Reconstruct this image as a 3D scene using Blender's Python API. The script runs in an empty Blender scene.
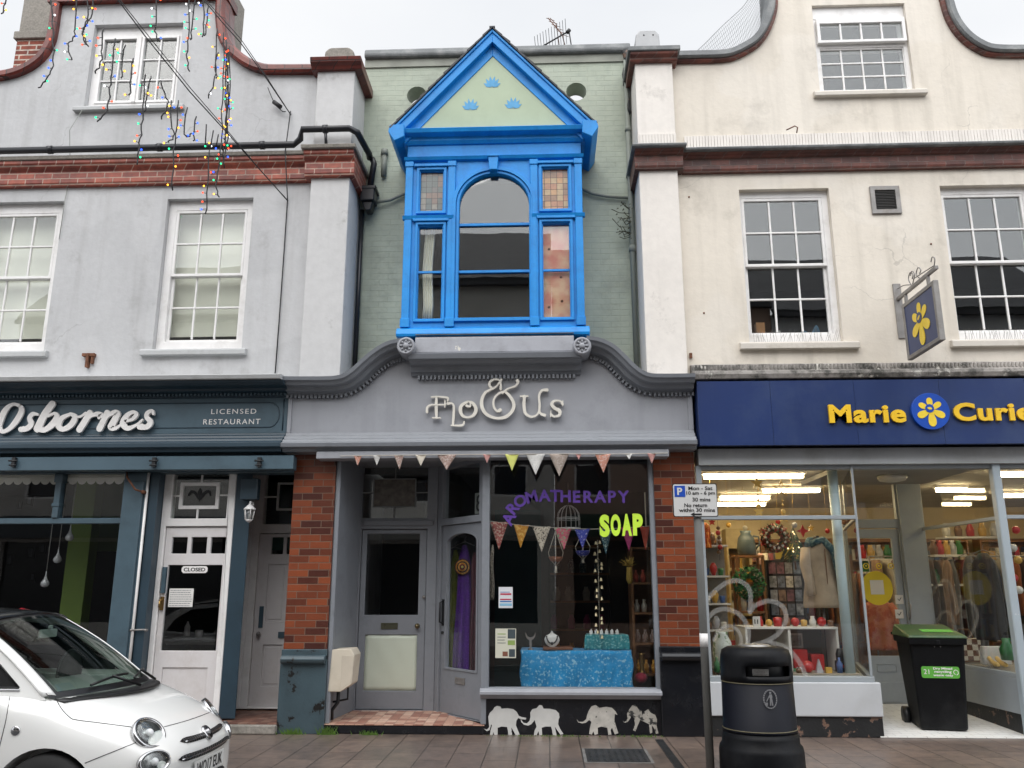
import bpy, bmesh, math, random
from math import radians, sin, cos, tan, pi, sqrt, atan2
from mathutils import Vector, Matrix
from mathutils.geometry import tessellate_polygon
random.seed(7)
S = bpy.context.scene
COL = S.collection

# ---------------------------------------------------------------- camera, sky, sun, exposure
F_PX = 840.0; PITCH = radians(13.7); YAW = radians(2.4); CAM = (0.0, -9.5, 1.5)
cam_d = bpy.data.cameras.new('camera'); cam = bpy.data.objects.new('camera', cam_d); COL.objects.link(cam)
cam.location = CAM; cam.rotation_euler = (radians(90) + PITCH, 0, YAW)
cam_d.sensor_width = 36; cam_d.lens = 36 * F_PX / 1024; cam_d.clip_start = 0.05; cam_d.clip_end = 2000
S.camera = cam
SUN_EL = radians(50); SUN_AZ = radians(200)      # overcast: soft light from above the street
world = bpy.data.worlds.new('World'); S.world = world; world.use_nodes = True
wn = world.node_tree.nodes; wl = world.node_tree.links; wn.clear()
w_out = wn.new('ShaderNodeOutputWorld'); w_bg = wn.new('ShaderNodeBackground'); w_bg.inputs['Strength'].default_value = 0.1
sky = wn.new('ShaderNodeTexSky'); sky.sky_type = 'NISHITA'; sky.sun_disc = False
sky.sun_elevation = SUN_EL; sky.sun_rotation = SUN_AZ; sky.air_density = 1.0; sky.dust_density = 3.0
w_tc = wn.new('ShaderNodeTexCoord'); w_map = wn.new('ShaderNodeMapping'); w_map.inputs['Scale'].default_value = (1, 1, 2.2)
w_n = wn.new('ShaderNodeTexNoise'); w_n.inputs['Scale'].default_value = 1.6; w_n.inputs['Detail'].default_value = 5
w_r = wn.new('ShaderNodeValToRGB')
w_r.color_ramp.elements[0].position = 0.3; w_r.color_ramp.elements[0].color = (7.7, 7.95, 8.3, 1)
w_r.color_ramp.elements[1].position = 0.7; w_r.color_ramp.elements[1].color = (9.3, 9.35, 9.4, 1)
w_mix = wn.new('ShaderNodeMixRGB'); w_mix.inputs[0].default_value = 0.9
wl.new(w_tc.outputs['Generated'], w_map.inputs['Vector']); wl.new(w_map.outputs[0], w_n.inputs['Vector'])
wl.new(w_n.outputs['Fac'], w_r.inputs[0]); wl.new(sky.outputs[0], w_mix.inputs[1]); wl.new(w_r.outputs[0], w_mix.inputs[2])
# overcast sky is brighter on the side of the hidden sun (behind and above the street)
w_dot = wn.new('ShaderNodeVectorMath'); w_dot.operation = 'DOT_PRODUCT'; w_dot.inputs[1].default_value = (0.2, -0.62, 0.76); wl.new(w_tc.outputs['Generated'], w_dot.inputs[0])
w_mr = wn.new('ShaderNodeMapRange'); w_mr.inputs['From Min'].default_value = 0.12; w_mr.inputs['From Max'].default_value = 1.0; w_mr.inputs['To Min'].default_value = 1.0; w_mr.inputs['To Max'].default_value = 2.7
wl.new(w_dot.outputs['Value'], w_mr.inputs['Value'])
w_sc = wn.new('ShaderNodeVectorMath'); w_sc.operation = 'SCALE'; wl.new(w_mix.outputs[0], w_sc.inputs[0]); wl.new(w_mr.outputs[0], w_sc.inputs['Scale'])
wl.new(w_sc.outputs[0], w_bg.inputs['Color']); wl.new(w_bg.outputs[0], w_out.inputs['Surface'])
sun_d = bpy.data.lights.new('sun', 'SUN'); sun_d.energy = 1.0; sun_d.angle = radians(50); sun_d.color = (1.0, 0.97, 0.93)
sun = bpy.data.objects.new('sun', sun_d); COL.objects.link(sun)
sun.location = (0, -20, 20); sun.rotation_euler = (radians(90) - SUN_EL, 0, radians(-18))
S.view_settings.view_transform = 'Standard'; S.view_settings.look = 'None'
S.view_settings.exposure = 0.22; S.view_settings.gamma = 1.0; S.view_settings.use_curve_mapping = False

# ---------------------------------------------------------------- helpers
def ray(px, py):
    x = (px - 512) / F_PX; y = -(py - 384) / F_PX
    fy = cos(PITCH) - y * sin(PITCH); fz = sin(PITCH) + y * cos(PITCH)
    return x * cos(YAW) - fy * sin(YAW), x * sin(YAW) + fy * cos(YAW), fz
def at(px, py, Y=0.0):                       # measured point of a plane parallel to the facades -> (X, Z)
    d = ray(px, py); t = (Y - CAM[1]) / d[1]
    return CAM[0] + d[0] * t, CAM[2] + d[2] * t

ORG = {}
class B:
    def __init__(s, M=None): s.v = []; s.f = []; s.M = M; s.sm = []
    def add(s, vs, fs, smooth=False):
        n = len(s.v); s.v += [tuple(v) for v in vs]; s.f += [tuple(i + n for i in f) for f in fs]; s.sm += [smooth] * len(fs); return s
    def box(s, x0, x1, y0, y1, z0, z1):
        return s.add([(x0,y0,z0),(x1,y0,z0),(x1,y1,z0),(x0,y1,z0),(x0,y0,z1),(x1,y0,z1),(x1,y1,z1),(x0,y1,z1)],
                     [(0,3,2,1),(4,5,6,7),(0,1,5,4),(1,2,6,5),(2,3,7,6),(3,0,4,7)])
    def hexa(s, a, b):                       # two quads joined
        return s.add(list(a) + list(b), [(0,1,2,3),(7,6,5,4),(0,4,5,1),(1,5,6,2),(2,6,7,3),(3,7,4,0)])
    def prism(s, pts, y0, y1, holes=()):     # polygon in X,Z between two depths
        loops = [list(pts)] + [list(h) for h in holes]
        flat = [p for l in loops for p in l]
        tris = tessellate_polygon([[Vector((p[0], p[1], 0)) for p in l] for l in loops])
        n = len(flat)
        def area(t): a, b, c = [flat[i] for i in t]; return (b[0]-a[0])*(c[1]-a[1])-(b[1]-a[1])*(c[0]-a[0])
        tris = [t if area(t) > 0 else (t[0], t[2], t[1]) for t in tris]
        vs = [(p[0], y0, p[1]) for p in flat] + [(p[0], y1, p[1]) for p in flat]
        fs = [tuple(t) for t in tris] + [(t[0]+n, t[2]+n, t[1]+n) for t in tris]
        k = 0
        for li, l in enumerate(loops):
            m = len(l); sg = sum(l[i][0]*l[(i+1)%m][1]-l[(i+1)%m][0]*l[i][1] for i in range(m))
            flip = (sg > 0) == (li == 0)
            for i in range(m):
                a, b = k + i, k + (i + 1) % m
                fs.append((b, a, a+n, b+n) if flip else (a, b, b+n, a+n))
            k += m
        return s.add(vs, fs)
    def extx(s, prof, x0, x1):               # profile of (y,z) run along X
        n = len(prof); vs = [(x0, p[0], p[1]) for p in prof] + [(x1, p[0], p[1]) for p in prof]
        fs = [(i, (i+1) % n, (i+1) % n + n, i + n) for i in range(n)]
        tr = tessellate_polygon([[Vector((p[0], p[1], 0)) for p in prof]])
        fs += [tuple(t) for t in tr] + [tuple(i + n for i in reversed(t)) for t in tr]
        return s.add(vs, fs)
    def sweep(s, path, prof, smooth=False):  # path (x,z); profile (y, n)
        m = len(prof); P = [Vector(p) for p in path]; vs = []
        for i, p in enumerate(P):
            a = P[max(i-1, 0)]; b = P[min(i+1, len(P)-1)]; t = (b - a).normalized(); nn = Vector((-t.y, t.x))
            sc = 1.0
            if 0 < i < len(P)-1:
                t1 = (P[i]-P[i-1]).normalized(); c = max(0.5, t1.dot(t)); sc = 1 / c
            for (y, q) in prof: vs.append((p.x + nn.x*q*sc, y, p.y + nn.y*q*sc))
        fs = []
        for i in range(len(P)-1):
            for j in range(m): fs.append((i*m+j, i*m+(j+1) % m, (i+1)*m+(j+1) % m, (i+1)*m+j))
        tr = tessellate_polygon([[Vector((p[0], p[1], 0)) for p in prof]]); L = (len(P)-1)*m
        fs += [tuple(t) for t in tr] + [tuple(i+L for i in reversed(t)) for t in tr]
        return s.add(vs, fs, smooth)
    def tube(s, pts, r, n=8, caps=True, smooth=True):
        P = [Vector(p) for p in pts]; R = r if isinstance(r, (list, tuple)) else [r]*len(P); vs = []; up = None
        for i, p in enumerate(P):
            t = (P[min(i+1, len(P)-1)] - P[max(i-1, 0)]); t = t.normalized() if t.length > 1e-9 else Vector((0, 0, 1))
            if up is None: up = t.orthogonal().normalized()
            up = (up - t * up.dot(t)); up = up.normalized() if up.length > 1e-6 else t.orthogonal().normalized()
            w = t.cross(up)
            for k in range(n):
                a = 2*pi*k/n; vs.append(p + (up*cos(a) + w*sin(a))*R[i])
        fs = [(i*n+k, i*n+(k+1) % n, (i+1)*n+(k+1) % n, (i+1)*n+k) for i in range(len(P)-1) for k in range(n)]
        if caps: fs += [tuple(reversed(range(n))), tuple(range((len(P)-1)*n, len(P)*n))]
        return s.add(vs, fs, smooth)
    def lathe(s, prof, c=(0, 0, 0), n=24, axis='z', sx=1.0, sy=1.0, smooth=True):
        vs = []
        for (r, h) in prof:
            for k in range(n):
                a = 2*pi*k/n; x, y = r*cos(a)*sx, r*sin(a)*sy
                vs.append({'z': (c[0]+x, c[1]+y, c[2]+h), 'y': (c[0]+x, c[1]+h, c[2]+y), 'x': (c[0]+h, c[1]+x, c[2]+y)}[axis])
        m = len(prof); fs = [(i*n+k, i*n+(k+1) % n, (i+1)*n+(k+1) % n, (i+1)*n+k) for i in range(m-1) for k in range(n)]
        fs += [tuple(reversed(range(n))), tuple(range((m-1)*n, m*n))]
        return s.add(vs, fs, smooth)
    def ball(s, c, r, n=10, m=7, sc=(1, 1, 1)):
        return s.lathe([(max(1e-4, r*sin(pi*i/m)), -r*cos(pi*i/m)*sc[2]) for i in range(m+1)], c, n, sx=sc[0], sy=sc[1])
    def grid(s, fn, nu, nv, smooth=True):
        vs = [fn(i/nu, j/nv) for i in range(nu+1) for j in range(nv+1)]
        fs = [(i*(nv+1)+j, (i+1)*(nv+1)+j, (i+1)*(nv+1)+j+1, i*(nv+1)+j+1) for i in range(nu) for j in range(nv)]
        return s.add(vs, fs, smooth)
    def ribbon(s, stroke, y0, y1, mp):       # stroke = [(x,y,w)...] in drawing units, mp -> (X,Z)
        P = smooth_path(stroke)
        L, R = [], []
        for i, p in enumerate(P):
            a = P[max(i-1, 0)]; b = P[min(i+1, len(P)-1)]; dx, dy = b[0]-a[0], b[1]-a[1]; l = sqrt(dx*dx+dy*dy) or 1
            nx, ny = -dy/l, dx/l; h = p[2]/2
            L.append(mp(p[0]+nx*h, p[1]+ny*h)); R.append(mp(p[0]-nx*h, p[1]-ny*h))
        n = len(P); vs = [(q[0], y0, q[1]) for q in L] + [(q[0], y0, q[1]) for q in R] + [(q[0], y1, q[1]) for q in L] + [(q[0], y1, q[1]) for q in R]
        fs = []
        for i in range(n-1):
            fs += [(i, i+1, n+i+1, n+i), (2*n+i, 3*n+i, 3*n+i+1, 2*n+i+1), (i, 2*n+i, 2*n+i+1, i+1), (n+i, n+i+1, 3*n+i+1, 3*n+i)]
        fs += [(0, n, 3*n, 2*n), (n-1, 3*n-1, 4*n-1, 2*n-1)]
        s.add(vs, fs)
        for e in (0, n-1):                   # round ends
            c = P[e]; h = c[2]/2
            s.prism([mp(c[0]+h*cos(2*pi*k/12), c[1]+h*sin(2*pi*k/12)) for k in range(12)], y0+.0007, y1)
        return s
    def build(s, name, mat, parent=None, bev=0, seg=1, smooth=None, sub=0, label=None, cat=None, group=None, kind=None, solid=0):
        vs = [s.M @ Vector(v) for v in s.v] if s.M else [Vector(v) for v in s.v]
        if parent is not None: o0 = ORG[parent.name]
        else:
            xs = [v.x for v in vs]; ys = [v.y for v in vs]; zs = [v.z for v in vs]
            o0 = Vector(((min(xs)+max(xs))/2, (min(ys)+max(ys))/2, min(zs)))
        me = bpy.data.meshes.new(name); me.from_pydata([v - o0 for v in vs], [], s.f)
        sm = s.sm if smooth is None else [smooth]*len(s.f)
        me.polygons.foreach_set('use_smooth', sm); me.validate(); me.update()
        bm = bmesh.new(); bm.from_mesh(me)
        bmesh.ops.recalc_face_normals(bm, faces=bm.faces); bm.to_mesh(me); bm.free()
        me.materials.append(mat)
        o = bpy.data.objects.new(name, me); COL.objects.link(o)
        if parent is not None: o.parent = parent
        else: o.location = o0
        ORG[o.name] = o0
        if solid: md = o.modifiers.new('thickness', 'SOLIDIFY'); md.thickness = solid; md.offset = 0
        if bev:
            md = o.modifiers.new('bevel', 'BEVEL'); md.width = bev; md.segments = seg; md.limit_method = 'ANGLE'; md.angle_limit = radians(40)
        if sub: md = o.modifiers.new('sub', 'SUBSURF'); md.levels = sub; md.render_levels = sub
        tag(o, label, cat, group, kind); return o
def tag(o, label=None, cat=None, group=None, kind=None):
    for k, v in (('label', label), ('category', cat), ('group', group), ('kind', kind)):
        if v: o[k] = v
    return o
def thing(name, loc, label, cat, group=None):
    o = bpy.data.objects.new(name, None); COL.objects.link(o); o.location = loc; o.empty_display_size = .2
    ORG[o.name] = Vector(loc); return tag(o, label, cat, group)
def smooth_path(st, n=7):
    if len(st) < 3: return st
    out = []; P = [st[0]] + list(st) + [st[-1]]
    for i in range(1, len(P)-2):
        a, b, c, d = P[i-1], P[i], P[i+1], P[i+2]
        for k in range(n):
            t = k/n; out.append(tuple(0.5*((2*b[q]) + (-a[q]+c[q])*t + (2*a[q]-5*b[q]+4*c[q]-d[q])*t*t + (-a[q]+3*b[q]-3*c[q]+d[q])*t**3) for q in range(len(b))))
    out.append(tuple(st[-1])); return out
def circ(cx, cz, r, n=28, a0=0, a1=2*pi, rz=None):
    rz = rz or r; full = abs(a1-a0-2*pi) < 1e-6
    return [(cx + r*cos(a0+(a1-a0)*k/(n if full else n-1)), cz + rz*sin(a0+(a1-a0)*k/(n if full else n-1))) for k in range(n)]
def rect(x0, x1, z0, z1): return [(x0, z0), (x1, z0), (x1, z1), (x0, z1)]
def text_mesh(body, width=None, height=None, depth=.01, bold=0.0, shear=0.0, spacing=1.0):
    cu = bpy.data.curves.new('lettering', 'FONT'); cu.body = body; cu.size = 1; cu.extrude = 0.5; cu.offset = bold; cu.shear = shear
    cu.space_character = spacing; cu.resolution_u = 4
    ob = bpy.data.objects.new('lettering', cu); COL.objects.link(ob)
    dg = bpy.context.evaluated_depsgraph_get(); me = bpy.data.meshes.new_from_object(ob.evaluated_get(dg))
    vs = [v.co.copy() for v in me.vertices]; fs = [tuple(p.vertices) for p in me.polygons]
    bpy.data.objects.remove(ob); bpy.data.curves.remove(cu); bpy.data.meshes.remove(me)
    x0 = min(v.x for v in vs); x1 = max(v.x for v in vs); y0 = min(v.y for v in vs); y1 = max(v.y for v in vs)
    kx = width/(x1-x0) if width else None; ky = height/(y1-y0) if height else None
    kx = kx or ky; ky = ky or kx
    return [((v.x-x0)*kx, -v.z*depth*1.0, (v.y-y0)*ky) for v in vs], fs, (x1-x0)*kx
def text(b, body, x, z, Y, width=None, height=None, depth=.01, **k):   # lower-left corner, facing -Y
    vs, fs, w = text_mesh(body, width, height, depth, **k)
    b.add([(x+v[0], Y+v[1], z+v[2]) for v in vs], fs); return w
def copy_tree(o, loc, label=None):
    c = o.copy(); COL.objects.link(c); c.location = loc
    if label: c['label'] = label
    for ch in [q for q in bpy.data.objects if q.parent == o]:
        d = ch.copy(); COL.objects.link(d); d.parent = c
        for g in [q for q in bpy.data.objects if q.parent == ch]:
            e = g.copy(); COL.objects.link(e); e.parent = d
    return c

# ---------------------------------------------------------------- materials
def lin(r, g, b): 
    f = lambda c: (c/255/12.92) if c/255 <= .04045 else ((c/255+.055)/1.055)**2.4
    return (f(r), f(g), f(b))
class NT:
    def __init__(s, name):
        s.m = bpy.data.materials.new(name); s.m.use_nodes = True; s.n = s.m.node_tree.nodes; s.l = s.m.node_tree.links; s.n.clear()
        s.out = s.n.new('ShaderNodeOutputMaterial'); s.tc = s.n.new('ShaderNodeTexCoord')
    def link(s, a, b): s.l.new(a, b)
    def mapping(s, sc=(1, 1, 1), loc=(0, 0, 0), src=None):
        q = s.n.new('ShaderNodeMapping'); q.inputs['Scale'].default_value = sc; q.inputs['Location'].default_value = loc
        s.link(src or s.tc.outputs['Object'], q.inputs['Vector']); return q.outputs[0]
    def noise(s, scale, detail=4, vec=None, rough=.55):
        q = s.n.new('ShaderNodeTexNoise'); q.inputs['Scale'].default_value = scale; q.inputs['Detail'].default_value = detail; q.inputs['Roughness'].default_value = rough
        s.link(vec or s.tc.outputs['Object'], q.inputs['Vector']); return q.outputs['Fac']
    def ramp(s, src, p0, p1, c0=(0, 0, 0), c1=(1, 1, 1)):
        q = s.n.new('ShaderNodeValToRGB'); e = q.color_ramp.elements
        e[0].position = p0; e[0].color = (*c0, 1); e[1].position = p1; e[1].color = (*c1, 1); s.link(src, q.inputs[0]); return q.outputs[0]
    def mix(s, fac, a, b, mode='MIX'):
        q = s.n.new('ShaderNodeMixRGB'); q.blend_type = mode
        for i, x in ((0, fac), (1, a), (2, b)):
            if isinstance(x, (int, float)): q.inputs[i].default_value = x
            elif isinstance(x, tuple): q.inputs[i].default_value = (*x, 1) if len(x) == 3 else x
            else: s.link(x, q.inputs[i])
        return q.outputs[0]
    def math(s, op, a, b=0.0):
        q = s.n.new('ShaderNodeMath'); q.operation = op
        for i, x in ((0, a), (1, b)):
            if isinstance(x, (int, float)): q.inputs[i].default_value = x
            else: s.link(x, q.inputs[i])
        return q.outputs[0]
    def bsdf(s, col, rough=.6, metal=0, spec=.5, bump=None, bstr=.3, bdist=.01, coat=0, trans=0, sheen=0):
        q = s.n.new('ShaderNodeBsdfPrincipled')
        for k, x in (('Base Color', col), ('Roughness', rough), ('Metallic', metal), ('Specular IOR Level', spec), ('Coat Weight', coat), ('Transmission Weight', trans), ('Sheen Weight', sheen)):
            if isinstance(x, (int, float)): q.inputs[k].default_value = x
            elif isinstance(x, tuple): q.inputs[k].default_value = (*x, 1)
            else: s.link(x, q.inputs[k])
        if bump is not None:
            w = s.n.new('ShaderNodeBump'); w.inputs['Strength'].default_value = bstr; w.inputs['Distance'].default_value = bdist
            s.link(bump, w.inputs['Height']); s.link(w.outputs[0], q.inputs['Normal'])
        s.link(q.outputs[0], s.out.inputs['Surface']); return s.m
def paint(name, col, rough=.55, var=.12, scale=2.0, bump=.15, bscale=60, dirt=None, dirt_amt=.0, dirt_p=(.5, .75), dirt_scale=1.5,
          streak=0.0, cracks=0, peel=None, peel_p=(.66, .67), peel_scale=6, metal=0, spec=.5, fine=.0, coat=0, bdist=.004):
    t = NT(name); c0 = tuple(max(0, x*(1-var)) for x in col); c1 = tuple(min(1, x*(1+var)) for x in col)
    c = t.ramp(t.noise(scale, 6), .3, .7, c0, c1)
    if fine:
        c = t.mix(fine, c, t.ramp(t.noise(scale*14, 3), .35, .65, tuple(x*.6 for x in col), tuple(min(1, x*1.25) for x in col)))
    if dirt and dirt_amt:
        f = t.ramp(t.noise(dirt_scale, 8, rough=.7), *dirt_p); c = t.mix(t.math('MULTIPLY', f, dirt_amt), c, dirt)
    if streak:
        f = t.ramp(t.noise(1.0, 5, vec=t.mapping((5, 5, .35))), .5, .8); c = t.mix(t.math('MULTIPLY', f, streak), c, dirt or (.12, .11, .1))
    h = t.noise(bscale, 4)
    if cracks:
        v = t.n.new('ShaderNodeTexVoronoi'); v.feature = 'DISTANCE_TO_EDGE'; v.inputs['Scale'].default_value = .8
        w_ = t.n.new('ShaderNodeVectorMath'); w_.operation = 'ADD'; t.link(t.tc.outputs['Object'], w_.inputs[0]); q = t.n.new('ShaderNodeTexNoise'); q.inputs['Scale'].default_value = 2.5; q.inputs['Detail'].default_value = 6
        t.link(t.tc.outputs['Object'], q.inputs['Vector']); w2 = t.n.new('ShaderNodeVectorMath'); w2.operation = 'SCALE'; w2.inputs['Scale'].default_value = .5; t.link(q.outputs['Color'], w2.inputs[0]); t.link(w2.outputs[0], w_.inputs[1]); t.link(w_.outputs[0], v.inputs['Vector'])
        f = t.math('MULTIPLY', t.math('LESS_THAN', v.outputs['Distance'], .0035), t.ramp(t.noise(.8, 3), .54, .60)); c = t.mix(t.math('MULTIPLY', f, cracks), c, (.12, .11, .10))
        pt_ = t.ramp(t.noise(.55, 2), .54, .56); c = t.mix(t.math('MULTIPLY', pt_, .07), c, (1.0, 1.0, 1.0))
    if peel:
        f = t.ramp(t.noise(peel_scale, 9, rough=.65), *peel_p); c = t.mix(f, c, peel); h = t.math('SUBTRACT', h, f)
    return t.bsdf(c, rough, metal, spec, h, bump, bdist, coat)
def plain(name, col, rough=.5, metal=0, spec=.5, coat=0):
    t = NT(name); c = t.ramp(t.noise(9, 3), .3, .7, tuple(x*.92 for x in col), tuple(min(1, x*1.06) for x in col))
    return t.bsdf(c, rough, metal, spec, coat=coat)
def bricks(name, c1, c2, mortar, bw=.225, bh=.075, ms=.006, rough=.5, spec=.5, extra=None, bstr=.6, off=.5, floor=False, turn=False, dirt=None, dirt_amt=0, var=.25, painted=None, wear=None):
    t = NT(name); sep = t.n.new('ShaderNodeSeparateXYZ'); t.link(t.tc.outputs['Object'], sep.inputs[0]); cb = t.n.new('ShaderNodeCombineXYZ')
    if turn: t.link(sep.outputs[1], cb.inputs[0]); t.link(sep.outputs[0], cb.inputs[1])
    elif floor: t.link(sep.outputs[0], cb.inputs[0]); t.link(sep.outputs[1], cb.inputs[1])
    else: t.link(t.math('ADD', sep.outputs[0], sep.outputs[1]), cb.inputs[0]); t.link(sep.outputs[2], cb.inputs[1])
    q = t.n.new('ShaderNodeTexBrick'); q.offset = off; q.inputs['Scale'].default_value = 1
    q.inputs['Brick Width'].default_value = bw; q.inputs['Row Height'].default_value = bh; q.inputs['Mortar Size'].default_value = ms; q.inputs['Mortar Smooth'].default_value = .3
    q.inputs['Color1'].default_value = (*c1, 1); q.inputs['Color2'].default_value = (*c2, 1); q.inputs['Mortar'].default_value = (*mortar, 1); q.inputs['Bias'].default_value = 0
    t.link(cb.outputs[0], q.inputs['Vector']); c = q.outputs['Color']
    if painted:
        c = t.ramp(t.noise(1.3, 6), .3, .7, tuple(x*.86 for x in painted), tuple(x*1.1 for x in painted))
        c = t.mix(t.math('MULTIPLY', q.outputs['Fac'], .10), c, tuple(x*.6 for x in painted))
    c = t.mix(var, c, t.ramp(t.noise(12, 5), .35, .65, (.03, .02, .02), (.9, .75, .6)), 'OVERLAY')
    if dirt: c = t.mix(t.math('MULTIPLY', t.ramp(t.noise(1.6, 8, rough=.7), .5, .7), dirt_amt), c, dirt)
    if wear: c = t.mix(t.ramp(t.noise(5, 9, rough=.7), wear[1], wear[1]+.02), c, wear[0])
    h = t.math('ADD', t.math('MULTIPLY', q.outputs['Fac'], -1.0), t.math('MULTIPLY', t.noise(45, 4), .35))
    return t.bsdf(c, rough, 0, spec, h, bstr, .006)
def emit(name, col, st):
    t = NT(name); e = t.n.new('ShaderNodeEmission'); e.inputs[0].default_value = (*col, 1); e.inputs[1].default_value = st; t.link(e.outputs[0], t.out.inputs[0]); return t.m
def glassmat(name, tint=(.88, .92, .9), ior=1.45, rough=.0, wav=.0):
    t = NT(name); tr = t.n.new('ShaderNodeBsdfTransparent'); tr.inputs[0].default_value = (*tint, 1)
    gl = t.n.new('ShaderNodeBsdfGlossy'); gl.inputs['Roughness'].default_value = rough
    fr = t.n.new('ShaderNodeFresnel'); fr.inputs[0].default_value = ior; mx = t.n.new('ShaderNodeMixShader')
    if wav:
        w = t.n.new('ShaderNodeBump'); w.inputs['Strength'].default_value = wav; w.inputs['Distance'].default_value = .02
        t.link(t.noise(1.3, 2), w.inputs['Height']); t.link(w.outputs[0], gl.inputs['Normal'])
    geo = t.n.new('ShaderNodeNewGeometry')      # same reflectance from either side of the sheet
    t.link(t.math('ADD', t.math('MULTIPLY', geo.outputs['Backfacing'], 1/ior-ior), ior), fr.inputs[0])
    t.link(fr.outputs[0], mx.inputs[0]); t.link(tr.outputs[0], mx.inputs[1]); t.link(gl.outputs[0], mx.inputs[2]); t.link(mx.outputs[0], t.out.inputs[0]); return t.m
def cells(name, cols, sx, sz, rough=.3, line=None, alpha=0.0, floor=False):   # small squares of random colour
    t = NT(name); sep = t.n.new('ShaderNodeSeparateXYZ'); t.link(t.tc.outputs['Object'], sep.inputs[0]); cb = t.n.new('ShaderNodeCombineXYZ')
    a, b2 = (sep.outputs[0], sep.outputs[1 if floor else 2])
    t.link(t.math('FLOOR', t.math('DIVIDE', a, sx)), cb.inputs[0]); t.link(t.math('FLOOR', t.math('DIVIDE', b2, sz)), cb.inputs[1])
    w = t.n.new('ShaderNodeTexWhiteNoise'); t.link(cb.outputs[0], w.inputs['Vector'])
    q = t.n.new('ShaderNodeValToRGB'); q.color_ramp.interpolation = 'CONSTANT'; e = q.color_ramp.elements
    e[0].color = (*cols[0], 1); e[1].position = 1/len(cols); e[1].color = (*cols[1], 1)
    for i, c in enumerate(cols[2:], 2): x = e.new(i/len(cols)); x.color = (*c, 1)
    t.link(w.outputs['Value'], q.inputs[0]); c = q.outputs[0]
    if line:
        f1 = t.math('LESS_THAN', t.math('FRACT', t.math('DIVIDE', a, sx)), line[1]/sx); f2 = t.math('LESS_THAN', t.math('FRACT', t.math('DIVIDE', b2, sz)), line[1]/sz)
        c = t.mix(t.math('MAXIMUM', f1, f2), c, line[0])
    c = t.mix(.25, c, t.ramp(t.noise(25, 4), .3, .7, (.2, .2, .2), (.8, .8, .8)), 'OVERLAY')
    return t.bsdf(c, rough)
def cloth(name, col, pat=None, scale=20, p=(.52, .56), rough=.85):
    t = NT(name); c = t.ramp(t.noise(6, 5), .3, .7, tuple(x*.75 for x in col), tuple(min(1, x*1.15) for x in col))
    if pat: c = t.mix(t.ramp(t.noise(scale, 5, rough=.6), *p), c, pat)
    return t.bsdf(c, rough, sheen=.2, bump=t.noise(140, 2), bstr=.2, bdist=.002)
m = {}
m['grey_wall'] = paint('grey painted render', (.495, .50, .508), .75, .08, .9, .45, 18, cracks=.25, dirt=(.22, .21, .2), dirt_amt=.55, dirt_p=(.55, .70), dirt_scale=1.3, streak=.34, fine=.08, bdist=.008)
m['cream_wall'] = paint('cream painted render', (.71, .655, .57), .75, .07, .7, .45, 16, cracks=.25, dirt=(.30, .27, .22), dirt_amt=.5, dirt_p=(.54, .72), dirt_scale=1.2, streak=.36, fine=.06, bdist=.008)
m['grey_pilaster'] = paint('pale grey painted pilaster', (.56, .56, .56), .75, .05, .8, .3, 18, dirt=(.2, .19, .17), dirt_amt=.6, dirt_p=(.58, .7), dirt_scale=1.7, streak=.12, fine=.1, bdist=.006)
m['cream_pilaster'] = paint('white painted pilaster', (.76, .72, .67), .75, .05, .8, .3, 18, dirt=(.25, .23, .2), dirt_amt=.45, dirt_p=(.6, .72), dirt_scale=1.9, streak=.2, fine=.08, bdist=.006)
m['green_brick'] = bricks('green painted brick', (1, 1, 1), (1, 1, 1), (1, 1, 1), rough=.6, painted=(.39, .44, .36), var=.05, dirt=(.10, .11, .09), dirt_amt=.35, bstr=.6)
m['coping_tile'] = bricks('dark red coping tile', lin(118, 52, 42), lin(90, 38, 34), lin(55, 30, 28), bw=.23, bh=.4, ms=.008, rough=.35, dirt=(.03, .025, .022), dirt_amt=.5)
m['band_brick'] = bricks('red moulded brick', lin(165, 88, 70), lin(120, 56, 48), lin(175, 150, 138), ms=.008, rough=.5, dirt=(.05, .04, .035), dirt_amt=.5)
m['dark_band_brick'] = bricks('dark red moulded brick', lin(116, 68, 58), lin(82, 48, 44), lin(110, 90, 84), ms=.007, rough=.5, dirt=(.03, .028, .026), dirt_amt=.7)
m['glazed_brick'] = bricks('glazed red brick', lin(136, 70, 42), lin(62, 32, 28), lin(112, 90, 76), ms=.005, bw=.232, bh=.0775, rough=.3, var=.06, wear=((.5, .45, .4), .74))
m['chimney_brick'] = bricks('chimney brick', lin(150, 80, 62), lin(110, 55, 45), lin(190, 180, 170), ms=.012, rough=.8, dirt=(.05, .05, .045), dirt_amt=.6)
m['stone'] = paint('weathered stone', (.27, .25, .22), .85, .25, 3, .6, 25, dirt=(.06, .06, .05), dirt_amt=.8, dirt_scale=3, fine=.4, bdist=.01)
m['lead'] = paint('weathered lead', (.16, .17, .175), .6, .25, 4, .5, 14, dirt=(.4, .4, .38), dirt_amt=.5, dirt_scale=4, fine=.2, bdist=.01)
m['rotten_ledge'] = paint('weathered ledge', (.30, .28, .26), .8, .3, 3, .7, 14, dirt=(.04, .04, .035), dirt_amt=.9, dirt_p=(.45, .6), dirt_scale=4, peel=(.5, .48, .44), peel_p=(.6, .64), peel_scale=5, bdist=.012)
m['slate'] = bricks('slate roof', lin(70, 72, 78), lin(55, 56, 62), lin(30, 30, 32), bw=.3, bh=.2, rough=.5, floor=True)
m['blue'] = paint('bright blue gloss paint', (.0, .25, .68), .5, .12, 2.5, .35, 30, streak=.35, fine=.12, dirt=(.0, .09, .36), dirt_amt=.45, dirt_scale=3, bdist=.003)
m['pale_green'] = paint('pale green pediment paint', (.42, .50, .36), .7, .06, 2, .2, 30, dirt=(.3, .33, .22), dirt_amt=.4, bdist=.004)
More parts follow.
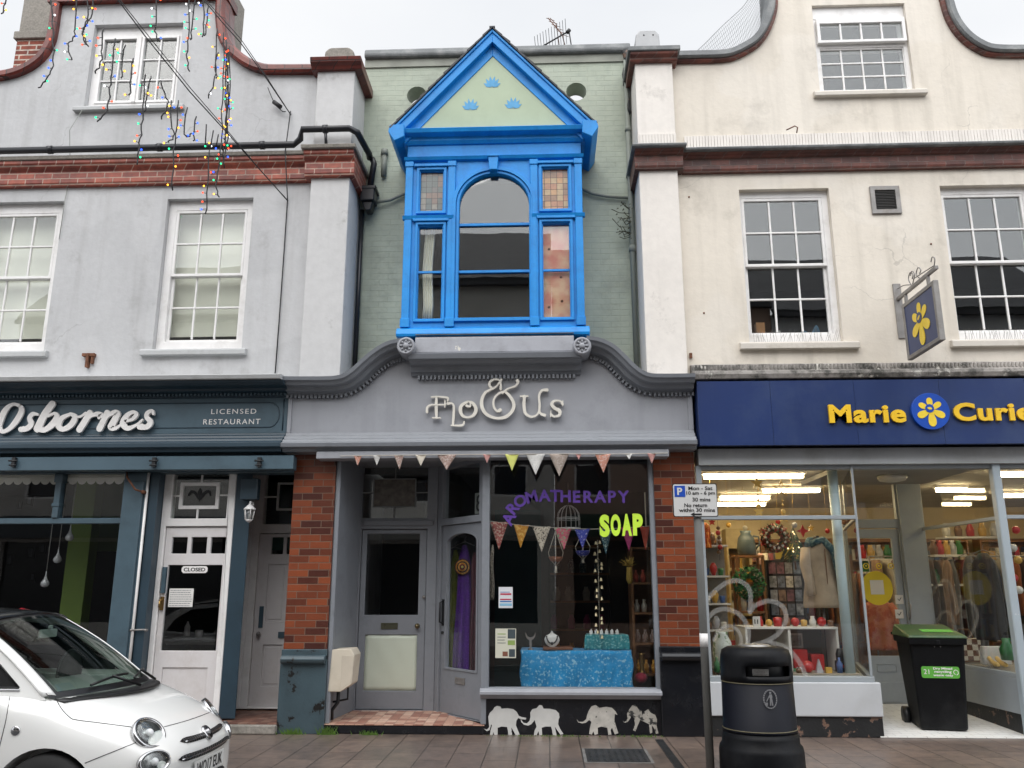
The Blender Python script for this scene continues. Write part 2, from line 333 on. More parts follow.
m['tulip_blue'] = paint('pale blue stencil paint', lin(92, 160, 205), .7, .15, 12)
m['timber_grey'] = paint('grey shopfront paint', (.21, .225, .25), .42, .10, 3, .2, 35, dirt=(.07, .075, .08), dirt_amt=.5, dirt_scale=3, peel=(.5, .5, .5), peel_p=(.755, .76), peel_scale=7, bdist=.004)
m['fascia_grey'] = paint('grey fascia paint', (.31, .32, .35), .45, .07, 2, .25, 14, dirt=(.11, .12, .13), dirt_amt=.4, dirt_scale=2, streak=.25, peel=(.55, .55, .55), peel_p=(.77, .775), peel_scale=5, bdist=.004)
m['rest_blue'] = paint('blue grey restaurant paint', (.062, .105, .135), .4, .10, 2, .2, 30, dirt=(.03, .045, .055), dirt_amt=.5, dirt_scale=3, peel=(.3, .32, .33), peel_p=(.775, .78), peel_scale=6, bdist=.004)
m['rest_dark'] = paint('dark blue restaurant paint', (.022, .045, .065), .4, .10, 2, .2, 30, dirt=(.01, .015, .02), dirt_amt=.5)
m['base_blue'] = paint('blue grey plinth paint', (.052, .082, .098), .35, .12, 3, .3, 30, dirt=(.02, .02, .02), dirt_amt=.5, dirt_scale=4, peel=(.012, .012, .012), peel_p=(.60, .61), peel_scale=4, bdist=.006)
m['black_gloss'] = paint('black gloss paint', (.008, .009, .012), .25, .2, 3, .2, 30, dirt=(.05, .05, .05), dirt_amt=.3, dirt_scale=5, bdist=.004)
m['black_worn'] = paint('worn black paint on stone', (.012, .013, .014), .5, .2, 3, .4, 30, peel=(.17, .10, .07), peel_p=(.585, .60), peel_scale=7, bdist=.008)
m['white_paint'] = paint('white gloss paint', (.80, .79, .78), .4, .06, 4, .15, 40, dirt=(.3, .27, .22), dirt_amt=.35, dirt_scale=3.5, bdist=.003)
m['door_white'] = paint('off white door paint', (.66, .64, .64), .4, .05, 3, .12, 40, dirt=(.3, .25, .2), dirt_amt=.35, dirt_scale=3, bdist=.003)
m['sill_white'] = paint('white painted sill', (.62, .58, .52), .7, .08, 3, .3, 25, dirt=(.2, .17, .12), dirt_amt=.6, dirt_scale=3, bdist=.005)
m['grey_sill'] = paint('grey painted sill', (.46, .47, .475), .7, .08, 3, .3, 25, dirt=(.15, .14, .12), dirt_amt=.5, dirt_scale=3, bdist=.005)
m['riser_white'] = paint('chipped white riser paint', (.50, .52, .54), .45, .05, 2, .15, 30, dirt=(.3, .3, .28), dirt_amt=.4, peel=(.85, .85, .85), peel_p=(.70, .705), peel_scale=4, bdist=.004)
m['shop_grey'] = paint('blue grey aluminium paint', (.30, .33, .35), .4, .05, 2, .08, 30, dirt=(.15, .16, .16), dirt_amt=.3, bdist=.003)
m['navy'] = paint('navy fascia panel', (.014, .034, .125), .3, .12, 1.2, .05, 10, dirt=(.05, .08, .16), dirt_amt=.5, dirt_scale=2, streak=.25, bdist=.002)
m['yellow'] = plain('yellow letter acrylic', (.85, .53, .02), .35)
m['pale_yellow'] = plain('pale yellow flower', (.86, .62, .04), .4)
m['royal'] = plain('royal blue disc', (.008, .07, .42), .3)
m['metal'] = paint('weathered grey metal', (.27, .26, .25), .5, .15, 8, .2, 30, dirt=(.12, .08, .05), dirt_amt=.5, dirt_scale=6, metal=.5)
m['white_letter'] = plain('white letter acrylic', (.84, .82, .80), .4)
m['cream_letter'] = plain('cream raised letters', (.70, .67, .60), .45)
m['black'] = plain('black plastic', (.010, .011, .013), .45)
m['black_pipe'] = plain('black drainpipe', (.013, .014, .018), .35)
m['cable'] = plain('black cable', (.02, .02, .022), .6)
m['grey_pipe'] = paint('grey painted pipe', (.22, .24, .21), .6, .1)
m['rust'] = paint('rusty iron', (.15, .06, .03), .8, .4, 20, .5, 60)
m['pave'] = bricks('brown grey paving slabs', (.185, .145, .125), (.135, .108, .096), (.04, .034, .03), bw=.66, bh=.30, ms=.006, rough=.3, floor=True, turn=True, off=.5, dirt=(.05, .045, .04), dirt_amt=.7, var=.22, bstr=.5)
m['asphalt'] = paint('asphalt', (.045, .045, .047), .6, .2, 2, .8, 120, dirt=(.02, .02, .02), dirt_amt=.5, fine=.4, bdist=.01)
m['kerb'] = paint('kerb stone', (.22, .21, .20), .75, .2, 3, .4, 50, dirt=(.06, .06, .05), dirt_amt=.6, fine=.3)
m['iron'] = paint('cast iron cover', (.035, .037, .04), .5, .3, 6, .8, 70, dirt=(.10, .10, .10), dirt_amt=.5, dirt_scale=8, bdist=.01, metal=.4)
m['pink_tile'] = cells('pink checker tile', [lin(190, 150, 130), lin(158, 112, 96), lin(205, 172, 152)], .105, .105, .4, line=((.14, .10, .08), .005), floor=True)
m['red_tile'] = cells('red brown tile', [lin(120, 84, 70), lin(100, 66, 56), lin(128, 98, 84)], .105, .105, .5, line=((.07, .05, .04), .006), floor=True)
m['white_tile'] = bricks('white lobby tile', (.86, .86, .83), (.82, .82, .79), (.55, .54, .51), bw=.2, bh=.1, ms=.004, rough=.35, floor=True, var=.06, bstr=.2, dirt=(.3, .28, .25), dirt_amt=.4)
m['glass'] = glassmat('window glass', (.95, .97, .96), 1.85, wav=.05)
m['shop_glass'] = glassmat('shop window glass', (.96, .97, .97), 1.6, wav=.03)
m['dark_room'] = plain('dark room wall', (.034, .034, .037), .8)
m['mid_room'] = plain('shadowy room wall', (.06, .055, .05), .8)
m['blind'] = paint('drawn cream blind', (.80, .77, .68), .8, .12, 1.5, .1, 20)
m['stained_grey'] = cells('stained glass muted squares', [(.16, .15, .14), (.22, .16, .13), (.13, .15, .14), (.25, .23, .19)], .07, .0745, .15, line=((.03, .03, .03), .006))
m['stained_warm'] = cells('stained glass amber squares', [(.42, .22, .14), (.45, .33, .20), (.30, .19, .13), (.50, .30, .16)], .075, .0765, .15, line=((.04, .03, .03), .006))
# ---------------------------------------------------------------- ground
def struct(b, name, mat, **k): return b.build(name, mat, kind='structure', **k)
struct(B().box(-400, 400, -400, 400, -.16, -.135), 'ground', m['asphalt'])
struct(B().box(-60, 60, -8.2, -2.28, -.1349, -.12), 'road', m['asphalt'])
struct(B().box(-60, 60, -2.14, 0.02, -.134, 0), 'pavement', m['pave'])
kb = B()
for i in range(-34, 34): kb.box(i*.9+.004, i*.9+.896, -2.28, -2.144, -.134, -.004)
struct(kb, 'kerb', m['kerb'], bev=.012)
struct(B().box(-60, 60, -14, -8.32, -.134, 0), 'far_pavement', m['pave'])
kb = B()
for i in range(-34, 34): kb.box(i*.9+.004, i*.9+.896, -8.316, -8.2, -.134, -.004)
struct(kb, 'far_kerb', m['kerb'], bev=.012)
g = B().prism([], 0, 0) if 0 else B()
g.box(.335, .895, -1.43, -.80, .001, .008)
cov = g.build('drain_cover', m['iron'], label='square dark iron inspection cover set into the paving below the elephants', cat='manhole cover')
g = B()
for x0, x1, y0, y1 in ((.305, .333, -1.46, -.77), (.897, .925, -1.46, -.77), (.333, .897, -.798, -.77), (.333, .897, -1.46, -1.432)): g.box(x0, x1, y0, y1, .001, .006)
g.build('cover_frame', m['metal'], cov)
g = B(); ex = B()
for i in range(9):
    for j in range(9): g.box(.36+i*.06, .385+i*.06, -1.40+j*.066, -1.37+j*.066, .008, .011)
g.build('tread_pattern', m['iron'], cov)
g = B().box(1.075, 1.155, -1.9, -.25, .001, .006)
ch = g.build('drain_channel', m['iron'], label='long narrow iron drain channel running across the paving towards the brick pillar', cat='drain')
g = B()
for i in range(40): g.box(1.083, 1.147, -1.88+i*.04, -1.862+i*.04, .006, .010)
g.build('grating', m['iron'], ch)

# ---------------------------------------------------------------- sash window
def sash(parent, x0, x1, z0, z1, px0, px1, pz0, pz1, cols, rows, mat, Y=.1, bar=.022, meet=True, sill=None, sillmat=None, backing=None, vent_row=None, casement=False):
    f = B(); hw = B()
    f.prism(rect(x0, x1, z0, z1), Y-.02, Y+.12, [rect(px0-.035, px1+.035, pz0-.035, pz1+.035)])
    zm = (pz0+pz1)/2; yu, yl = Y, Y+.045
    if casement:
        xm = (px0+px1)/2
        for a, b2 in ((px0, xm-.055), (xm+.055, px1)):
            f.prism(rect(a-.034, b2+.034, pz0-.034, pz1+.034), Y-.035, Y+.03, [rect(a, b2, pz0, pz1)])
            for i in range(1, cols): x = a+(b2-a)*i/cols; f.box(x-bar/2, x+bar/2, Y-.015, Y+.02, pz0, pz1)
            for j in range(1, rows): z = pz0+(pz1-pz0)*j/rows; f.box(a, b2, Y-.013, Y+.018, z-bar/2, z+bar/2)
        f.box(xm-.020, xm+.020, Y-.05, Y+.05, pz0-.03, pz1+.03)
    else:
        for (a, b2, y, n0, n1) in ((zm, pz1, yu, rows//2, rows) if 0 else (pz0, zm, yl, 0, rows//2), (zm, pz1, yu, rows//2, rows)):
            f.prism(rect(px0-.034, px1+.034, a-(.034 if a == pz0 else .018), b2+(.034 if b2 == pz1 else .018)), y-.018, y+.02,
                    [rect(px0, px1, a+(0 if a == pz0 else .018), b2-(0 if b2 == pz1 else .018))])
            for i in range(1, cols): x = px0+(px1-px0)*i/cols; f.box(x-bar/2, x+bar/2, y-.012, y+.012, a+.01, b2-.01)
            nr = rows//2
            for j in range(1, nr): z = a+(b2-a)*j/nr; f.box(px0, px1, y-.014, y+.014, z-bar/2, z+bar/2)
    w = f.build('window', mat, parent, bev=.004)
    B().box(px0-.01, px1+.01, Y+.004, Y+.010, zm if not casement else pz0-.01, pz1+.01).build('pane', m['glass'], w)
    if not casement: B().box(px0-.01, px1+.01, Y+.049, Y+.055, pz0-.01, zm).build('pane', m['glass'], w)
    if sill: B().extx([(-.07, sill[2]), (-.07, sill[3]-.02), (-.06, sill[3]), (Y+.02, sill[3]+.015), (Y+.02, sill[2])], sill[0], sill[1]).build('sill', sillmat, w, bev=.006)
    if backing: B().box(px0-.12, px1+.12, Y+.16, Y+.17, pz0-.1+backing[1], pz1+.1).build('blind', backing[0], w)
    return w
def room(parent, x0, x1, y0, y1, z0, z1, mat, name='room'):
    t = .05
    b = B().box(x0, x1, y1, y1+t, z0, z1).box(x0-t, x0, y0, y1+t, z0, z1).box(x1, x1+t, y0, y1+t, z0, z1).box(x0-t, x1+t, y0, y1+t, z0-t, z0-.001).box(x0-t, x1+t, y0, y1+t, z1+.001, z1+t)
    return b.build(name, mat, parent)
def panelled(b, x0, x1, z0, z1, y0, y1, cuts): b.prism(rect(x0, x1, z0, z1), y0, y1, cuts); return b
def daffodil(b, cx, cz, r, Y, kx=1.0, thick=.01, mp=None):   # six petals
    mp = mp or (lambda x, z: (cx+x*kx, cz+z))
    for k, (ang, L, W) in enumerate(((92, .90, .25), (38, .88, .25), (148, .88, .25), (-28, 1.0, .31), (208, 1.0, .31), (-88, 1.18, .33))):
        a = radians(ang); pts = []
        for i in range(20):
            t = i/20*2*pi; u = (1-cos(t))/2; wv = sin(t)*W*r*(.35+.75*u); uu = u*L*r
            pts.append(mp(uu*cos(a)-wv*sin(a), uu*sin(a)+wv*cos(a)))
        b.prism(pts, Y-.0006*k, Y+thick)

# ================================================================ LEFT: grey restaurant building
GB = thing('restaurant_building', (-5.6, 0, 0), 'pale grey rendered building with curved brick coped gable above the Osbornes restaurant', 'building', None)
GB['label'] = 'pale grey rendered building with a curved gable above a dark blue restaurant front'
gab = [(-10.2, 3.86), (-2.88, 3.86), (-2.88, 8.0)]
rc = [(-3.40, 7.97), (-3.65, 7.99), (-3.89, 8.10), (-4.12, 8.30), (-4.24, 8.49), (-4.30, 8.75), (-4.32, 8.95), (-4.32, 9.12)]
lc = [(-6.44, 9.12), (-6.44, 8.95), (-6.44, 8.7), (-6.46, 8.50), (-6.57, 8.26), (-6.81, 8.07), (-7.14, 7.98), (-7.6, 7.97)]
wall_poly = gab + rc + lc + [(-10.2, 7.97)]
holes = [rect(-4.72, -3.63, 4.28, 6.25), rect(-7.14, -6.05, 4.28, 6.25), rect(-9.3, -8.2, 4.28, 6.25), rect(-5.96, -4.76, 7.56, 8.80)]
B().prism(wall_poly, 0, .25, holes).build('wall', m['grey_wall'], GB)
# pilaster with cap
B().box(-2.88, -2.40, -.12, .5, 3.86, 7.93).build('pilaster', m['grey_pilaster'], GB, bev=.006)
capp = [(-.0, 7.92), (-.17, 7.92), (-.19, 7.96), (-.25, 7.98), (-.27, 8.05), (0, 8.07)]
b = B().extx([(.55, 7.92), (-.17, 7.92), (-.19, 7.96), (-.24, 7.985), (-.26, 8.05), (.55, 8.05)], -2.95, -2.30)
b.build('pilaster_cap', m['coping_tile'], GB, bev=.006)
B().prism([(-2.80, 8.052), (-2.42, 8.052), (-2.42, 8.20), (-2.47, 8.25), (-2.75, 8.25), (-2.80, 8.20)], -.15, .3).build('cap_stone', m['stone'], GB, bev=.03, seg=2)
cop = B(); profc = [(-.07, 0.0), (-.09, .03), (-.09, .09), (-.05, .13), (.10, .14), (.30, .12), (.30, 0.0)]
path = smooth_path([(-2.96, 7.96)] + rc[:-1], 3) 
cop.sweep([(p[0], p[1]) for p in path] + [(-4.32, 9.12)], [(y, -n) for y, n in profc], True)
cop.sweep([(p[0], p[1]) for p in smooth_path(lc, 3)][0:] , [(y, -n) for y, n in profc], True)
cop.box(-6.60, -4.17, -.09, .3, 9.11, 9.24); cop.box(-10.2, -7.6, -.09, .3, 7.97, 8.1)
cop.build('coping', m['coping_tile'], GB, smooth=False)
# brick string course
prof = [(.02, 6.43), (-.05, 6.43), (-.07, 6.47), (-.07, 6.62), (-.11, 6.65), (-.15, 6.70), (-.15, 6.74), (.02, 6.74)]
B().extx(prof, -10.2, -2.955).extx([(y-.12 if y < 0 else .5, z) for y, z in prof], -2.95, -2.33).build('string_course', m['band_brick'], GB, bev=.004)
B().extx([(.02, 6.742), (-.17, 6.742), (-.18, 6.79), (.02, 6.81)], -10.2, -2.955).extx([(.5, 6.742), (-.31, 6.742), (-.32, 6.79), (.5, 6.80)], -2.975, -2.30).build('ledge', m['stone'], GB, bev=.006)
b = B().tube([(-10.2, -.19, 6.86), (-3.1, -.19, 6.86), (-3.02, -.2, 6.93), (-2.99, -.25, 7.03), (-2.40, -.25, 7.03), (-2.31, -.2, 7.0), (-2.27, .3, 6.99), (-2.27, .38, 6.96)], .042, 10)
for x in (-9, -7.6, -6.2, -4.8, -3.5, -2.7): b.tube([(x-.03, -.19 if x < -3 else -.25, 6.86 if x < -3 else 7.03), (x+.03, -.19 if x < -3 else -.25, 6.86 if x < -3 else 7.03)], .052, 10)
b.tube([(-2.7, -.25, 7.03), (-2.68, -.24, 6.8)], .02, 8)
b.build('gutter_pipe', m['black_pipe'], GB)
# windows
for (x0, sl) in ((-4.72, .0), (-7.14, .0), (-9.3, .0)):
    sash(GB, x0, x0+1.09, 4.28, 6.25, x0+.13, x0+.965, 4.44, 6.09, 3, 4, m['white_paint'], sill=(x0-.12, x0+1.16, 4.2, 4.275), sillmat=m['grey_sill'], backing=(m['blind'], .18))
sash(GB, -5.96, -4.76, 7.56, 8.80, -5.84, -4.86, 7.70, 8.62, 2, 3, m['white_paint'], sill=(-6.07, -4.62, 7.49, 7.555), sillmat=m['grey_sill'], casement=True)
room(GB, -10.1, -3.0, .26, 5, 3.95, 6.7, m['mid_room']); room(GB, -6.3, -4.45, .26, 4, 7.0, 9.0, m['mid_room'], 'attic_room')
# roofs and flank walls
b = B().hexa([(-6.5, .3, 8.9), (-5.38, .3, 9.05), (-5.38, 8, 9.05), (-6.5, 8, 8.9)], [(-6.5, .3, 8.98), (-5.38, .3, 9.13), (-5.38, 8, 9.13), (-6.5, 8, 8.98)])
b.hexa([(-5.38, .3, 9.05), (-4.25, .3, 8.35), (-4.25, 8, 8.35), (-5.38, 8, 9.05)], [(-5.38, .3, 9.13), (-4.18, .3, 8.42), (-4.18, 8, 8.42), (-5.38, 8, 9.13)])
b.box(-10.2, -6.5, .25, 8, 7.4, 7.5).box(-4.4, -2.45, .25, 8, 7.4, 7.5)
b.build('roof', m['slate'], GB)
B().box(-10.2, -2.45, 7.9, 8, 0, 7.4).box(-10.2, -10.1, .25, 8, 0, 7.4).box(-2.52, -2.45, .5, 8, 0, 7.4).build('rear_wall', m['grey_wall'], GB)
ck = B().box(-7.25, -6.62, .35, .95, 7.5, 8.87).build('chimney', m['chimney_brick'], GB)
B().box(-7.29, -6.58, .31, .99, 8.86, 8.98).box(-7.25, -6.62, .35, .95, 8.98, 9.7).build('chimney_stack', m['stone'], ck, bev=.01)
B().box(-4.53, -4.28, .32, .8, 8.0, 9.6).build('chimney', m['stone'], GB, bev=.01)
B().tube([(-7.0, -.01, 6.4), (-6.02, -.012, 7.48)], .006, 5).tube([(-5.98, -.03, 7.5), (-6.05, -.03, 6.82)], .005, 5) if 0 else None
# rusty bracket, wall cables
b = B(); x, z = at(90, 357); b.box(x-.075, x+.075, -.05, 0, z+.0, z+.035).box(x-.018, x+.012, -.06, 0, z-.14, z+.03).box(x+.035, x+.06, -.04, 0, z-.09, z)
b.build('wall_bracket', m['rust'], label='small rusty iron bracket fixed to the grey wall above the restaurant sign', cat='bracket')
b = B(); p = [at(*q) for q in ((291, 112), (290, 160), (288, 200), (284, 260), (279, 330), (275.5, 376))]
b.tube([(a[0], -.02 if i != 1 else -.2, a[1]) for i, a in enumerate(p)], .008, 6)
b.build('wall_cable', m['cable'], label='thin black cable running down the grey wall beside the pilaster', cat='cable')
p = [at(*q) for q in ((86, 106), (80, 140), (71, 178), (66, 200), (60, 240))]
B().tube([(a[0], -.02 if i != 1 else -.24, a[1]) for i, a in enumerate(p)], .004, 5).build('thin_wire', m['grey_pipe'], label='thin pale wire trailing down the grey wall from the attic window sill', cat='wire')
# restaurant fascia
LX0, LX1 = -10.2, -2.99
B().extx([(.02, 3.80), (-.44, 3.80), (-.46, 3.855), (.02, 3.90)], LX0, LX1+.0).build('lead_flashing', m['grey_sill'], GB, bev=.008)
prof = [(.02, 3.66), (-.12, 3.66), (-.14, 3.70), (-.22, 3.715), (-.24, 3.74), (-.36, 3.75), (-.40, 3.775), (-.42, 3.797), (.02, 3.797)]
B().extx(prof, LX0, LX1+.02).build('cornice', m['rest_dark'], GB, bev=.003)
b = B(); x = LX0
while x < LX1-.03: b.box(x, x+.022, -.165, -.125, 3.675, 3.700); x += .044
b.build('dentil_row', m['rest_blue'], GB)
B().box(LX0, LX1, -.10, .2, 3.24, 3.66).build('fascia_board', m['rest_blue'], GB, bev=.003)
b = B(); zt, zb, xr = 3.60, 3.31, -3.20
arc = [(xr, zb)] + [(xr+.115*sin(a), zb+.145-.145*cos(a)) for a in [pi*k/10 for k in range(1, 10)]] + [(xr, zt)]
for A in [[(LX0, zt), (xr, zt)], [(LX0, zb), (xr, zb)], arc]: b.tube([(p[0], -.101, p[1]) for p in A], .007, 6)
b.tube([(LX1-.05, -.101, 3.27), (LX1-.05, -.101, 3.64)], .008, 6)
b.build('fascia_bead', m['rest_dark'], GB)
prof = [(.02, 3.00), (-.26, 3.00), (-.27, 3.03), (-.31, 3.05), (-.31, 3.10), (-.24, 3.125), (-.23, 3.155), (-.18, 3.17), (-.17, 3.20), (-.12, 3.215), (-.11, 3.24), (.02, 3.24)]
B().extx(prof, LX0, LX1).build('lower_moulding', m['rest_dark'], GB, bev=.004)
b = B().box(LX0, -2.84, -.26, -.12, 2.80, 2.955); b.build('awning_box', m['rest_blue'], GB, bev=.006)
b = B()
for px in (15, 155, 260):
    x, z = at(px, 463, -.26); b.box(x-.02, x+.02, -.30, -.26, z-.05, z+.06).tube([(x-.05, -.3, z+.02), (x+.05, -.3, z+.02)], .010, 6).tube([(x-.04, -.3, z-.03), (x+.04, -.3, z-.03)], .008, 6)
b.build('awning_hinges', m['black'], GB)
b = B(); sx, sy = 170/1024, 60/361
mp = lambda x, y: at(x*sx, 390+y*sy, -.14)
strokes = [
 [(122,96,18),(82,86,14),(42,112,24),(12,165,30),(-4,220,28),(16,250,20),(58,234,22),(105,180,28),(132,125,26),(122,96,18)],
 [(128,238,26),(165,232,26),(190,205,26),(180,170,22),(200,145,20),(228,148,12)],[(128,238,22),(145,225,10)],
 [(318,84,32),(270,150,34),(228,235,36)],[(228,235,26),(275,240,26),(320,200,24),(345,160,24),(330,142,14),(290,160,10)],
 [(418,150,16),(375,172,24),(355,215,28),(382,238,24),(430,212,28),(455,165,26),(430,146,16),(418,150,12)],[(300,238,10),(345,205,9),(375,172,9)],
 [(455,165,9),(490,160,10),(520,140,12)],[(545,138,28),(515,190,30),(482,240,30)],[(505,215,9),(545,165,12),(580,148,22),(612,150,24),(600,168,14)],
 [(650,138,28),(628,185,28),(603,235,30)],[(618,205,9),(655,160,12),(690,138,24),(712,145,28),(690,190,30),(672,225,30),(700,232,18),(740,205,9),(775,180,9)],
 [(755,190,10),(800,178,16),(825,150,20),(805,134,16),(765,160,24),(745,205,30),(775,232,24),(825,212,12),(862,180,8)],
 [(845,225,26),(888,224,26),(910,195,26),(888,165,22),(893,140,20),(920,128,16),(928,146,12)],[(845,225,22),(862,210,10)]]
for i, s_ in enumerate(strokes): b.ribbon([(p[0], p[1], p[2]*1.15+2) for p in s_], -.150-.001*i, -.128, mp)
b.build('sign_lettering', m['white_letter'], GB)
b = B(); x0, z0 = at(211, 414, -.105); x1, _ = at(256, 414, -.105); text(b, 'LICENSED', x0, z0-.0, -.103, width=x1-x0, height=.058, depth=.004, spacing=1.25, bold=-.002)
x0, z0 = at(203, 424.5, -.105); x1, _ = at(260, 424, -.105); text(b, 'RESTAURANT', x0, z0, -.103, width=x1-x0, height=.062, depth=.004, spacing=1.2, bold=-.002)
b.build('small_lettering', m['white_letter'], GB)
# shop window
b = B().box(LX0, -4.87, .02, .10, 2.225, 2.29).box(LX0, -4.87, .0, .14, .55, .62); b.box(LX0, -4.87, .02, .3, 0, .55)
for x in (-5.66, -6.75, -8.0): b.box(x-.035, x+.035, .0, .1, 2.29, 2.80).box(x-.045, x+.045, -.012, .1, 2.42, 2.46).box(x-.05, x+.05, -.012, .1, 2.70, 2.8)
b.box(LX0, -2.9, .0, .25, 2.80, 3.24)
b.build('shopfront_frame', m['rest_blue'], GB, bev=.006)
B().box(LX0, -4.87, .056, .062, .6, 2.82).build('shop_pane', m['shop_glass'], GB)
b = B(); b.box(LX0, -4.9, .10, .105, 2.74, 2.83); x = LX0+.03
while x < -4.9: b.prism(circ(x, 2.74, .055, 14, pi, 2*pi), .10, .105); x += .11
b.build('scalloped_blind', m['blind'], GB)
b = B().box(-4.875, -4.60, -.02, .25, 0, 2.80).box(-4.86, -4.63, -.045, -.02, .1, 2.7); b.build('shopfront_post', m['rest_blue'], GB, bev=.006)
B().tube([(-4.592, -.02, .05), (-4.592, -.02, 2.80)], .016, 8).build('white_conduit', m['white_paint'], GB)
B().box(-4.575, -4.47, .0, .22, .1, 2.80).build('door_surround', m['rest_dark'], GB, bev=.004)
b = B(); p = at(125, 478, -.05); q = at(137, 490, -.1); b.tube([(p[0], -.02, p[1]+.08), (p[0]+.05, -.1, p[1]), (q[0], -.14, q[1]), (q[0]+.06, -.03, q[1]-.02)], .012, 6).tube([(q[0]+.06, -.02, q[1]-.02), (q[0]+.06, -.09, q[1]-.02)], .022, 8)
b.build('awning_hook', m['rust'], label='twisted rusty awning hook on the blue post under the restaurant awning box', cat='hook')
b = B(); p = at(140, 630, 0); b.tube([(p[0]-.08, -.03, p[1]), (p[0]+.08, -.03, p[1]+.005)], .01, 6).tube([(p[0]-.08, 0, p[1]), (p[0]-.08, -.05, p[1])], .014, 6).tube([(p[0]+.08, 0, p[1]), (p[0]+.08, -.05, p[1])], .014, 6)
b.build('door_bolt', m['metal'], GB)
# door 1
def rx(px, pz, Y): return at(px, pz, Y)[0]
DY = .14; X0, X1 = -4.47, -3.62
d = B(); d.prism(rect(X0, X1, .14, 2.86), DY, DY+.12, [rect(X0+.06, X1-.07, .16, 2.20), rect(X0+.10, X1-.09, 2.29, 2.80)])
fr1 = d.build('door_frame', m['white_paint'], GB, bev=.006)
cx, cz = (X0+X1)/2+.0, 2.545
b = B().prism(rect(cx-.245, cx+.225, 2.40, 2.71), DY+.02, DY+.06, [rect(cx-.205, cx+.185, 2.44, 2.67)])
b.box(cx-.01, cx+.01, DY+.03, DY+.055, 2.71, 2.80).box(cx-.03, cx-.01, DY+.03, DY+.055, 2.29, 2.40).box(X0+.1, cx-.245, DY+.03, DY+.055, 2.545, 2.565).box(cx+.225, X1-.09, DY+.03, DY+.055, 2.55, 2.57)
b.build('fanlight_bars', m['white_paint'], fr1, bev=.003)
B().box(X0+.1, X1-.09, DY+.04, DY+.046, 2.29, 2.80).build('fanlight_pane', m['glass'], fr1)
b = B(); mpf = lambda x, z: (cx-.01+x, 2.55+z)
b.prism([mpf(x, z) for x, z in ((0, .10), (.025, .05), (.012, 0), (0, -.07), (-.012, 0), (-.025, .05))], DY+.03, DY+.036)
for sg in (1, -1): b.ribbon([(sg*.01, -.03, .02), (sg*.05, .03, .03), (sg*.10, .055, .03), (sg*.13, .01, .015)], DY+.029, DY+.035, mpf)
b.build('fleur_ornament', m['black'], fr1)
lf = B(); L0, L1 = X0+.065, X1-.075
zz = [at(190, 537, DY)[1], at(190, 553.5, DY)[1], at(190, 565, DY)[1], at(190, 651, DY)[1]]
pan = [rect(rx(a, 545, DY), rx(c, 545, DY), zz[1], zz[0]) for a, c in ((170.5, 186), (190, 205.6), (209.6, 224.5))]
bp0, bp1 = rx(163, 608, DY), rx(218, 608, DY)
lf.prism(rect(L0, L1, .17, 2.19), DY+.03, DY+.075, pan + [rect(bp0, bp1, zz[3], zz[2]), rect(L0+.1, L1-.1, .26, zz[3]-.18)])
lf.box(L0+.1, L1-.1, DY+.045, DY+.06, .26, zz[3]-.18)
dr = lf.build('door', m['door_white'], fr1, bev=.004)
B().box(L0+.05, L1-.05, DY+.05, DY+.056, zz[3]-.02, zz[0]+.02).build('door_pane', m['shop_glass'], GB)
b = B(); p = at(163, 520+25*1.0, DY); b.box(L0+.01, L0+.055, DY-.005, DY+.03, *sorted((at(163, 567, DY)[1], at(163, 593, DY)[1]))); b.build('finger_plate', m['rest_blue'], dr)
b = B(); z = at(159, 603, DY)[1]; b.box(L0+.012, L0+.05, DY+.005, DY+.03, z-.08, z+.07).tube([(L0+.03, DY-.04, z+.03), (L0+.03, DY+.02, z+.03)], .010, 8).tube([(L0+.03, DY-.04, z+.03), (L0+.03, DY-.05, z-.05)], .010, 8)
b.build('door_handle', paint('brass', (.35, .22, .08), .35, .1, metal=.9), dr)
p0, p1 = at(180.5, 573, DY-.0), at(207, 566, DY-.0)
t_ = B(); nx = .02; zc = (p0[1]+p1[1])/2; sg = B().prism([(p0[0]+nx, p0[1]), (p1[0]-nx, p0[1]), (p1[0], p0[1]+.02), (p1[0], p1[1]-.02), (p1[0]-nx, p1[1]), (p0[0]+nx, p1[1]), (p0[0], p1[1]-.02), (p0[0], p0[1]+.02)], DY+.022, DY+.028)
so = sg.build('door_sign', m['white_letter'], label='small white sign reading CLOSED hung inside the glass of the white restaurant door', cat='sign')
text(t_, 'CLOSED', p0[0]+.025, p0[1]+.018, DY+.021, width=p1[0]-p0[0]-.05, height=p1[1]-p0[1]-.036, depth=.003, bold=.02); t_.build('sign_lettering', m['black'], so)
p0, p1 = at(167, 607, DY), at(193, 588.5, DY)
no = B().box(p0[0], p1[0], DY+.024, DY+.027, p0[1], p1[1]).build('paper_notice', paint('paper', (.72, .71, .68), .8, .04), label='white paper notice with handwritten lines stuck inside the restaurant door', cat='notice')
b = B()
for i in range(8):
    z = p1[1]-.02-i*.024
    if z > p0[1]+.01:
        x = p0[0]+.012
        while x < p1[0]-.03: w_ = random.uniform(.008, .03); b.box(x, min(x+w_, p1[0]-.01), DY+.0225, DY+.0235, z-.004, z+.003); x += w_+.006
b.build('handwriting', plain('ink', (.2, .2, .22), .8), no)
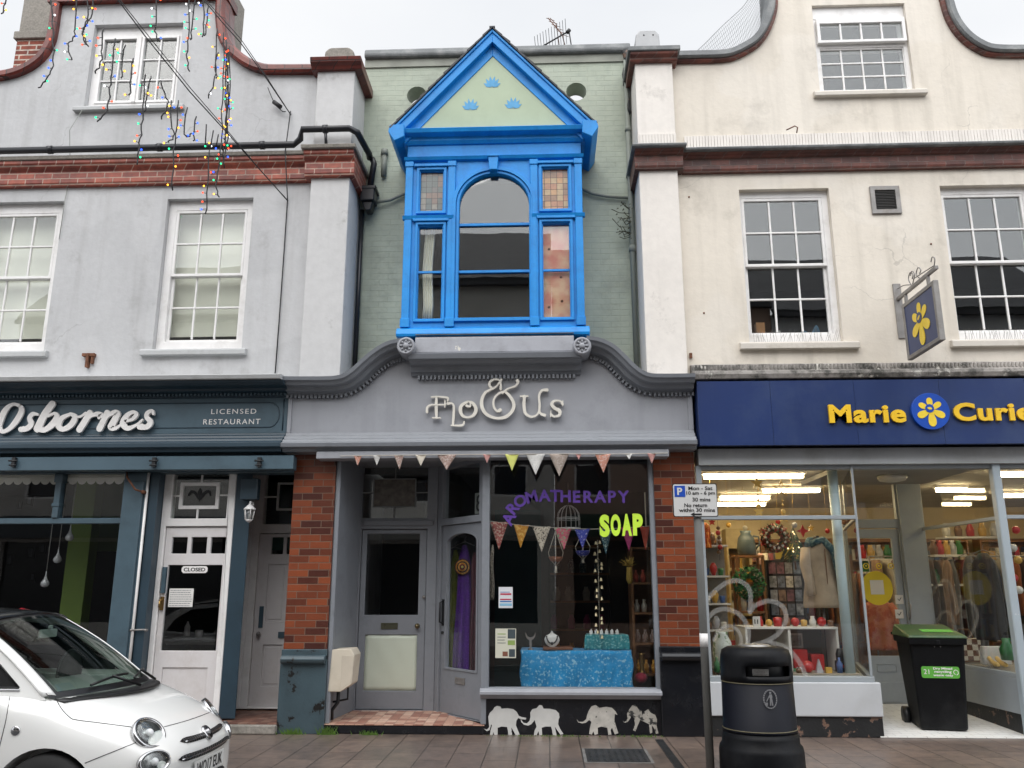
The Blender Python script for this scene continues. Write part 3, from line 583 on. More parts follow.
# panel between the doors, lantern, box
b = B().hexa([(X1+.004, DY, .12), (-3.43, DY, .12), (-3.70, .9, .12), (-3.80, .9, .12)], [(X1+.004, DY, 2.86), (-3.43, DY, 2.86), (-3.70, .9, 2.86), (-3.80, .9, 2.86)]); b.build('door_surround', m['rest_dark'], GB, bev=.005)
LX, LZ = at(250, 513, .05)
lan = thing('wall_lantern', (LX, DY, LZ-.12), 'small white outdoor lantern mounted on the dark blue post between two white doors', 'lantern')
b = B().tube([(LX-.02, DY, LZ+.11), (LX-.02, DY-.05, LZ+.13), (LX, DY-.10, LZ+.12), (LX, DY-.11, LZ+.08)], .012, 8).lathe([(.03, -.01), (.03, .01)], (LX-.02, DY-.005, LZ+.11), 12, 'y')
b.build('bracket', m['white_paint'], lan)
b = B().lathe([(.004, .10), (.03, .085), (.07, .045), (.072, .035)], (LX, DY-.11, LZ), 8).lathe([(.045, -.075), (.03, -.095), (.006, -.11)], (LX, DY-.11, LZ), 8)
for k in range(6):
    a = k*pi/3; b.tube([(LX+.06*cos(a), DY-.11+.06*sin(a), LZ+.04), (LX+.042*cos(a), DY-.11+.042*sin(a), LZ-.078)], .005, 5)
b.build('cage', m['white_paint'], lan); B().lathe([(.035, -.07), (.05, .035)], (LX, DY-.11, LZ), 12).build('lamp_glass', m['glass'], lan)
x0, z0 = at(241.5, 500, .1); x1, z1 = at(260, 479, .1)
B().box(x0, x1, .03, DY-.001, z0, z1).build('junction_box', m['rest_dark'], label='dark blue painted meter box on the post above the white lantern', cat='box', bev=.006)
# door 2
DY2 = .90; X0 = rx(247.5, 600, DY2)+.0; X1 = X0+.98
d = B().prism(rect(X0, X1, .12, 3.05), DY2, DY2+.12, [rect(X0+.085, X1-.08, .14, 2.17), rect(X0+.12, X1-.1, 2.28, 2.94)])
d.box(X0-.16, X0-.001, DY2, DY2+.10, .12, 3.05); fr2 = d.build('door_frame', m['white_paint'], GB, bev=.006)
b = B(); cx = (X0+X1)/2; b.prism(rect(cx-.22, cx+.22, 2.45, 2.80), DY2+.02, DY2+.05, [rect(cx-.195, cx+.195, 2.475, 2.775)])
b.box(X0+.12, cx-.22, DY2+.03, DY2+.05, 2.61, 2.63).box(cx+.22, X1-.1, DY2+.03, DY2+.05, 2.61, 2.63)
b.build('fanlight_bars', m['white_paint'], fr2, bev=.003); B().box(X0+.12, X1-.1, DY2+.055, DY2+.061, 2.28, 2.94).build('fanlight_pane', m['glass'], fr2)
A = lambda x, z: at(x, z, DY2)
L0, L1 = X0+.09, X1-.085
cuts = [rect(A(271, 545)[0], A(282.5, 545)[0], A(277, 554)[1], A(277, 537)[1]), rect(A(286, 545)[0], A(297.5, 545)[0], A(277, 554)[1], A(277, 537)[1]), rect(A(301, 545)[0], A(312.5, 545)[0], A(277, 554)[1], A(277, 537)[1])]
pn = [rect(L0+.13, L0+.36, A(275, 622)[1], A(275, 564)[1]), rect(L0+.46, L0+.69, A(275, 622)[1], A(275, 564)[1]), rect(L0+.13, L0+.36, A(270, 687)[1], A(270, 645)[1]), rect(L0+.46, L0+.69, A(270, 687)[1], A(270, 645)[1])]
lf = B().prism(rect(L0, L1, .13, 2.16), DY2+.03, DY2+.07, cuts + pn)
for r_ in pn: lf.box(r_[0][0], r_[1][0], DY2+.045, DY2+.06, r_[0][1], r_[2][1]).box(r_[0][0]+.03, r_[1][0]-.03, DY2+.036, DY2+.045, r_[0][1]+.03, r_[2][1]-.03)
dr2 = lf.build('door', m['door_white'], fr2, bev=.004)
B().box(L0+.05, L1-.05, DY2+.05, DY2+.056, 1.96, 2.12).build('small_panes', plain('dark green glass', (.02, .045, .035), .1), GB)
b = B(); x, z = A(260.5, 617); b.box(x-.025, x+.025, DY2+.015, DY2+.03, z-.125, z+.125).build('finger_plate', m['rest_blue'], dr2)
b = B(); x, z = A(285, 635); b.box(x-.09, x+.06, DY2+.015, DY2+.03, z-.035, z+.035).build('letter_plate', m['rest_blue'], dr2)
x, z = A(257, 634); B().ball((x+.02, DY2-.01, z), .028).tube([(x+.02, DY2, z), (x+.02, DY2+.03, z)], .012, 8).build('door_knob', m['metal'], dr2)
B().box(X1, X1+.3, .2, .95, .1, 3.05).build('door_surround', m['rest_dark'], GB)
# steps and lobby floor
b = B().box(-4.6, -2.9, -.12, .19, .0, .095); struct(b, 'door_step', m['stone'], bev=.015, seg=2)
b = B().box(-4.6, -2.9, .19, .95, .02, .105); b.box(-4.6, -2.9, -.07, .19, .0955, .105); struct(b, 'lobby_tiles', m['red_tile'])
# interior of restaurant
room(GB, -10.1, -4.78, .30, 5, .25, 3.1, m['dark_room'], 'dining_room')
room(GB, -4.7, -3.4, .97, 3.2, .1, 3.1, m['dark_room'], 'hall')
# ================================================================ CENTRE: green house, blue bay, grey shopfront
CB = thing('green_house', (-.6, 0, 0), 'narrow green painted brick house with a bright blue bay window over a grey shopfront', 'building')
hol = [circ(.44, 7.95, .135, 28), circ(-1.70, 7.95, .135, 28), rect(-1.6, .38, 4.46, 6.78)]
B().prism(rect(-2.42, 1.17, 3.6, 8.50), .50, .80, hol).build('wall', m['green_brick'], CB)
b = B()
n = 24
b.extx([(.43, 8.50), (.41, 8.54), (.43, 8.62), (.50, 8.66), (.85, 8.66), (.85, 8.50)], -2.42, 1.17)
b.build('coping', m['lead'], CB, bev=.012); B().box(-2.42, 1.17, .478, .50, 8.38, 8.50).build('coping_band', paint('grey weathered band', (.30, .31, .27), .8, .2, 3, .3, 20), CB)
B().box(-2.42, 1.17, .80, 8, 7.0, 7.1).build('roof', m['slate'], CB)
b = B().lathe([(.085, 0), (.10, .02), (.10, .28), (.115, .29), (.115, .33), (.085, .33), (.085, .1)], (.84, 1.0, 8.55), 20); b.build('chimney_pot', paint('terracotta', (.36, .10, .06), .7, .15), CB)
# bay window
BY = CB
Yb = -.20; bx0, bx1 = -1.675, .45
P = lambda x, z: at(x, z, -.15)
def rr(x0, x1, zt, zb, Y=-.15): a = at(x0, zb, Y); c = at(x1, zt, Y); return rect(a[0], c[0], a[1], c[1])
ul = rect(-1.505, -1.23, 5.93, 6.45); ll = rect(-1.505, -1.225, 4.565, 5.73); ur = rect(-.02, .285, 5.93, 6.46); lr = rect(-.02, .29, 4.565, 5.74)
cc = -.605; cr = .42
def arch(hw, z0, zs, rzz, n=20): return [(cc-hw, z0), (cc+hw, z0)] + [(cc+hw*cos(a), zs+rzz*sin(a)) for a in [pi*k/n for k in range(n+1)]]
arc_in = arch(cr, 4.56, 6.0, .40)
b = B().prism(rect(bx0, bx1, 4.43, 6.88), Yb, Yb+.08, [ul, ll, ur, lr, arc_in])
bay = b.build('bay_window', m['blue'], CB, bev=.004)
# mouldings round panes
b = B()
for q in (ul, ll, ur, lr):
    x0, x1, z0, z1 = q[0][0], q[1][0], q[0][1], q[2][1]
    b.prism(rect(x0-.045, x1+.045, z0-.045, z1+.045), Yb-.025, Yb+.001, [rect(x0-.012, x1+.012, z0-.012, z1+.012)])
    b.box(x0-.075, x1+.075, Yb-.045, Yb, z1+.05, z1+.085)
b.build('pane_moulding', m['blue'], bay, bev=.005)
b = B(); o = arch(cr+.085, 4.52, 6.0, .485, 28); 
b.prism(o, Yb-.035, Yb+.001, [arch(cr+.04, 4.56, 6.0, .44, 28)]); b.prism(arch(cr+.035, 4.54, 6.0, .435, 28), Yb-.015, Yb+.001, [arch(cr+.004, 4.56, 6.0, .404, 28)])
b.build('arch_moulding', m['blue'], bay, bev=.006)
b = B().prism([(-.675, 6.60), (-.66, 6.41), (-.565, 6.41), (-.55, 6.60)], Yb-.10, Yb).box(-.685, -.54, Yb-.115, Yb, 6.58, 6.605); b.build('keystone', m['blue'], bay, bev=.006)
b = B()
for x in (bx0+.035, -1.12, -.125, bx1-.04):  # pilaster strips
    b.box(x-.045, x+.045, Yb-.03, Yb, 4.45, 6.57)
    b.box(x-.055, x+.055, Yb-.045, Yb, 4.45, 4.56).box(x-.052, x+.052, Yb-.042, Yb, 6.50, 6.57)
b.build('pilaster_strips', m['blue'], bay, bev=.006)
b = B().extx([(Yb, 5.80), (Yb-.035, 5.81), (Yb-.05, 5.85), (Yb, 5.87)], bx0-.03, -1.09).extx([(Yb, 5.80), (Yb-.035, 5.81), (Yb-.05, 5.85), (Yb, 5.87)], -.15, bx1+.03)
b.extx([(Yb, 6.575), (Yb-.04, 6.585), (Yb-.06, 6.62), (Yb, 6.64)], bx0-.03, bx1+.03); b.build('rail', m['blue'], bay)
b = B().box(cc-cr, cc+cr, Yb+.02, Yb+.05, 5.735, 5.765).box(cc-cr, cc+cr, Yb+.02, Yb+.05, 5.135, 5.165)
b.box(-1.51, -1.22, Yb+.02, Yb+.05, 5.14, 5.165).box(-.02, .29, Yb+.02, Yb+.05, 5.14, 5.165); b.build('glazing_bars', m['blue'], bay)
B().box(cc-.44, cc+.44, Yb+.05, Yb+.056, 4.5, 6.45).build('centre_pane', m['glass'], bay)
B().box(-1.53, -1.2, Yb+.051, Yb+.057, 4.5, 5.8).build('side_pane', m['glass'], bay); B().box(-.05, .32, Yb+.05, Yb+.056, 4.5, 5.8).build('side_pane', m['glass'], bay)
B().box(-1.53, -1.2, Yb+.04, Yb+.05, 5.9, 6.5).build('stained_pane', m['stained_grey'], bay); B().box(-.05, .32, Yb+.04, Yb+.05, 5.9, 6.5).build('stained_pane', m['stained_warm'], bay)
b = B().box(bx0, bx0+.06, Yb+.081, .5, 4.43, 6.88).box(bx1-.06, bx1, Yb+.081, .5, 4.43, 6.88).box(bx0, bx1, Yb, .5, 4.36, 4.429).box(bx0+.06, bx1-.06, Yb+.09, .5, 6.85, 6.88)
b.build('bay_side', m['blue'], bay)
b = B().extx([(.5, 4.33), (Yb-.07, 4.33), (Yb-.08, 4.36), (Yb-.06, 4.42), (Yb-.03, 4.44), (Yb-.0, 4.45), (.5, 4.45)], bx0-.055, bx1+.055); b.build('bay_sill', m['blue'], bay, bev=.005)
# pediment
ax, az = -.63, 8.30; ex0, ex1, ez = -1.86, .63, 6.94
YR = -.42
b = B(); b.extx([(.5, 6.80), (Yb-.02, 6.80), (Yb-.05, 6.84), (Yb-.05, 6.88), (Yb-.14, 6.90), (Yb-.16, 6.95), (Yb-.02, 6.975), (.5, 6.975)], -1.72, .50); b.build('pediment_cornice', m['blue'], bay, bev=.004)
def rake(y0, y1, t0, t1):       # band between two offsets measured down from the outer slope
    k = (az-ez)/(ax-ex0)
    f = lambda t: [(ex0+ t*.45, ez - t*.12), (ax, az-t*1.28), (ex1-t*.45, ez-t*.12)]
    o = f(t0); i = f(t1); return [o[0], i[0], i[1], i[2], o[2], o[1]]
for nm, y0, y1, t0, t1 in (('rake_moulding', -.37, .50, .0, .028), ('rake_moulding', -.35, .50, .028, .115), ('rake_board', -.275, .50, .115, .215)):
    def slope(t, lft):
        sgn = -1 if lft else 1; ex = ex0 if lft else ex1
        d = Vector((ex-ax, ez-az)).normalized(); nn = Vector((-d.y, d.x)); nn = nn if nn.y < 0 else -nn
        s0 = Vector((ax, az)) + nn*t; L = (Vector((ex, ez))-Vector((ax, az))).length
        apex = Vector((ax, az - t/abs(nn.y))); end = Vector((ex, ez)) + nn*t
        return apex, end
    b = B()
    for lft in (True, False):
        a0, e0 = slope(t0, lft); a1, e1 = slope(t1, lft)
        if nm == 'rake_board': e0.y = max(e0.y, 6.90); e1 = Vector((e1.x, e1.y))
        pts = [tuple(a0), tuple(e0), tuple(e1), tuple(a1)]
        b.prism(pts if lft else pts[::-1], y0, y1)
    b.build(nm, m['blue'], bay, bev=.004)
b = B().prism([(-1.66, 6.95), (.40, 6.95), (ax, 8.08)], -.262, -.2)
ped = b.build('pediment_panel', m['pale_green'], bay)
b = B()
for (px, pz) in ((492, 82), (470.5, 104.5), (513, 103)):
    x, z = at(px, pz, -.264); z += -.0
    for k, a in enumerate((-62, -34, -10, 14, 38, 64)):
        L = .16 if abs(a) < 20 else .15 if abs(a) < 45 else .13; aa = radians(a); w = .024
        p0 = (x+.01*sin(aa)*2, z-.075); tip = (x+sin(aa)*L*.9, z-.075+cos(aa)*L)
        mid = ((p0[0]+tip[0])/2+w*cos(aa), (p0[1]+tip[1])/2-w*sin(aa)); mid2 = ((p0[0]+tip[0])/2-w*cos(aa), (p0[1]+tip[1])/2+w*sin(aa))
        b.prism([p0, mid, tip, mid2], -.2655-.0003*k, -.2625)
b.build('tulip_stencil', m['tulip_blue'], ped)
b = B()
for sx, ex in ((-1, ex0), (1, ex1)):
    b.prism([(ex-.02*sx+.03*sx, 6.99), (ex+.03*sx, 6.90), (ex-.05*sx, 6.77), (ex-.17*sx, 6.83), (ex-.16*sx, 7.0)][::(1 if sx > 0 else -1)], -.385, .5)
b.build('eaves_return', m['blue'], bay, bev=.008)
b = B()
for lft in (True, False):
    ex = ex0 if lft else ex1; d = Vector((ex-ax, ez-az)); nn = Vector((d.y, -d.x)).normalized(); nn = nn if nn.y > 0 else -nn
    for k in range(13):
        a0 = Vector((ax, az)) + d*(k/13.0) + nn*.004; a1 = Vector((ax, az)) + d*((k+1.08)/13.0 if k < 12 else 1.0) + nn*.004
        off = random.uniform(.006, .016); pts = [tuple(a0+nn*off*.2), tuple(a1+nn*.0), tuple(a1+nn*(.016+off)), tuple(a0+nn*(.014))]
        b.prism(pts if lft else pts[::-1], -.38-random.uniform(0, .012), .5)
b.box(ax-.035, ax+.035, -.39, .5, az+.012, az+.028)
b.build('roof_slates', plain('dark slate edge', (.035, .037, .045), .6), bay)
# inside of the bay
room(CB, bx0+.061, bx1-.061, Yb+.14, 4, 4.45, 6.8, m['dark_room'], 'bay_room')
b = B().grid(lambda u, v: (-1.46+.12*u+.01*sin(v*9), Yb+.12+.02*sin(u*26), 4.56+1.25*v), 16, 6); b.build('net_curtain', m['blind'], CB, solid=.004)
t = NT('peeling pink board'); c = t.mix(t.ramp(t.noise(3.5, 7), .42, .6), (.80, .50, .33), (.70, .24, .18)); c = t.mix(t.ramp(t.noise(1.7, 3), .5, .62), c, (.85, .62, .42)); m['pink_board'] = t.bsdf(c, .8)
b = B().box(-.06, .33, Yb+.075, Yb+.09, 4.5, 5.80); pb = b.build('window_board', m['pink_board'], CB)
b = B()
for px, pz in ((549, 249), (561, 277), (562, 301), (549, 307)): x, z = at(px, pz, Yb+.07); b.lathe([(.017, 0), (.015, -.004)], (x, Yb+.075, z), 10, 'y')
b.build('screw_heads', m['rust'], pb)
# ------------------------------------------------ fascia with swan neck cornice
base = [(-2.99, 3.76), (-2.52, 3.755), (-2.36, 3.765), (-2.25, 3.80), (-2.14, 3.88), (-2.03, 3.99), (-1.91, 4.09), (-1.78, 4.165), (-1.62, 4.20)]
baseR = [(.45, 4.20), (.60, 4.17), (.73, 4.10), (.84, 3.99), (.94, 3.88), (1.04, 3.80), (1.15, 3.755), (1.30, 3.745), (1.66, 3.745)]
lp = smooth_path(base, 5); rp = smooth_path(baseR, 5)
low = [(p[0], p[1]-.03) for p in lp] + [(p[0], p[1]-.03) for p in rp]
FB = B().prism([(-2.99, 3.20), (1.66, 3.20)] + [p for p in reversed(low)], -.10, .30)
fas = FB.build('fascia_board', m['fascia_grey'], CB, bev=.003)
profc = [(.3, -.085), (-.13, -.085), (-.15, -.06), (-.22, -.05), (-.24, -.01), (-.31, .0), (-.33, .03), (-.36, .045), (-.37, .085), (.3, .10)]
cor = B().sweep(lp, profc).build('swan_neck_cornice', m['timber_grey'], CB, smooth=False); B().sweep(rp, profc).build('swan_neck_cornice', m['timber_grey'], CB, smooth=False)
b = B()
for path in (lp, rp):
    L = 0
    for i in range(len(path)-1):
        a, c = Vector(path[i]), Vector(path[i+1]); seg = (c-a).length; 
        while L < seg:
            p = a + (c-a)*(L/seg); d = (c-a).normalized(); nn = Vector((-d.y, d.x)); q = p - nn*.095
            b.prism([tuple(q-d*.013-nn*.022), tuple(q+d*.013-nn*.022), tuple(q+d*.013+nn*.018), tuple(q-d*.013+nn*.018)], -.15, -.098); L += .047
        L -= seg
x = -1.48
while x < .34: b.box(x, x+.026, -.16, -.098, 3.845, 3.89); x += .047
b.build('dentil_row', m['timber_grey'], cor)
b = B().extx([(.3, 4.10), (-.30, 4.10), (-.31, 4.13), (-.30, 4.30), (-.26, 4.325), (.3, 4.33)], -1.50, .32)
b.build('sign_board', paint('flaking grey sign board', (.34, .35, .385), .5, .1, 2, .2, 30, dirt=(.1, .1, .1), dirt_amt=.6, peel=(.62, .60, .54), peel_p=(.63, .64), peel_scale=4), CB, bev=.006)
b = B().extx([(.3, 3.89), (-.13, 3.89), (-.15, 3.92), (-.18, 3.93), (-.19, 3.99), (-.26, 4.0), (-.30, 4.03), (-.36, 4.035), (-.38, 4.095), (.3, 4.098)], -1.56, .40); b.build('centre_cornice', m['timber_grey'], CB, bev=.003)
for px in (406, 582):
    x, z = at(px, 346, -.40); b = B().lathe([(.105, .36), (.105, 0), (.095, -.02), (.075, -.02), (.07, -.008), (.035, -.008), (.03, -.03), (.012, -.035)], (x, -.40, z), 28, 'y')
    for k in range(8): a = k*pi/4; b.tube([(x+.035*cos(a), -.412, z+.035*sin(a)), (x+.068*cos(a), -.416, z+.068*sin(a))], [.006, .014], 6)
    b.build('rosette', m['fascia_grey'], CB)
prof = [(.1, 3.00), (-.22, 3.00), (-.24, 3.03), (-.30, 3.045), (-.31, 3.09), (-.25, 3.11), (-.24, 3.14), (-.19, 3.155), (-.18, 3.19), (-.14, 3.20), (-.13, 3.235), (.1, 3.235)]
B().extx(prof, -2.985, 1.655).build('lower_moulding', m['timber_grey'], CB, bev=.003)
B().box(-2.985, -2.94, -.12, .3, 3.236, 3.66).box(1.60, 1.655, -.12, .3, 3.236, 3.66).build('fascia_end', m['fascia_grey'], CB, bev=.004)
B().box(-2.585, 1.345, -.26, -.05, 2.915, 2.996).build('blind_box', m['fascia_grey'], CB, bev=.006)
# Flo & Us raised letters
sx, sy = 160/1024, 70/448
mp = lambda x, y: at(415+x*sx, 370+y*sy, -.16)
st = [
 [(137,170,12),(135,240,20),(137,306,12)],[(105,172,10),(150,170,10),(208,178,14),(206,200,6)],[(190,192,6),(192,215,10),(190,238,6)],[(195,222,10),(140,222,9),(100,224,12),(78,240,14),(76,268,16)],[(112,306,9),(162,306,9)],
 [(210,214,18),(236,214,12),(248,235,14),(246,300,16),(242,352,12)],[(232,354,9),(300,354,14),(315,330,8)],
 [(340,202,14),(300,225,20),(290,258,22),(305,292,18),(342,303,12),(378,285,20),(390,248,22),(370,212,18),(340,202,12)],[(355,204,9),(352,232,12),(330,228,16)],
 [(548,122,16),(548,90,12),(540,66,10),(510,60,10),(482,75,14),(476,98,16),(490,120,14),(450,145,16),(428,190,20),(430,240,22),(460,285,20),(520,308,16),(580,300,20),(622,262,20),(632,215,20),(605,165,18),(570,140,14),(530,155,12),(504,190,12),(505,235,14),(525,262,14),(545,256,22)],
 [(498,120,12),(525,100,10),(552,62,14)],[(560,148,12),(595,120,10),(640,104,12),(660,80,14),(655,68,20)],
 [(675,168,10),(722,168,10)],[(700,168,18),(698,230,20),(708,278,18),(745,300,14),(785,282,12),(798,230,14),(794,165,14),(812,132,14),(845,128,20)],[(796,230,14),(800,275,14),(830,290,20)],
 [(944,218,16),(930,200,10),(895,198,14),(875,218,20),(895,245,20),(925,262,22),(922,290,18),(890,298,12),(870,284,16)],[(870,262,6),(868,300,8)],[(946,198,6),(946,228,6)]]
b = B()
for i, s_ in enumerate(st): b.ribbon([(p[0], p[1], p[2]*1.0) for p in s_], -.158-.0009*i, -.125, mp)
b.build('sign_lettering', m['cream_letter'], CB)
# ------------------------------------------------ brick piers and shopfront
def brickpier(x0, x1, mat_base, zbase=.80):
    p = B().box(x0, x1, -.02, .25, zbase+.06, 3.0).build('brick_pier', m['glazed_brick'], CB, bev=.003)
    B().box(x0-.015, x1+.015, -.055, .28, 0, zbase-.05).box(x0-.01, x1+.01, -.05, .27, zbase-.01, zbase+.06).build('pier_base', mat_base, p, bev=.006)
    B().extx([(.27, zbase-.09), (-.075, zbase-.09), (-.11, zbase-.075), (-.125, zbase-.04), (-.10, zbase-.01), (-.07, zbase), (.27, zbase)], x0-.0, x1+.0).build('pier_moulding', mat_base, p, bev=.006)
brickpier(-2.895, -2.415, m['base_blue']); brickpier(1.195, 1.655, m['black_gloss'], .84)
gx0, gx1 = -.68, 1.185
b = B().prism(rect(gx0-.045, gx1+.0, .42, 3.0), -.01, .09, [rect(gx0+.03, gx1-.045, .475, 2.95)])
b.box(gx1-.0, 1.195, -.01, .09, .4, 3.0)
sf = b.build('shop_window', m['timber_grey'], CB, bev=.006)
B().box(gx0, gx1-.01, .03, .038, .46, 2.97).build('shop_pane', m['shop_glass'], sf)
B().extx([(.09, .36), (-.02, .36), (-.05, .40), (-.085, .405), (-.085, .44), (-.03, .465), (.09, .465)], -.74, 1.19).build('sill', m['fascia_grey'], sf, bev=.005)
B().box(-.70, 1.19, .0, .2, 0, .36).build('stall_riser', m['black_gloss'], CB)
# elephants
e1 = [(58,549),(72,553),(82,543),(80,520),(78,498),(84,482),(97,470),(104,458),(115,452),(130,455),(134,464),(160,462),(185,466),(200,478),(208,494),(222,500),(240,503),(238,510),(222,509),(205,504),(198,515),(196,535),(204,555),(212,574),(196,578),(186,560),(176,543),(178,560),(180,579),(164,580),(162,560),(158,542),(135,540),(118,545),(118,579),(104,580),(100,562),(96,579),(84,580),(88,555),(94,535),(90,530),(84,555),(72,560)]
e2 = [(216,507),(228,524),(243,526),(254,516),(258,498),(257,480),(266,466),(284,462),(296,448),(308,450),(314,464),(340,464),(366,470),(380,484),(382,500),(378,510),(376,530),(386,552),(399,572),(386,575),(372,556),(362,540),(366,560),(370,578),(354,579),(350,556),(346,540),(322,540),(306,545),(308,576),(296,578),(292,560),(284,578),(272,578),(276,556),(284,540),(276,512),(262,530),(248,536),(230,532),(218,520)]
e3 = [(455,508),(464,520),(482,520),(496,508),(500,490),(506,474),(518,454),(536,448),(552,460),(580,456),(606,460),(622,476),(629,490),(618,486),(616,510),(622,535),(633,568),(618,574),(606,545),(600,556),(604,574),(590,576),(586,545),(560,540),(545,545),(546,572),(532,576),(526,560),(520,574),(508,572),(512,545),(518,520),(508,512),(494,524),(478,527),(462,522)]
e4 = [(650,515),(662,519),(672,508),(670,486),(680,466),(692,450),(706,446),(716,462),(732,474),(736,492),(742,478),(760,466),(772,482),(790,490),(798,510),(796,535),(804,568),(794,572),(784,545),(776,535),(778,566),(768,570),(764,530),(744,520),(726,512),(716,535),(706,560),(696,556),(704,530),(700,505),(690,492),(682,508),(672,522),(656,524)]
wp = paint('worn white stencil paint', (.55, .55, .53), .6, .1, 6, .2, 40, peel=(.03, .03, .03), peel_p=(.66, .67), peel_scale=16)
wp2 = paint('very worn stencil paint', (.36, .34, .30), .6, .2, 10, .2, 40, peel=(.03, .03, .03), peel_p=(.53, .55), peel_scale=14)
for i, (e, mt) in enumerate(((e1, wp), (e2, wp), (e3, paint('grubby stencil paint', (.46, .44, .40), .6, .2, 12, .2, 40, peel=(.06, .06, .05), peel_p=(.6, .63), peel_scale=20)), (e4, wp2))):
    pts = [at(470+x/4.267, 600+y/4.267, -.003) for x, y in e]
    B().prism(pts, -.003, .0-.0005).build('elephant_stencil', mt, CB)
# lobby
b = B().box(-2.415, -.70, -.03, .1, 0, .09).box(-2.415, -.70, .1, .84, .0, .09); b.build('lobby_step', m['black_gloss'], CB, bev=.008)
B().prism([(0, 0)]*0, 0, 0) if 0 else None
struct(B().hexa([(-2.415, -.035, .0905), (-.69, -.035, .0905), (-1.31, .84, .118), (-2.35, .84, .118)], [(-2.415, -.035, .10), (-.69, -.035, .10), (-1.31, .84, .128), (-2.35, .84, .128)]), 'lobby_tiles', m['pink_tile'])
b = B().hexa([(-2.414, .0, .10), (-2.32, .80, .12), (-2.32, .80, 3.0), (-2.414, .0, 3.0)], [(-2.404, -.0, .10), (-2.28, .80, .12), (-2.28, .80, 3.0), (-2.36, -.0, 3.0)])
b.box(-2.40, -2.355, -.015, .05, .1, 3.0); b.build('lobby_side_panel', m['timber_grey'], CB, bev=.005)
B().box(-2.42, -.70, -.01, .9, 2.97, 3.05).build('lobby_ceiling', m['timber_grey'], CB)
B().box(-2.42, -.6, .94, 1.0, 2.9, 3.6).build('bressummer', m['dark_room'], CB)
Y8 = .80; A = lambda x, z: at(x, z, Y8)
x0, x1 = -2.30, -1.34
zt = A(400, 520)[1]
d = B().prism(rect(x0, x1, .12, 3.0), Y8, Y8+.1, [rect(x0+.03, A(424, 600)[0]+.02, .13, A(390, 529)[1]), rect(A(362, 500)[0], A(427.5, 500)[0], A(390, 518)[1], A(390, 466)[1])])
fr = d.build('door_frame', m['timber_grey'], CB, bev=.005)
B().box(x0+.05, x1-.05, Y8-.02, Y8, A(390, 523)[1]-.03, A(390, 523)[1]+.03).build('transom', m['timber_grey'], fr, bev=.005)
c0, c1 = A(372, 507), A(416, 478)
lead_ = plain('grey glazing lead', (.20, .21, .21), .5)
b = B().prism(rect(c0[0], c1[0], c0[1], c1[1]), Y8+.03, Y8+.05, [rect(c0[0]+.012, c1[0]-.012, c0[1]+.012, c1[1]-.012)])
xm = (c0[0]+c1[0])/2; zm = (c0[1]+c1[1])/2; zl, zh = A(390, 518)[1], A(390, 466)[1]
b.box(xm-.008, xm+.008, Y8+.03, Y8+.048, zl, c0[1]).box(xm, xm+.012, Y8+.03, Y8+.048, c1[1], zh).box(A(362, 500)[0], c0[0], Y8+.03, Y8+.048, zm-.007, zm+.007).box(c1[0], A(427.5, 500)[0], Y8+.03, Y8+.048, zm-.007, zm+.007)
b.build('fanlight_leading', lead_, fr)
B().box(x0+.1, x1-.1, Y8+.055, Y8+.06, zl-.03, zh+.03).build('fanlight_pane', m['glass'], fr)
B().box(c0[0]+.012, c1[0]-.012, Y8+.045, Y8+.052, c0[1]+.012, c1[1]-.012).build('fanlight_panel', paint('mottled obscure glass', (.10, .085, .07), .3, .5, 14), fr)
l0, l1 = x0+.035, A(424, 600)[0]+.015
g0, g1 = A(363.5, 615), A(421, 533.5)
k0, k1 = A(359.5, 691), A(418, 635)
lf = B().prism(rect(l0, l1, .135, A(390, 529.5)[1]), Y8+.03, Y8+.075, [rect(g0[0], l1-.09, g0[1], g1[1]), rect(l0+.085, l1-.09, k0[1], k1[1])])
dl = lf.build('door', m['timber_grey'], fr, bev=.005)
B().box(l0+.06, l1-.06, Y8+.055, Y8+.061, g0[1]-.03, g1[1]+.03).build('door_pane', m['shop_glass'], dl)
B().grid(lambda u, v: (l0+.082+(l1-l0-.17)*u, Y8+.048-.012*sin(v*pi)*sin(u*pi)+.003*sin(u*14+v*9), k0[1]-.003+(k1[1]-k0[1]+.006)*v), 12, 12).build('cream_panel', paint('cream vinyl panel', (.55, .60, .50), .45, .05, 2), dl, solid=.006)
x, z = A(389, 626); b = B().prism(rect(x-.10, x+.10, z-.035, z+.035), Y8+.018, Y8+.03, [rect(x-.075, x+.075, z-.02, z+.02)]).box(x-.075, x+.075, Y8+.024, Y8+.03, z-.02, z+.02); b.build('letter_plate', paint('tarnished bronze', (.09, .09, .06), .4, .2, metal=.5), dl)
x, z = A(417, 626); B().ball((x, Y8-.02, z), .027).tube([(x, Y8-.01, z), (x, Y8+.03, z)], .012, 8).lathe([(.03, .028), (.03, .02)], (x, Y8, z), 14, 'y').build('door_knob', paint('tarnished brass', (.20, .16, .09), .35, .2, metal=.9), dl)
x, z = A(424.5, 597); B().lathe([(.02, .03), (.02, .005), (.012, 0)], (x-.01, Y8, z), 12, 'y').build('door_lock', m['metal'], dl)
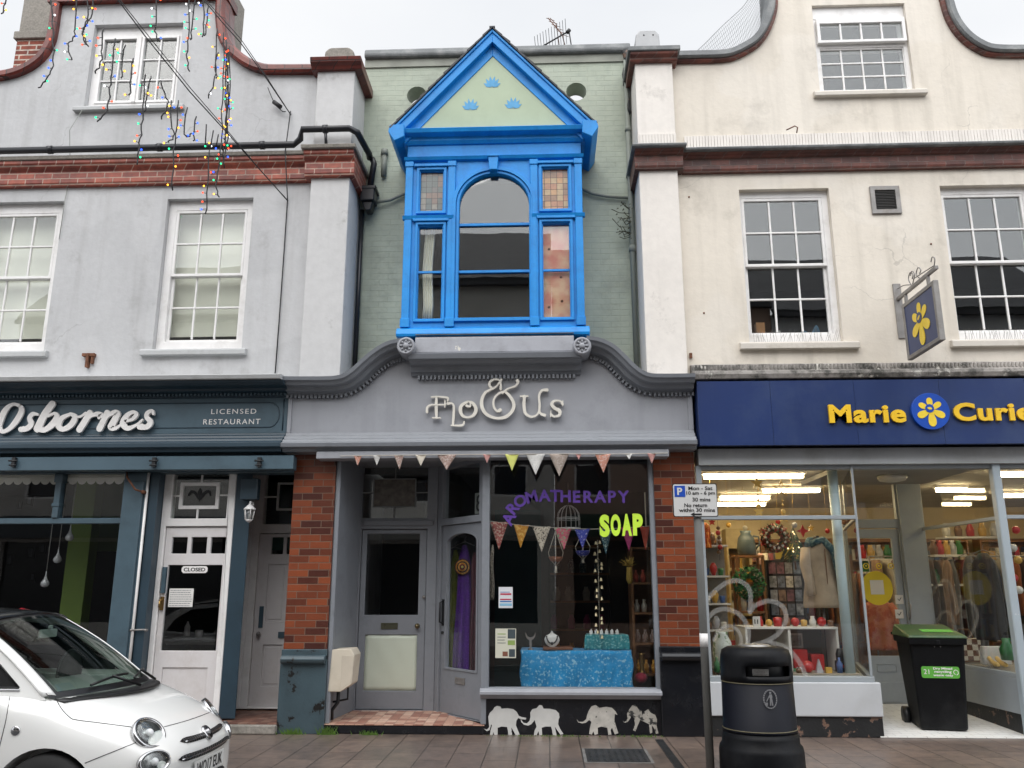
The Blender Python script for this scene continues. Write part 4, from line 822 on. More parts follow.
# angled door
pa, pc = Vector((-1.34, .80, 0)), Vector((-.715, .02, 0)); dv = (pc-pa); Lw = dv.length; u = dv.normalized()
MM = Matrix.Translation(pa) @ Matrix(((u.x, -u.y, 0, 0), (u.y, u.x, 0, 0), (0, 0, 1, 0), (0, 0, 0, 1)))
zf = lambda s: .0
b = B(MM).prism(rect(0, Lw, .115, 3.0), 0, .09, [rect(.08, Lw-.06, .12, 2.24), rect(.11, Lw-.10, 2.32, 2.92)])
fr = b.build('door_frame', m['timber_grey'], CB, bev=.005)
hw = (Lw-.14)/2; cx = .08+hw; gw = hw-.115
def segarch(hw, z0, zs, rise, n=12): return [(cx-hw, z0), (cx+hw, z0)] + [(cx+hw*cos(a), zs+rise*sin(a)) for a in [pi*k/n for k in range(n+1)]]
b = B(MM).prism(rect(.085, Lw-.065, .125, 2.235), .03, .075, [segarch(gw, .62, 2.03, .10)])
b.prism(segarch(gw+.03, .60, 2.03, .13), .018, .03, [segarch(gw, .62, 2.03, .10)])
dl = b.build('door', m['timber_grey'], fr, bev=.005)
B(MM).box(.1, Lw-.1, .055, .061, .58, 2.18).build('door_pane', m['shop_glass'], dl); B(MM).box(.1, Lw-.09, .045, .051, 2.3, 2.95).build('fanlight_pane', m['glass'], fr)
b = B(MM).prism(rect(cx-.10, cx+.10, .46, .53), .02, .03, [rect(cx-.08, cx+.08, .475, .515)]).box(cx-.08, cx+.08, .026, .03, .475, .515); b.build('letter_plate', m['metal'], dl)
b = B(MM).tube([(.125, .03, 1.36), (.125, -.02, 1.34), (.125, -.02, 1.12), (.125, .03, 1.10)], .011, 8).box(.105, .145, .02, .03, 1.08, 1.38); b.build('door_handle', m['black'], dl)
B(MM).lathe([(.018, .03), (.018, .01)], (.125, 0, 1.0), 10, 'y').build('door_lock', m['black'], dl)
b = B(MM).box(Lw-.28, Lw-.12, .062, .066, 2.34, 2.58); n8 = b.build('number_plaque', paint('pale number panel', (.30, .31, .30), .5), fr)
t_ = B(); v_, f_, w_ = text_mesh('8', height=.19, depth=.004); B(MM).add([(Lw-.245+v[0], .0585+v[1], 2.365+v[2]) for v in v_], f_).build('number', m['black'], n8)
B().box(-.735, -.675, -.012, .08, .1, 3.0).build('corner_post', m['timber_grey'], CB, bev=.006)
# interior of the little shop
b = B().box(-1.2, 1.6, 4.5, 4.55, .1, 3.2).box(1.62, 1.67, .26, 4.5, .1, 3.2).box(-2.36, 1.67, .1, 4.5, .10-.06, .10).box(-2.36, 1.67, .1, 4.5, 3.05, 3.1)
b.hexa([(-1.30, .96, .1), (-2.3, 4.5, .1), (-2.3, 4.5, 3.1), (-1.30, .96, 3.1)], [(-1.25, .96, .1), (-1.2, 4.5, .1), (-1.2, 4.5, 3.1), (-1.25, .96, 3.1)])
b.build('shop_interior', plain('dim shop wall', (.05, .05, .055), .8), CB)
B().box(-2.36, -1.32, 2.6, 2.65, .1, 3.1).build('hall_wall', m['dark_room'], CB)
# hopper, downpipes and cables on the green wall
hp = thing('drain_hopper', (-2.27, .38, 3.9), 'black rainwater hopper and downpipe in the corner between grey pilaster and green brick wall', 'drainpipe')
b = B().box(-2.35, -2.17, .26, .48, 6.32, 6.50).box(-2.37, -2.15, .25, .49, 6.47, 6.52).prism([(-2.33, 6.32), (-2.29, 6.20), (-2.22, 6.20), (-2.19, 6.32)], .3, .46); b.build('hopper', m['black_pipe'], hp, bev=.01)
B().tube([(-2.355, .42, 6.25), (-2.355, .42, 4.0)], .03, 10).tube([(-2.25, .39, 6.97), (-2.22, .40, 6.9), (-2.26, .4, 6.55)], .04, 10).build('downpipe', m['black_pipe'], hp)
wp_ = B().tube([(-2.17, .42, 6.36), (-2.0, .45, 6.40), (-1.8, .46, 6.50), (-1.66, .46, 6.54)], .022, 8).tube([(-2.10, .46, 6.75), (-2.10, .46, 7.08)], .035, 10).tube([(-2.10, .46, 7.05), (-2.10, .46, 7.13)], .048, 10)
wp_.build('waste_pipe', m['grey_pipe'], label='green painted waste pipe crossing from the black hopper towards the blue bay window', cat='pipe')
b = B().tube([(.46, .46, 6.52), (.62, .46, 6.44), (.8, .46, 6.40), (1.08, .46, 6.37)], .020, 8)
b.build('waste_pipe', m['grey_pipe'], label='grey green pipe running from the blue bay window to the white pilaster', cat='pipe')
rp_ = thing('rainwater_pipe', (1.1, .43, 3.9), 'green painted rainwater pipe with a weed growing out beside the cream building pilaster', 'drainpipe')
B().tube([(1.10, .43, 8.35), (1.10, .43, 3.9)], .032, 10).tube([(1.10, .43, 5.62), (1.10, .43, 5.70)], .045, 10).tube([(1.10, .43, 7.3), (1.10, .43, 7.36)], .042, 10).build('pipe', m['grey_pipe'], rp_)
b = B()
for i in range(16):
    a = random.uniform(1.6, 4.0); L = random.uniform(.08, .26); z = 5.9+random.uniform(-.12, .3)
    b.tube([(1.09, .41, z), (1.09+cos(a)*L*.6, .38, z+.05*random.uniform(-1, 1)), (1.09+cos(a)*L, .34, z+random.uniform(-.1, .1))], .0045, 4)
for i in range(40):
    x = 1.09-random.uniform(0, .2); z = 5.9+random.uniform(-.16, .36); b.add([(x, .34, z), (x+.03, .33, z+.01), (x+.02, .35, z+.03)], [(0, 1, 2)])
b.build('weed', plain('withered weed', (.05, .05, .03), .9), rp_)
b = B(); b.grid(lambda u, v: (1.14-.10*u*(1-v)+.03*sin(v*12)*u, .40-.03*sin(v*7+u*3), 8.48-.95*v), 4, 14); b.build('tar_patch', m['black_worn'], rp_, solid=.012)
# lead and dirt strip above fascia, soffit of side pilasters
B().extx([(.5, 4.30), (-.30, 4.34), (-.30, 4.345), (.5, 4.38)], -1.5, .32).build('flashing', m['lead'], CB)
# ================================================================ RIGHT: cream building with charity shop
RB = thing('charity_shop_building', (5.8, 0, 0), 'cream rendered building with a curved gable above a blue fronted charity shop', 'building')
lc = [(1.62, 8.0), (1.95, 8.0), (2.23, 8.0), (2.42, 8.03), (2.60, 8.12), (2.74, 8.22), (2.86, 8.38), (2.95, 8.58), (3.0, 8.78), (3.01, 9.0)]
rc = [(5.07, 9.0), (5.09, 8.78), (5.12, 8.55), (5.19, 8.35), (5.30, 8.18), (5.45, 8.05), (5.62, 7.98), (6.0, 7.96), (6.6, 7.96)]
poly = [(1.62, 3.79), (11.5, 3.79), (11.5, 7.96)] + rc[::-1] + [(5.06, 9.6), (3.01, 9.6)] + lc[::-1]
holes = [rect(2.37, 3.45, 4.28, 6.23), rect(4.77, 5.85, 4.28, 6.23), rect(7.2, 8.28, 4.28, 6.23), rect(3.46, 4.63, 7.53, 8.79)]
B().prism(poly, 0, .25, holes).build('wall', m['cream_wall'], RB)
B().box(1.155, 1.62, -.12, .5, 3.84, 7.93).build('pilaster', m['cream_pilaster'], RB, bev=.006)
b = B().extx([(.5, 3.80), (-.02, 3.80), (-.10, 3.84), (.5, 3.85)], 1.17, 1.62); b.build('pilaster_foot', m['cream_pilaster'], RB)
B().extx([(.55, 7.92), (-.17, 7.92), (-.19, 7.96), (-.23, 7.985), (-.24, 8.02), (.55, 8.02)], 1.09, 1.68).build('pilaster_cap', m['dark_band_brick'], RB, bev=.006)
B().box(1.06, 1.71, -.26, .6, 8.02, 8.085).build('lead_cap', m['lead'], RB, bev=.008)
prt = [(-.04, -.02), (-.06, .0), (-.06, .022), (.3, .022), (.3, -.02)]; prl = [(-.09, .023), (-.11, .04), (-.10, .11), (.05, .13), (.34, .11), (.34, .023)]
for nm, pr, mt in (('coping_brick', prt, m['dark_band_brick']), ('coping', prl, m['lead'])):
    b = B(); b.sweep(smooth_path([(1.70, 8.0)] + lc[1:] + [(3.01, 9.6)], 3), pr); b.sweep(smooth_path([(5.06, 9.6)] + rc + [(11.5, 7.96)], 3), pr); b.build(nm, mt, RB, smooth=False)
# string course
prof = [(.02, 6.44), (-.05, 6.44), (-.065, 6.48), (-.065, 6.60), (-.10, 6.62), (-.11, 6.645), (-.15, 6.665), (.02, 6.665)]
B().extx(prof, 1.69, 11.5).extx([(y-.12 if y < 0 else .5, z-.0) for y, z in prof], 1.10, 1.685).build('string_course', m['dark_band_brick'], RB, bev=.004)
B().extx([(.02, 6.667), (-.20, 6.667), (-.21, 6.70), (.02, 6.76)], 1.72, 11.5).extx([(.5, 6.667), (-.32, 6.667), (-.33, 6.70), (.5, 6.72)], 1.06, 1.715).build('ledge', m['lead'], RB, bev=.008)
b = B(); x = 1.74
while x < 9: b.box(x, x+.033, -.022-random.uniform(0, .006), 0, 6.80, 6.955); x += .037
b.build('bird_deterrent_strip', m['cream_pilaster'], RB); b = B(); x = 1.18
while x < 1.60: b.box(x, x+.033, -.14, -.12, 6.80, 6.93); x += .037
b.build('bird_deterrent_strip', m['cream_pilaster'], RB)
# windows
for x0 in (2.37, 4.77, 7.2):
    w = sash(RB, x0, x0+1.08, 4.28, 6.23, x0+.07, x0+.97, 4.44, 6.11, 3, 4, m['white_paint'], sill=(x0-.12, x0+1.24, 4.19, 4.275), sillmat=m['sill_white'])
    b = B(); x = x0+.05
    while x < x0+1.0: b.tube([(x, -.03, 4.28), (x+random.uniform(-.05, .05), -.06, 4.28+random.uniform(.08, .15))], .0018, 3, False); x += .022
    b.build('bird_spikes', m['metal'], w)
# attic window with top vent
wp = m['white_paint']
f = B().prism(rect(3.46, 4.63, 7.53, 8.79), .06, .2, [rect(3.53, 4.58, 7.60, 8.20), rect(3.53, 4.58, 8.28, 8.60)])
f.prism(rect(3.50, 4.61, 8.24, 8.56+.03), .0, .05, [rect(3.54, 4.57, 8.28, 8.52)]); f.prism(rect(3.50, 4.61, 7.57, 8.22), .075, .11, [rect(3.54, 4.57, 7.61, 8.18)])
f.box(3.46, 4.63, .05, .2, 8.62, 8.79)
for i in range(1, 4): x = 3.54+1.03*i/4; f.box(x-.011, x+.011, .01, .045, 8.28, 8.52).box(x-.011, x+.011, .08, .105, 7.61, 8.18)
for j in range(1, 3): z = 7.61+.57*j/3; f.box(3.54, 4.57, .082, .102, z-.011, z+.011)
w = f.build('window', wp, RB, bev=.004); B().box(3.5, 4.6, .092, .097, 7.6, 8.2).build('pane', m['glass'], w); B().box(3.5, 4.6, .028, .033, 8.26, 8.54).build('pane', m['glass'], w)
B().extx([(-.07, 7.45), (-.07, 7.50), (-.05, 7.525), (.1, 7.54), (.1, 7.45)], 3.37, 4.75).build('sill', m['sill_white'], w, bev=.006)
room(RB, 1.75, 11.3, .26, 5, 3.85, 6.7, m['dark_room']); room(RB, 3.2, 4.9, .26, 4, 7.2, 9.2, m['dark_room'], 'attic_room')
b = B().prism(rect(3.93, 4.28, 5.87, 6.23), -.03, .0, [rect(3.985, 4.225, 5.925, 6.175)])
vt = b.build('air_vent', m['metal'], RB, bev=.004)
b = B()
for i in range(12): z = 5.93+i*.0205; b.hexa([(3.985, -.022, z), (4.225, -.022, z), (4.225, -.006, z+.014), (3.985, -.006, z+.014)], [(3.985, -.019, z-.003), (4.225, -.019, z-.003), (4.225, -.003, z+.011), (3.985, -.003, z+.011)])
b.box(3.985, 4.225, -.003, -.001, 5.925, 6.175); b.build('slats', plain('dark vent slats', (.09, .09, .088), .6), vt)
b = B()
for (px, py) in ((666, 264),(667, 184), (648, 157), (689, 197), (704, 313), (931, 244)): x, z = at(px, py); b.lathe([(.012, 0), (.010, -.008), (.004, -.012)], (x, 0, z), 8, 'y')
x, z = at(691, 356); b.box(x-.02, x+.01, -.03, 0, z-.03, z+.03); x, z = at(790, 137); b.tube([(x-.1, -.2, z-.02), (x, -.22, z+.02), (x+.03, -.22, z+.0), (x+.02, -.2, z-.06)], .008, 5)
b.build('wall_fixings', m['rust'], RB)
B().box(11.4, 11.5, .25, 8, 0, 7.4).box(1.62, 11.5, 7.9, 8, 0, 7.4).box(1.62, 1.70, .25, 8, 3.2, 7.4).build('rear_wall', m['cream_wall'], RB)
b = B().hexa([(3.05, .3, 8.5), (4.04, .3, 9.7), (4.04, 8, 9.7), (3.05, 8, 8.5)], [(3.05, .3, 8.58), (4.04, .3, 9.78), (4.04, 8, 9.78), (3.05, 8, 8.58)])
b.hexa([(4.04, .3, 9.7), (5.03, .3, 8.5), (5.03, 8, 8.5), (4.04, 8, 9.7)], [(4.04, .3, 9.78), (5.03, .3, 8.58), (5.03, 8, 8.58), (4.04, 8, 9.78)])
b.box(1.2, 3.05, .5, 8, 7.4, 7.5).box(5.03, 11.5, .25, 8, 7.4, 7.5).build('roof', m['slate'], RB)
# fascia
b = B(); mt = m['rotten_ledge']
b.extx([(.02, 3.79), (-.26, 3.79), (-.28, 3.84), (-.27, 3.88), (-.17, 3.895), (-.15, 3.93), (-.12, 3.99), (-.06, 4.01), (.02, 4.02)], 1.665, 11.5)
b.build('weathered_cornice', mt, RB, bev=.006)
b = B(); x = 1.7
while x < 9: b.box(x, x+.018, -.165, -.15, 3.925, 3.975); x += .042
b.build('cornice_fringe', mt, RB)
NX0, NX1, NZ0, NZ1 = 1.69, 9.0, 3.035, 3.765
nb = B(); xs = [NX0, 2.5, 3.42, 4.35, 5.28, 6.2, 7.1, 8.0, NX1]
for a, c in zip(xs, xs[1:]): nb.box(a+.001, c-.001, -.25, -.20, NZ0, NZ1)
nb.box(NX0, NX1, -.20, .0, NZ0+.02, NZ1-.02); NF = nb.build('sign_fascia', m['navy'], RB, bev=.002)
b = B().box(1.70, 9, -.07, .2, 2.845, 3.03); b.build('lower_panel', paint('stained white soffit panel', (.40, .42, .43), .5, .1, 2, .1, 20, dirt=(.2, .19, .16), dirt_amt=.5, streak=.3), RB, bev=.004)
b = B()
for body, pa, pb in (('Marie', (830, 423), (905, 404)), ('Curie', (955, 421), (1031, 402))):
    p0, p1 = at(*pa, -.29), at(*pb, -.29); text(b, body, p0[0], p0[1], -.275, width=p1[0]-p0[0], height=p1[1]-p0[1], depth=.03, bold=.034, spacing=1.08)
b.build('sign_lettering', m['yellow'], NF)
cx, cz = at(930, 411.5, -.27); R = .205
dsc = B().prism(circ(cx, cz, R, 40), -.29, -.25).build('sign_disc', m['royal'], NF, bev=.004)
b = B(); daffodil(b, cx-.0, cz+.02, R*.80, -.293, mp=lambda x, z: (cx+x*1.0+.0, cz+.012+z*.95), thick=.004); b.build('flower_emblem', m['pale_yellow'], NF)
b = B().prism(circ(cx-.012, cz+.03, .048, 16), -.299, -.294).build('flower_centre', m['royal'], NF)
b = B().prism([(cx-.012+.024*cos(a+.5)-.006*sin(a+.5), cz+.03+.024*sin(a+.5)*.6) for a in [2*pi*k/12 for k in range(12)]], -.302, -.2985).build('flower_stamen', m['pale_yellow'], NF)
# hanging sign
HX = 4.12
hs = thing('hanging_sign', (HX, 0, 4.2), 'square navy hanging sign with a yellow daffodil on a scrolled metal bracket', 'sign')
b = B().box(HX-.045, HX+.045, -.02, 0, 4.31, 4.98).box(HX-.018, HX+.018, -1.02, -.02, 4.77, 4.81)
for y in (-.22, -.80): b.box(HX-.014, HX+.014, y-.02, y+.02, 4.66, 4.77)
S_ = lambda pts: b.tube([(HX, y, z-.13) for y, z in smooth_path([(a, c, 0) for a, c in pts], 6) and [(q[0], q[1]) for q in smooth_path([(a, c, 0) for a, c in pts], 6)]], .007, 6)
S_([(-.03, 5.04), (-.20, 5.02), (-.38, 4.96)]); S_([(-.40, 4.945), (-.34, 5.04), (-.40, 5.10), (-.46, 5.05), (-.43, 5.01)]); S_([(-.42, 4.945), (-.50, 5.04), (-.44, 5.10), (-.40, 5.06)]); S_([(-.62, 4.945), (-.54, 5.02), (-.60, 5.08), (-.66, 5.03), (-.62, 5.0)]); S_([(-.96, 4.945), (-1.0, 5.02), (-.95, 5.06), (-.91, 5.02)]); S_([(-.46, 5.0), (-.6, 4.99), (-.95, 4.96)])
b.build('bracket', m['metal'], hs, bev=.003)
y0, y1, z0, z1 = -.96, -.14, 4.01, 4.67
b = B().box(HX-.028, HX+.028, y0, y0+.05, z0, z1).box(HX-.028, HX+.028, y1-.05, y1, z0, z1).box(HX-.028, HX+.028, y0+.05, y1-.05, z0, z0+.045).box(HX-.028, HX+.028, y0+.05, y1-.05, z1-.045, z1); b.build('sign_frame', m['metal'], hs, bev=.004)
B().box(HX-.018, HX+.018, y0+.05, y1-.05, z0+.045, z1-.045).build('sign_board', m['navy'], hs)
for sd in (-1, 1):
    MMs = Matrix.Translation((HX+sd*.019, (y0+y1)/2, (z0+z1)/2+.02)) @ Matrix.Rotation(-pi/2 if sd < 0 else pi/2, 4, 'Z')
    b = B(MMs); daffodil(b, 0, 0, .235, -.004, thick=.004, mp=lambda x, z: (x, z-.01)); b.build('flower_emblem', m['pale_yellow'], hs)
    B(MMs).prism(circ(-.01, .03, .062, 16, rz=.062), -.011, -.006).build('flower_centre', m['navy'], hs)
    B(MMs).prism([(-.01+.03*cos(a)+.006*sin(a), .03+.02*sin(a)+.01*cos(a)) for a in [2*pi*k/12 for k in range(12)]], -.014, -.0105).build('flower_stamen', m['pale_yellow'], hs)
# shopfront
G = m['shop_grey']
fx0, fx1 = 1.70, 3.40; Yd = 1.85
b = B().box(fx0-.03, fx0+.035, -.01, .07, .56, 2.845).box(fx0, fx1-.02, -.045, .05, 2.243, 2.285).box(fx0, fx1+.02, -.035, .09, .545, .60)
b.box(fx1-.012, fx1+.012, -.015, .01, .60, 2.845)
b.box(fx0, 12, .0, .12, 2.80, 2.845)
WF = b.build('shopfront_frame', G, RB, bev=.004)
B().box(fx0+.02, fx1-.004, .012, .020, .6, 2.83).build('shop_pane', m['shop_glass'], RB)
# returns
dl0, dl1 = 3.90, 4.90          # lobby back, door wall
MR = lambda a, c: (Matrix.Translation((a[0], a[1], 0)) @ Matrix((((c[0]-a[0])/math.dist(a, c), -(c[1]-a[1])/math.dist(a, c), 0, 0), ((c[1]-a[1])/math.dist(a, c), (c[0]-a[0])/math.dist(a, c), 0, 0), (0, 0, 1, 0), (0, 0, 0, 1))), math.dist(a, c))
M1, Lr = MR((fx1+.005, .02), (dl0, Yd))
B(M1).box(.02, Lr, -.004, .004, .6, 2.83).build('shop_pane', m['shop_glass'], RB)
b = B(M1).box(.0, Lr, -.03, .03, .545, .60).box(0, Lr, -.02, .02, 2.243, 2.275); b.build('return_frame', G, RB, bev=.004)
B(M1).box(.0, Lr, -.02, .04, .20, .545).build('stall_riser', m['riser_white'], RB); B(M1).box(0, Lr, -.01, .04, 0, .2).build('plinth', m['black_worn'], RB)
b = B().box(fx0-.03, 3.47, -.06, .05, .205, .545); b.build('stall_riser', m['riser_white'], RB, bev=.012, seg=2)
B().box(fx0-.03, 3.465, -.03, .06, 0, .205).build('plinth', m['black_worn'], RB, bev=.006)
# inner structural column seen through the glass
B().lathe([(.055, .6), (.055, 2.85)], (3.265, .24, 0), 16).build('inner_column', paint('pale blue column', (.42, .52, .54), .4, .05), RB)
# right return and corner post
px_ = 4.97
M2, L2 = MR((dl1, Yd), (px_, .05))
b = B().box(px_-.045, px_+.045, -.03, .07, .0, 2.85); b.build('corner_post', paint('pale blue painted post', (.36, .42, .46), .4, .06, 3, peel=(.6, .6, .6), peel_p=(.7, .71), peel_scale=8), RB, bev=.01)
B(M2).box(0, L2, -.004, .004, .62, 2.83).build('shop_pane', m['shop_glass'], RB)
b = B(M2).box(0, L2, -.03, .03, .58, .63).box(0, L2, -.02, .02, 2.24, 2.28); b.build('return_frame', G, RB, bev=.004)
B(M2).box(0, L2, -.03, .04, .22, .58).build('stall_riser', G, RB, bev=.004); B(M2).box(0, L2, -.02, .04, 0, .22).build('plinth', m['black_worn'], RB)
b = B().box(px_+.045, 9, .0, .06, .56, .62).box(px_+.045, 9, -.02, .05, 2.243, 2.285).box(8.9, 9, 0, .1, 0, 2.9); b.build('shopfront_frame', G, RB, bev=.004)
B().box(px_, 9, .02, .028, .6, 2.83).build('shop_pane', m['shop_glass'], RB)
B().box(px_, 9, -.03, .07, .2, .56).build('stall_riser', m['riser_white'], RB); B().box(px_, 9, -.02, .07, 0, .2).build('plinth', m['black_worn'], RB)
# door wall
A = lambda x, z: at(x, z, Yd)
zf = .10
ftl, fbr = A(853, 484), A(897, 519)
l0, l1 = 3.90, A(906, 600)[0]
b = B().prism(rect(dl0-.02, dl1+.02, zf, 2.86), Yd, Yd+.08, [rect(l0+.03, l1, zf+.01, A(880, 528)[1]), rect(l0+.05, fbr[0], fbr[1], ftl[1])])
b.box(l1+.02, dl1+.02, Yd-.04, Yd, zf, 2.86); fr = b.build('door_frame', G, RB, bev=.006)
B().box(l0+.03, fbr[0]+.02, Yd+.05, Yd+.056, fbr[1]-.02, ftl[1]+.02).build('fanlight_pane', m['shop_glass'], fr)
gl = rect(l0+.10, A(900, 600)[0]-.02, A(880, 656)[1], A(880, 538)[1])
b = B().prism(rect(l0+.035, l1-.005, zf+.012, A(880, 529)[1]), Yd+.02, Yd+.06, [gl])
x0, z0 = A(878, 672); x1, z1 = A(897, 664); b.prism(rect(x0, x1, z0, z1), Yd+.008, Yd+.02, [rect(x0+.01, x1-.01, z0+.01, z1-.01)])
b.box(l0+.035, l1-.005, Yd+.012, Yd+.02, zf+.012, .36)
dr = b.build('door', G, fr, bev=.004)
B().box(l0+.08, l1-.05, Yd+.04, Yd+.046, gl[0][1]-.02, gl[2][1]+.02).build('door_pane', m['shop_glass'], dr)
x, z = A(913, 612); B().tube([(x-.05, Yd+.02, z+.12), (x-.04, Yd-.05, z+.09), (x-.06, Yd-.05, z-.06), (x-.05, Yd+.02, z-.10)], .011, 8).build('door_handle', m['metal'], dr)
struct(B().hexa([(3.42, -.04, .004), (px_+.0, -.04, .004), (dl1, Yd, .06), (dl0, Yd, .06)], [(3.42, -.04, .015), (px_+.0, -.04, .015), (dl1, Yd, .10), (dl0, Yd, .10)]), 'lobby_tiles', m['white_tile'])
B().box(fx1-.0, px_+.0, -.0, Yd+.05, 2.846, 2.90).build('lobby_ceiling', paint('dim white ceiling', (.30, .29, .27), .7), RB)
b = B().lathe([(.17, 0), (.17, -.03), (.15, -.06), (.08, -.075), (.01, -.08)], (4.22, .95, 2.846), 28); b.build('lobby_lamp', plain('opal ceiling lamp', (.6, .58, .52), .4), label='round opal ceiling lamp in the charity shop entrance lobby', cat='ceiling lamp')
# shop interior shell
t = NT('warm cream shop wall'); m['shop_wall'] = t.bsdf(t.ramp(t.noise(.9, 3), .3, .7, (.58, .47, .28), (.66, .55, .36)), .8)
b = B().box(1.62, 11, 6.0, 6.05, .1, 3.2).box(1.66, 1.71, .3, 6, .1, 3.2).box(11, 11.05, .3, 6, .1, 3.2)
b.build('shop_interior_wall', m['shop_wall'], RB)
B().box(1.66, 3.38, .08, .3, .06, .56).box(1.66, 3.38, .3, 1.95, .06, .10).box(5.02, 11, .1, 1.95, .06, .10).box(1.66, 11, 1.95, 6.0, .06, .10).build('shop_floor', paint('grey shop floor', (.16, .15, .14), .5), RB)
B().box(1.72, 11, .13, 6.0, 2.92, 2.96).build('shop_ceiling', paint('shop ceiling', (.50, .47, .40), .8), RB)
# things lying on the inner sill of the first floor window
for nm, x, w_, h_, col, lab in (('cardboard_box', 2.52, .10, .16, (.35, .17, .07), 'brown cardboard box on the inner sill of the first floor window'), ('plastic_bag', 2.68, .16, .09, (.6, .6, .6), 'crumpled white bag on the inner sill of the first floor window'), ('blue_cloth', 3.02, .30, .17, (.10, .26, .42), 'pale blue crumpled cloth on the inner sill of the first floor window')):
    b = B().box(x, x+w_, .22, .32, 4.44, 4.44+h_) if nm == 'cardboard_box' else B().grid(lambda u, v: (x+w_*u, .30-.10*sin(pi*u)*v, 4.43+h_*(.55+.45*sin(u*9+1))*sin(pi*min(1, u*1.0))*(v)), 18, 8)
    b.build(nm, cloth(nm.replace('_', ' '), col), label=lab, cat=nm.split('_')[1], solid=.004 if nm != 'cardboard_box' else 0)
# ================================================================ OPPOSITE SIDE OF THE STREET (seen in the glass)
pal = [(.55, .53, .50), (.66, .64, .60), (.42, .30, .24), (.60, .61, .62)]
for i, (x0, x1, h) in enumerate(((-16, -7.2, 9.4), (-7.2, .2, 10.2), (.2, 6.6, 9.6), (6.6, 15, 9.3))):
    ob = thing('terrace_house', ((x0+x1)/2, -14, 0), ['wide grey rendered house across the street with a slate roof', 'tall pale rendered house across the street with a dark slate roof', 'low dark brick house across the street', 'grey rendered end house across the street'][i], 'house', None)
    n = 3; m['far_glass'] = plain('far dark pane', (.03, .03, .035), .1); hs_ = []
    for k in range(n):
        xc = x0+(x1-x0)*(k+.5)/n
        hs_ += [rect(xc-.5, xc+.5, 4.0, 5.8), rect(xc-.5, xc+.5, 6.9, 8.3)]
    b = B().prism(rect(x0+.01, x1-.01, 0, h), -14.3, -14, hs_ + [rect(x0+.5, x1-.5, .6, 2.8)]); b.build('wall', paint('terrace wall', pal[i], .8, .1, 1), ob)
    B().box(x0+.02, x1-.02, -16, -15.9, 0, h).build('back_wall', m['dark_room'], ob)
    B().hexa([(x0, -13.8, h), (x1-.01, -13.8, h), (x1-.01, -16.6, h+2.6), (x0, -16.6, h+2.6)], [(x0, -13.8, h+.12), (x1-.01, -13.8, h+.12), (x1-.01, -16.6, h+2.72), (x0, -16.6, h+2.72)]).box(x0, x1-.01, -13.85, -13.7, h-.12, h).build('roof', m['slate'], ob)
    B().box(x0+.3, x1-.3, -14.0, -13.8, 2.9, 3.5).build('fascia', paint('terrace fascia', [(.05, .06, .07), (.3, .3, .28), (.03, .06, .04), (.2, .05, .04)][i], .5), ob)
    for k in range(n):
        xc = x0+(x1-x0)*(k+.5)/n
        w = B().prism(rect(xc-.5, xc+.5, 4.0, 5.8), -14.1, -14.03, [rect(xc-.44, xc+.44, 4.06, 4.87), rect(xc-.44, xc+.44, 4.93, 5.74)]).build('window', m['white_paint'], ob)
        w2 = B().prism(rect(xc-.5, xc+.5, 6.9, 8.3), -14.1, -14.03, [rect(xc-.44, xc+.44, 6.96, 7.57), rect(xc-.44, xc+.44, 7.63, 8.24)]).build('window', m['white_paint'], ob)
        B().box(xc-.45, xc+.45, -14.12, -14.11, 6.95, 8.25).build('pane', m['far_glass'], w2)
        B().box(xc-.45, xc+.45, -14.12, -14.11, 4.05, 5.75).build('pane', plain('far dark glass', (.03, .03, .035), .1), w)
    B().box(x0+.5, x1-.5, -14.2, -14.15, .6, 2.8).build('shop_pane', plain('far dark shop glass', (.025, .025, .028), .15), ob)
# ================================================================ GOODS: little grey shop
ORD = ['first', 'second', 'third', 'fourth', 'fifth', 'sixth', 'seventh', 'eighth', 'ninth', 'tenth', 'eleventh', 'twelfth', 'thirteenth', 'fourteenth', 'fifteenth', 'sixteenth', 'seventeenth', 'eighteenth', 'nineteenth', 'twentieth']
LVL = ['lowest', 'second lowest', 'second highest', 'highest']
def Wm(px0, px1, Y): return (px1-px0)*(Y-CAM[1])/F_PX*1.0
def garment(name, px, pt, pb, w0, w1, Y, mat, label, cat='clothing', group=None, sleeves=False, hook=True):
    x, zt = at(px, pt, Y); xb, zb = at(px, pb, Y); k = (Y-CAM[1])/F_PX; ph = random.uniform(0, 6)
    root = thing(name, (x, Y, zb), label, cat, group)
    def fn(u, v):
        a = u*2*pi; w = (w0+(w1-w0)*min(1, v*1.3))*k/2; sh = min(1, .35+v*6)
        return (x + w*sh*cos(a) + .006*sin(v*8+ph), Y + .05*sin(a)*sh + .022*sin(a*7+ph+v)*min(1, v*2), zt+(zb-zt)*v)
    b = B().grid(fn, 40, 14); b.build('cloth', mat, root, solid=.004)
    if sleeves:
        b = B()
        for s_ in (-1, 1):
            w = w0*k/2; b.tube([(x+s_*w*.75, Y, zt-.05), (x+s_*w*1.15, Y-.02, zt-.22), (x+s_*w*1.25, Y-.03, zt-.42), (x+s_*w*1.22, Y-.04, zt-.60)], [.05, .06, .055, .045], 10)
        b.build('sleeves', mat, root)
    if hook:
        B().tube([(x-.12, Y, zt-.01), (x, Y, zt+.04), (x+.12, Y, zt-.01)], .005, 5).tube([(x, Y, zt+.03), (x, Y, zt+.08), (x+.02, Y, zt+.10)], .003, 5).build('hanger', m['metal'], root)
    return root
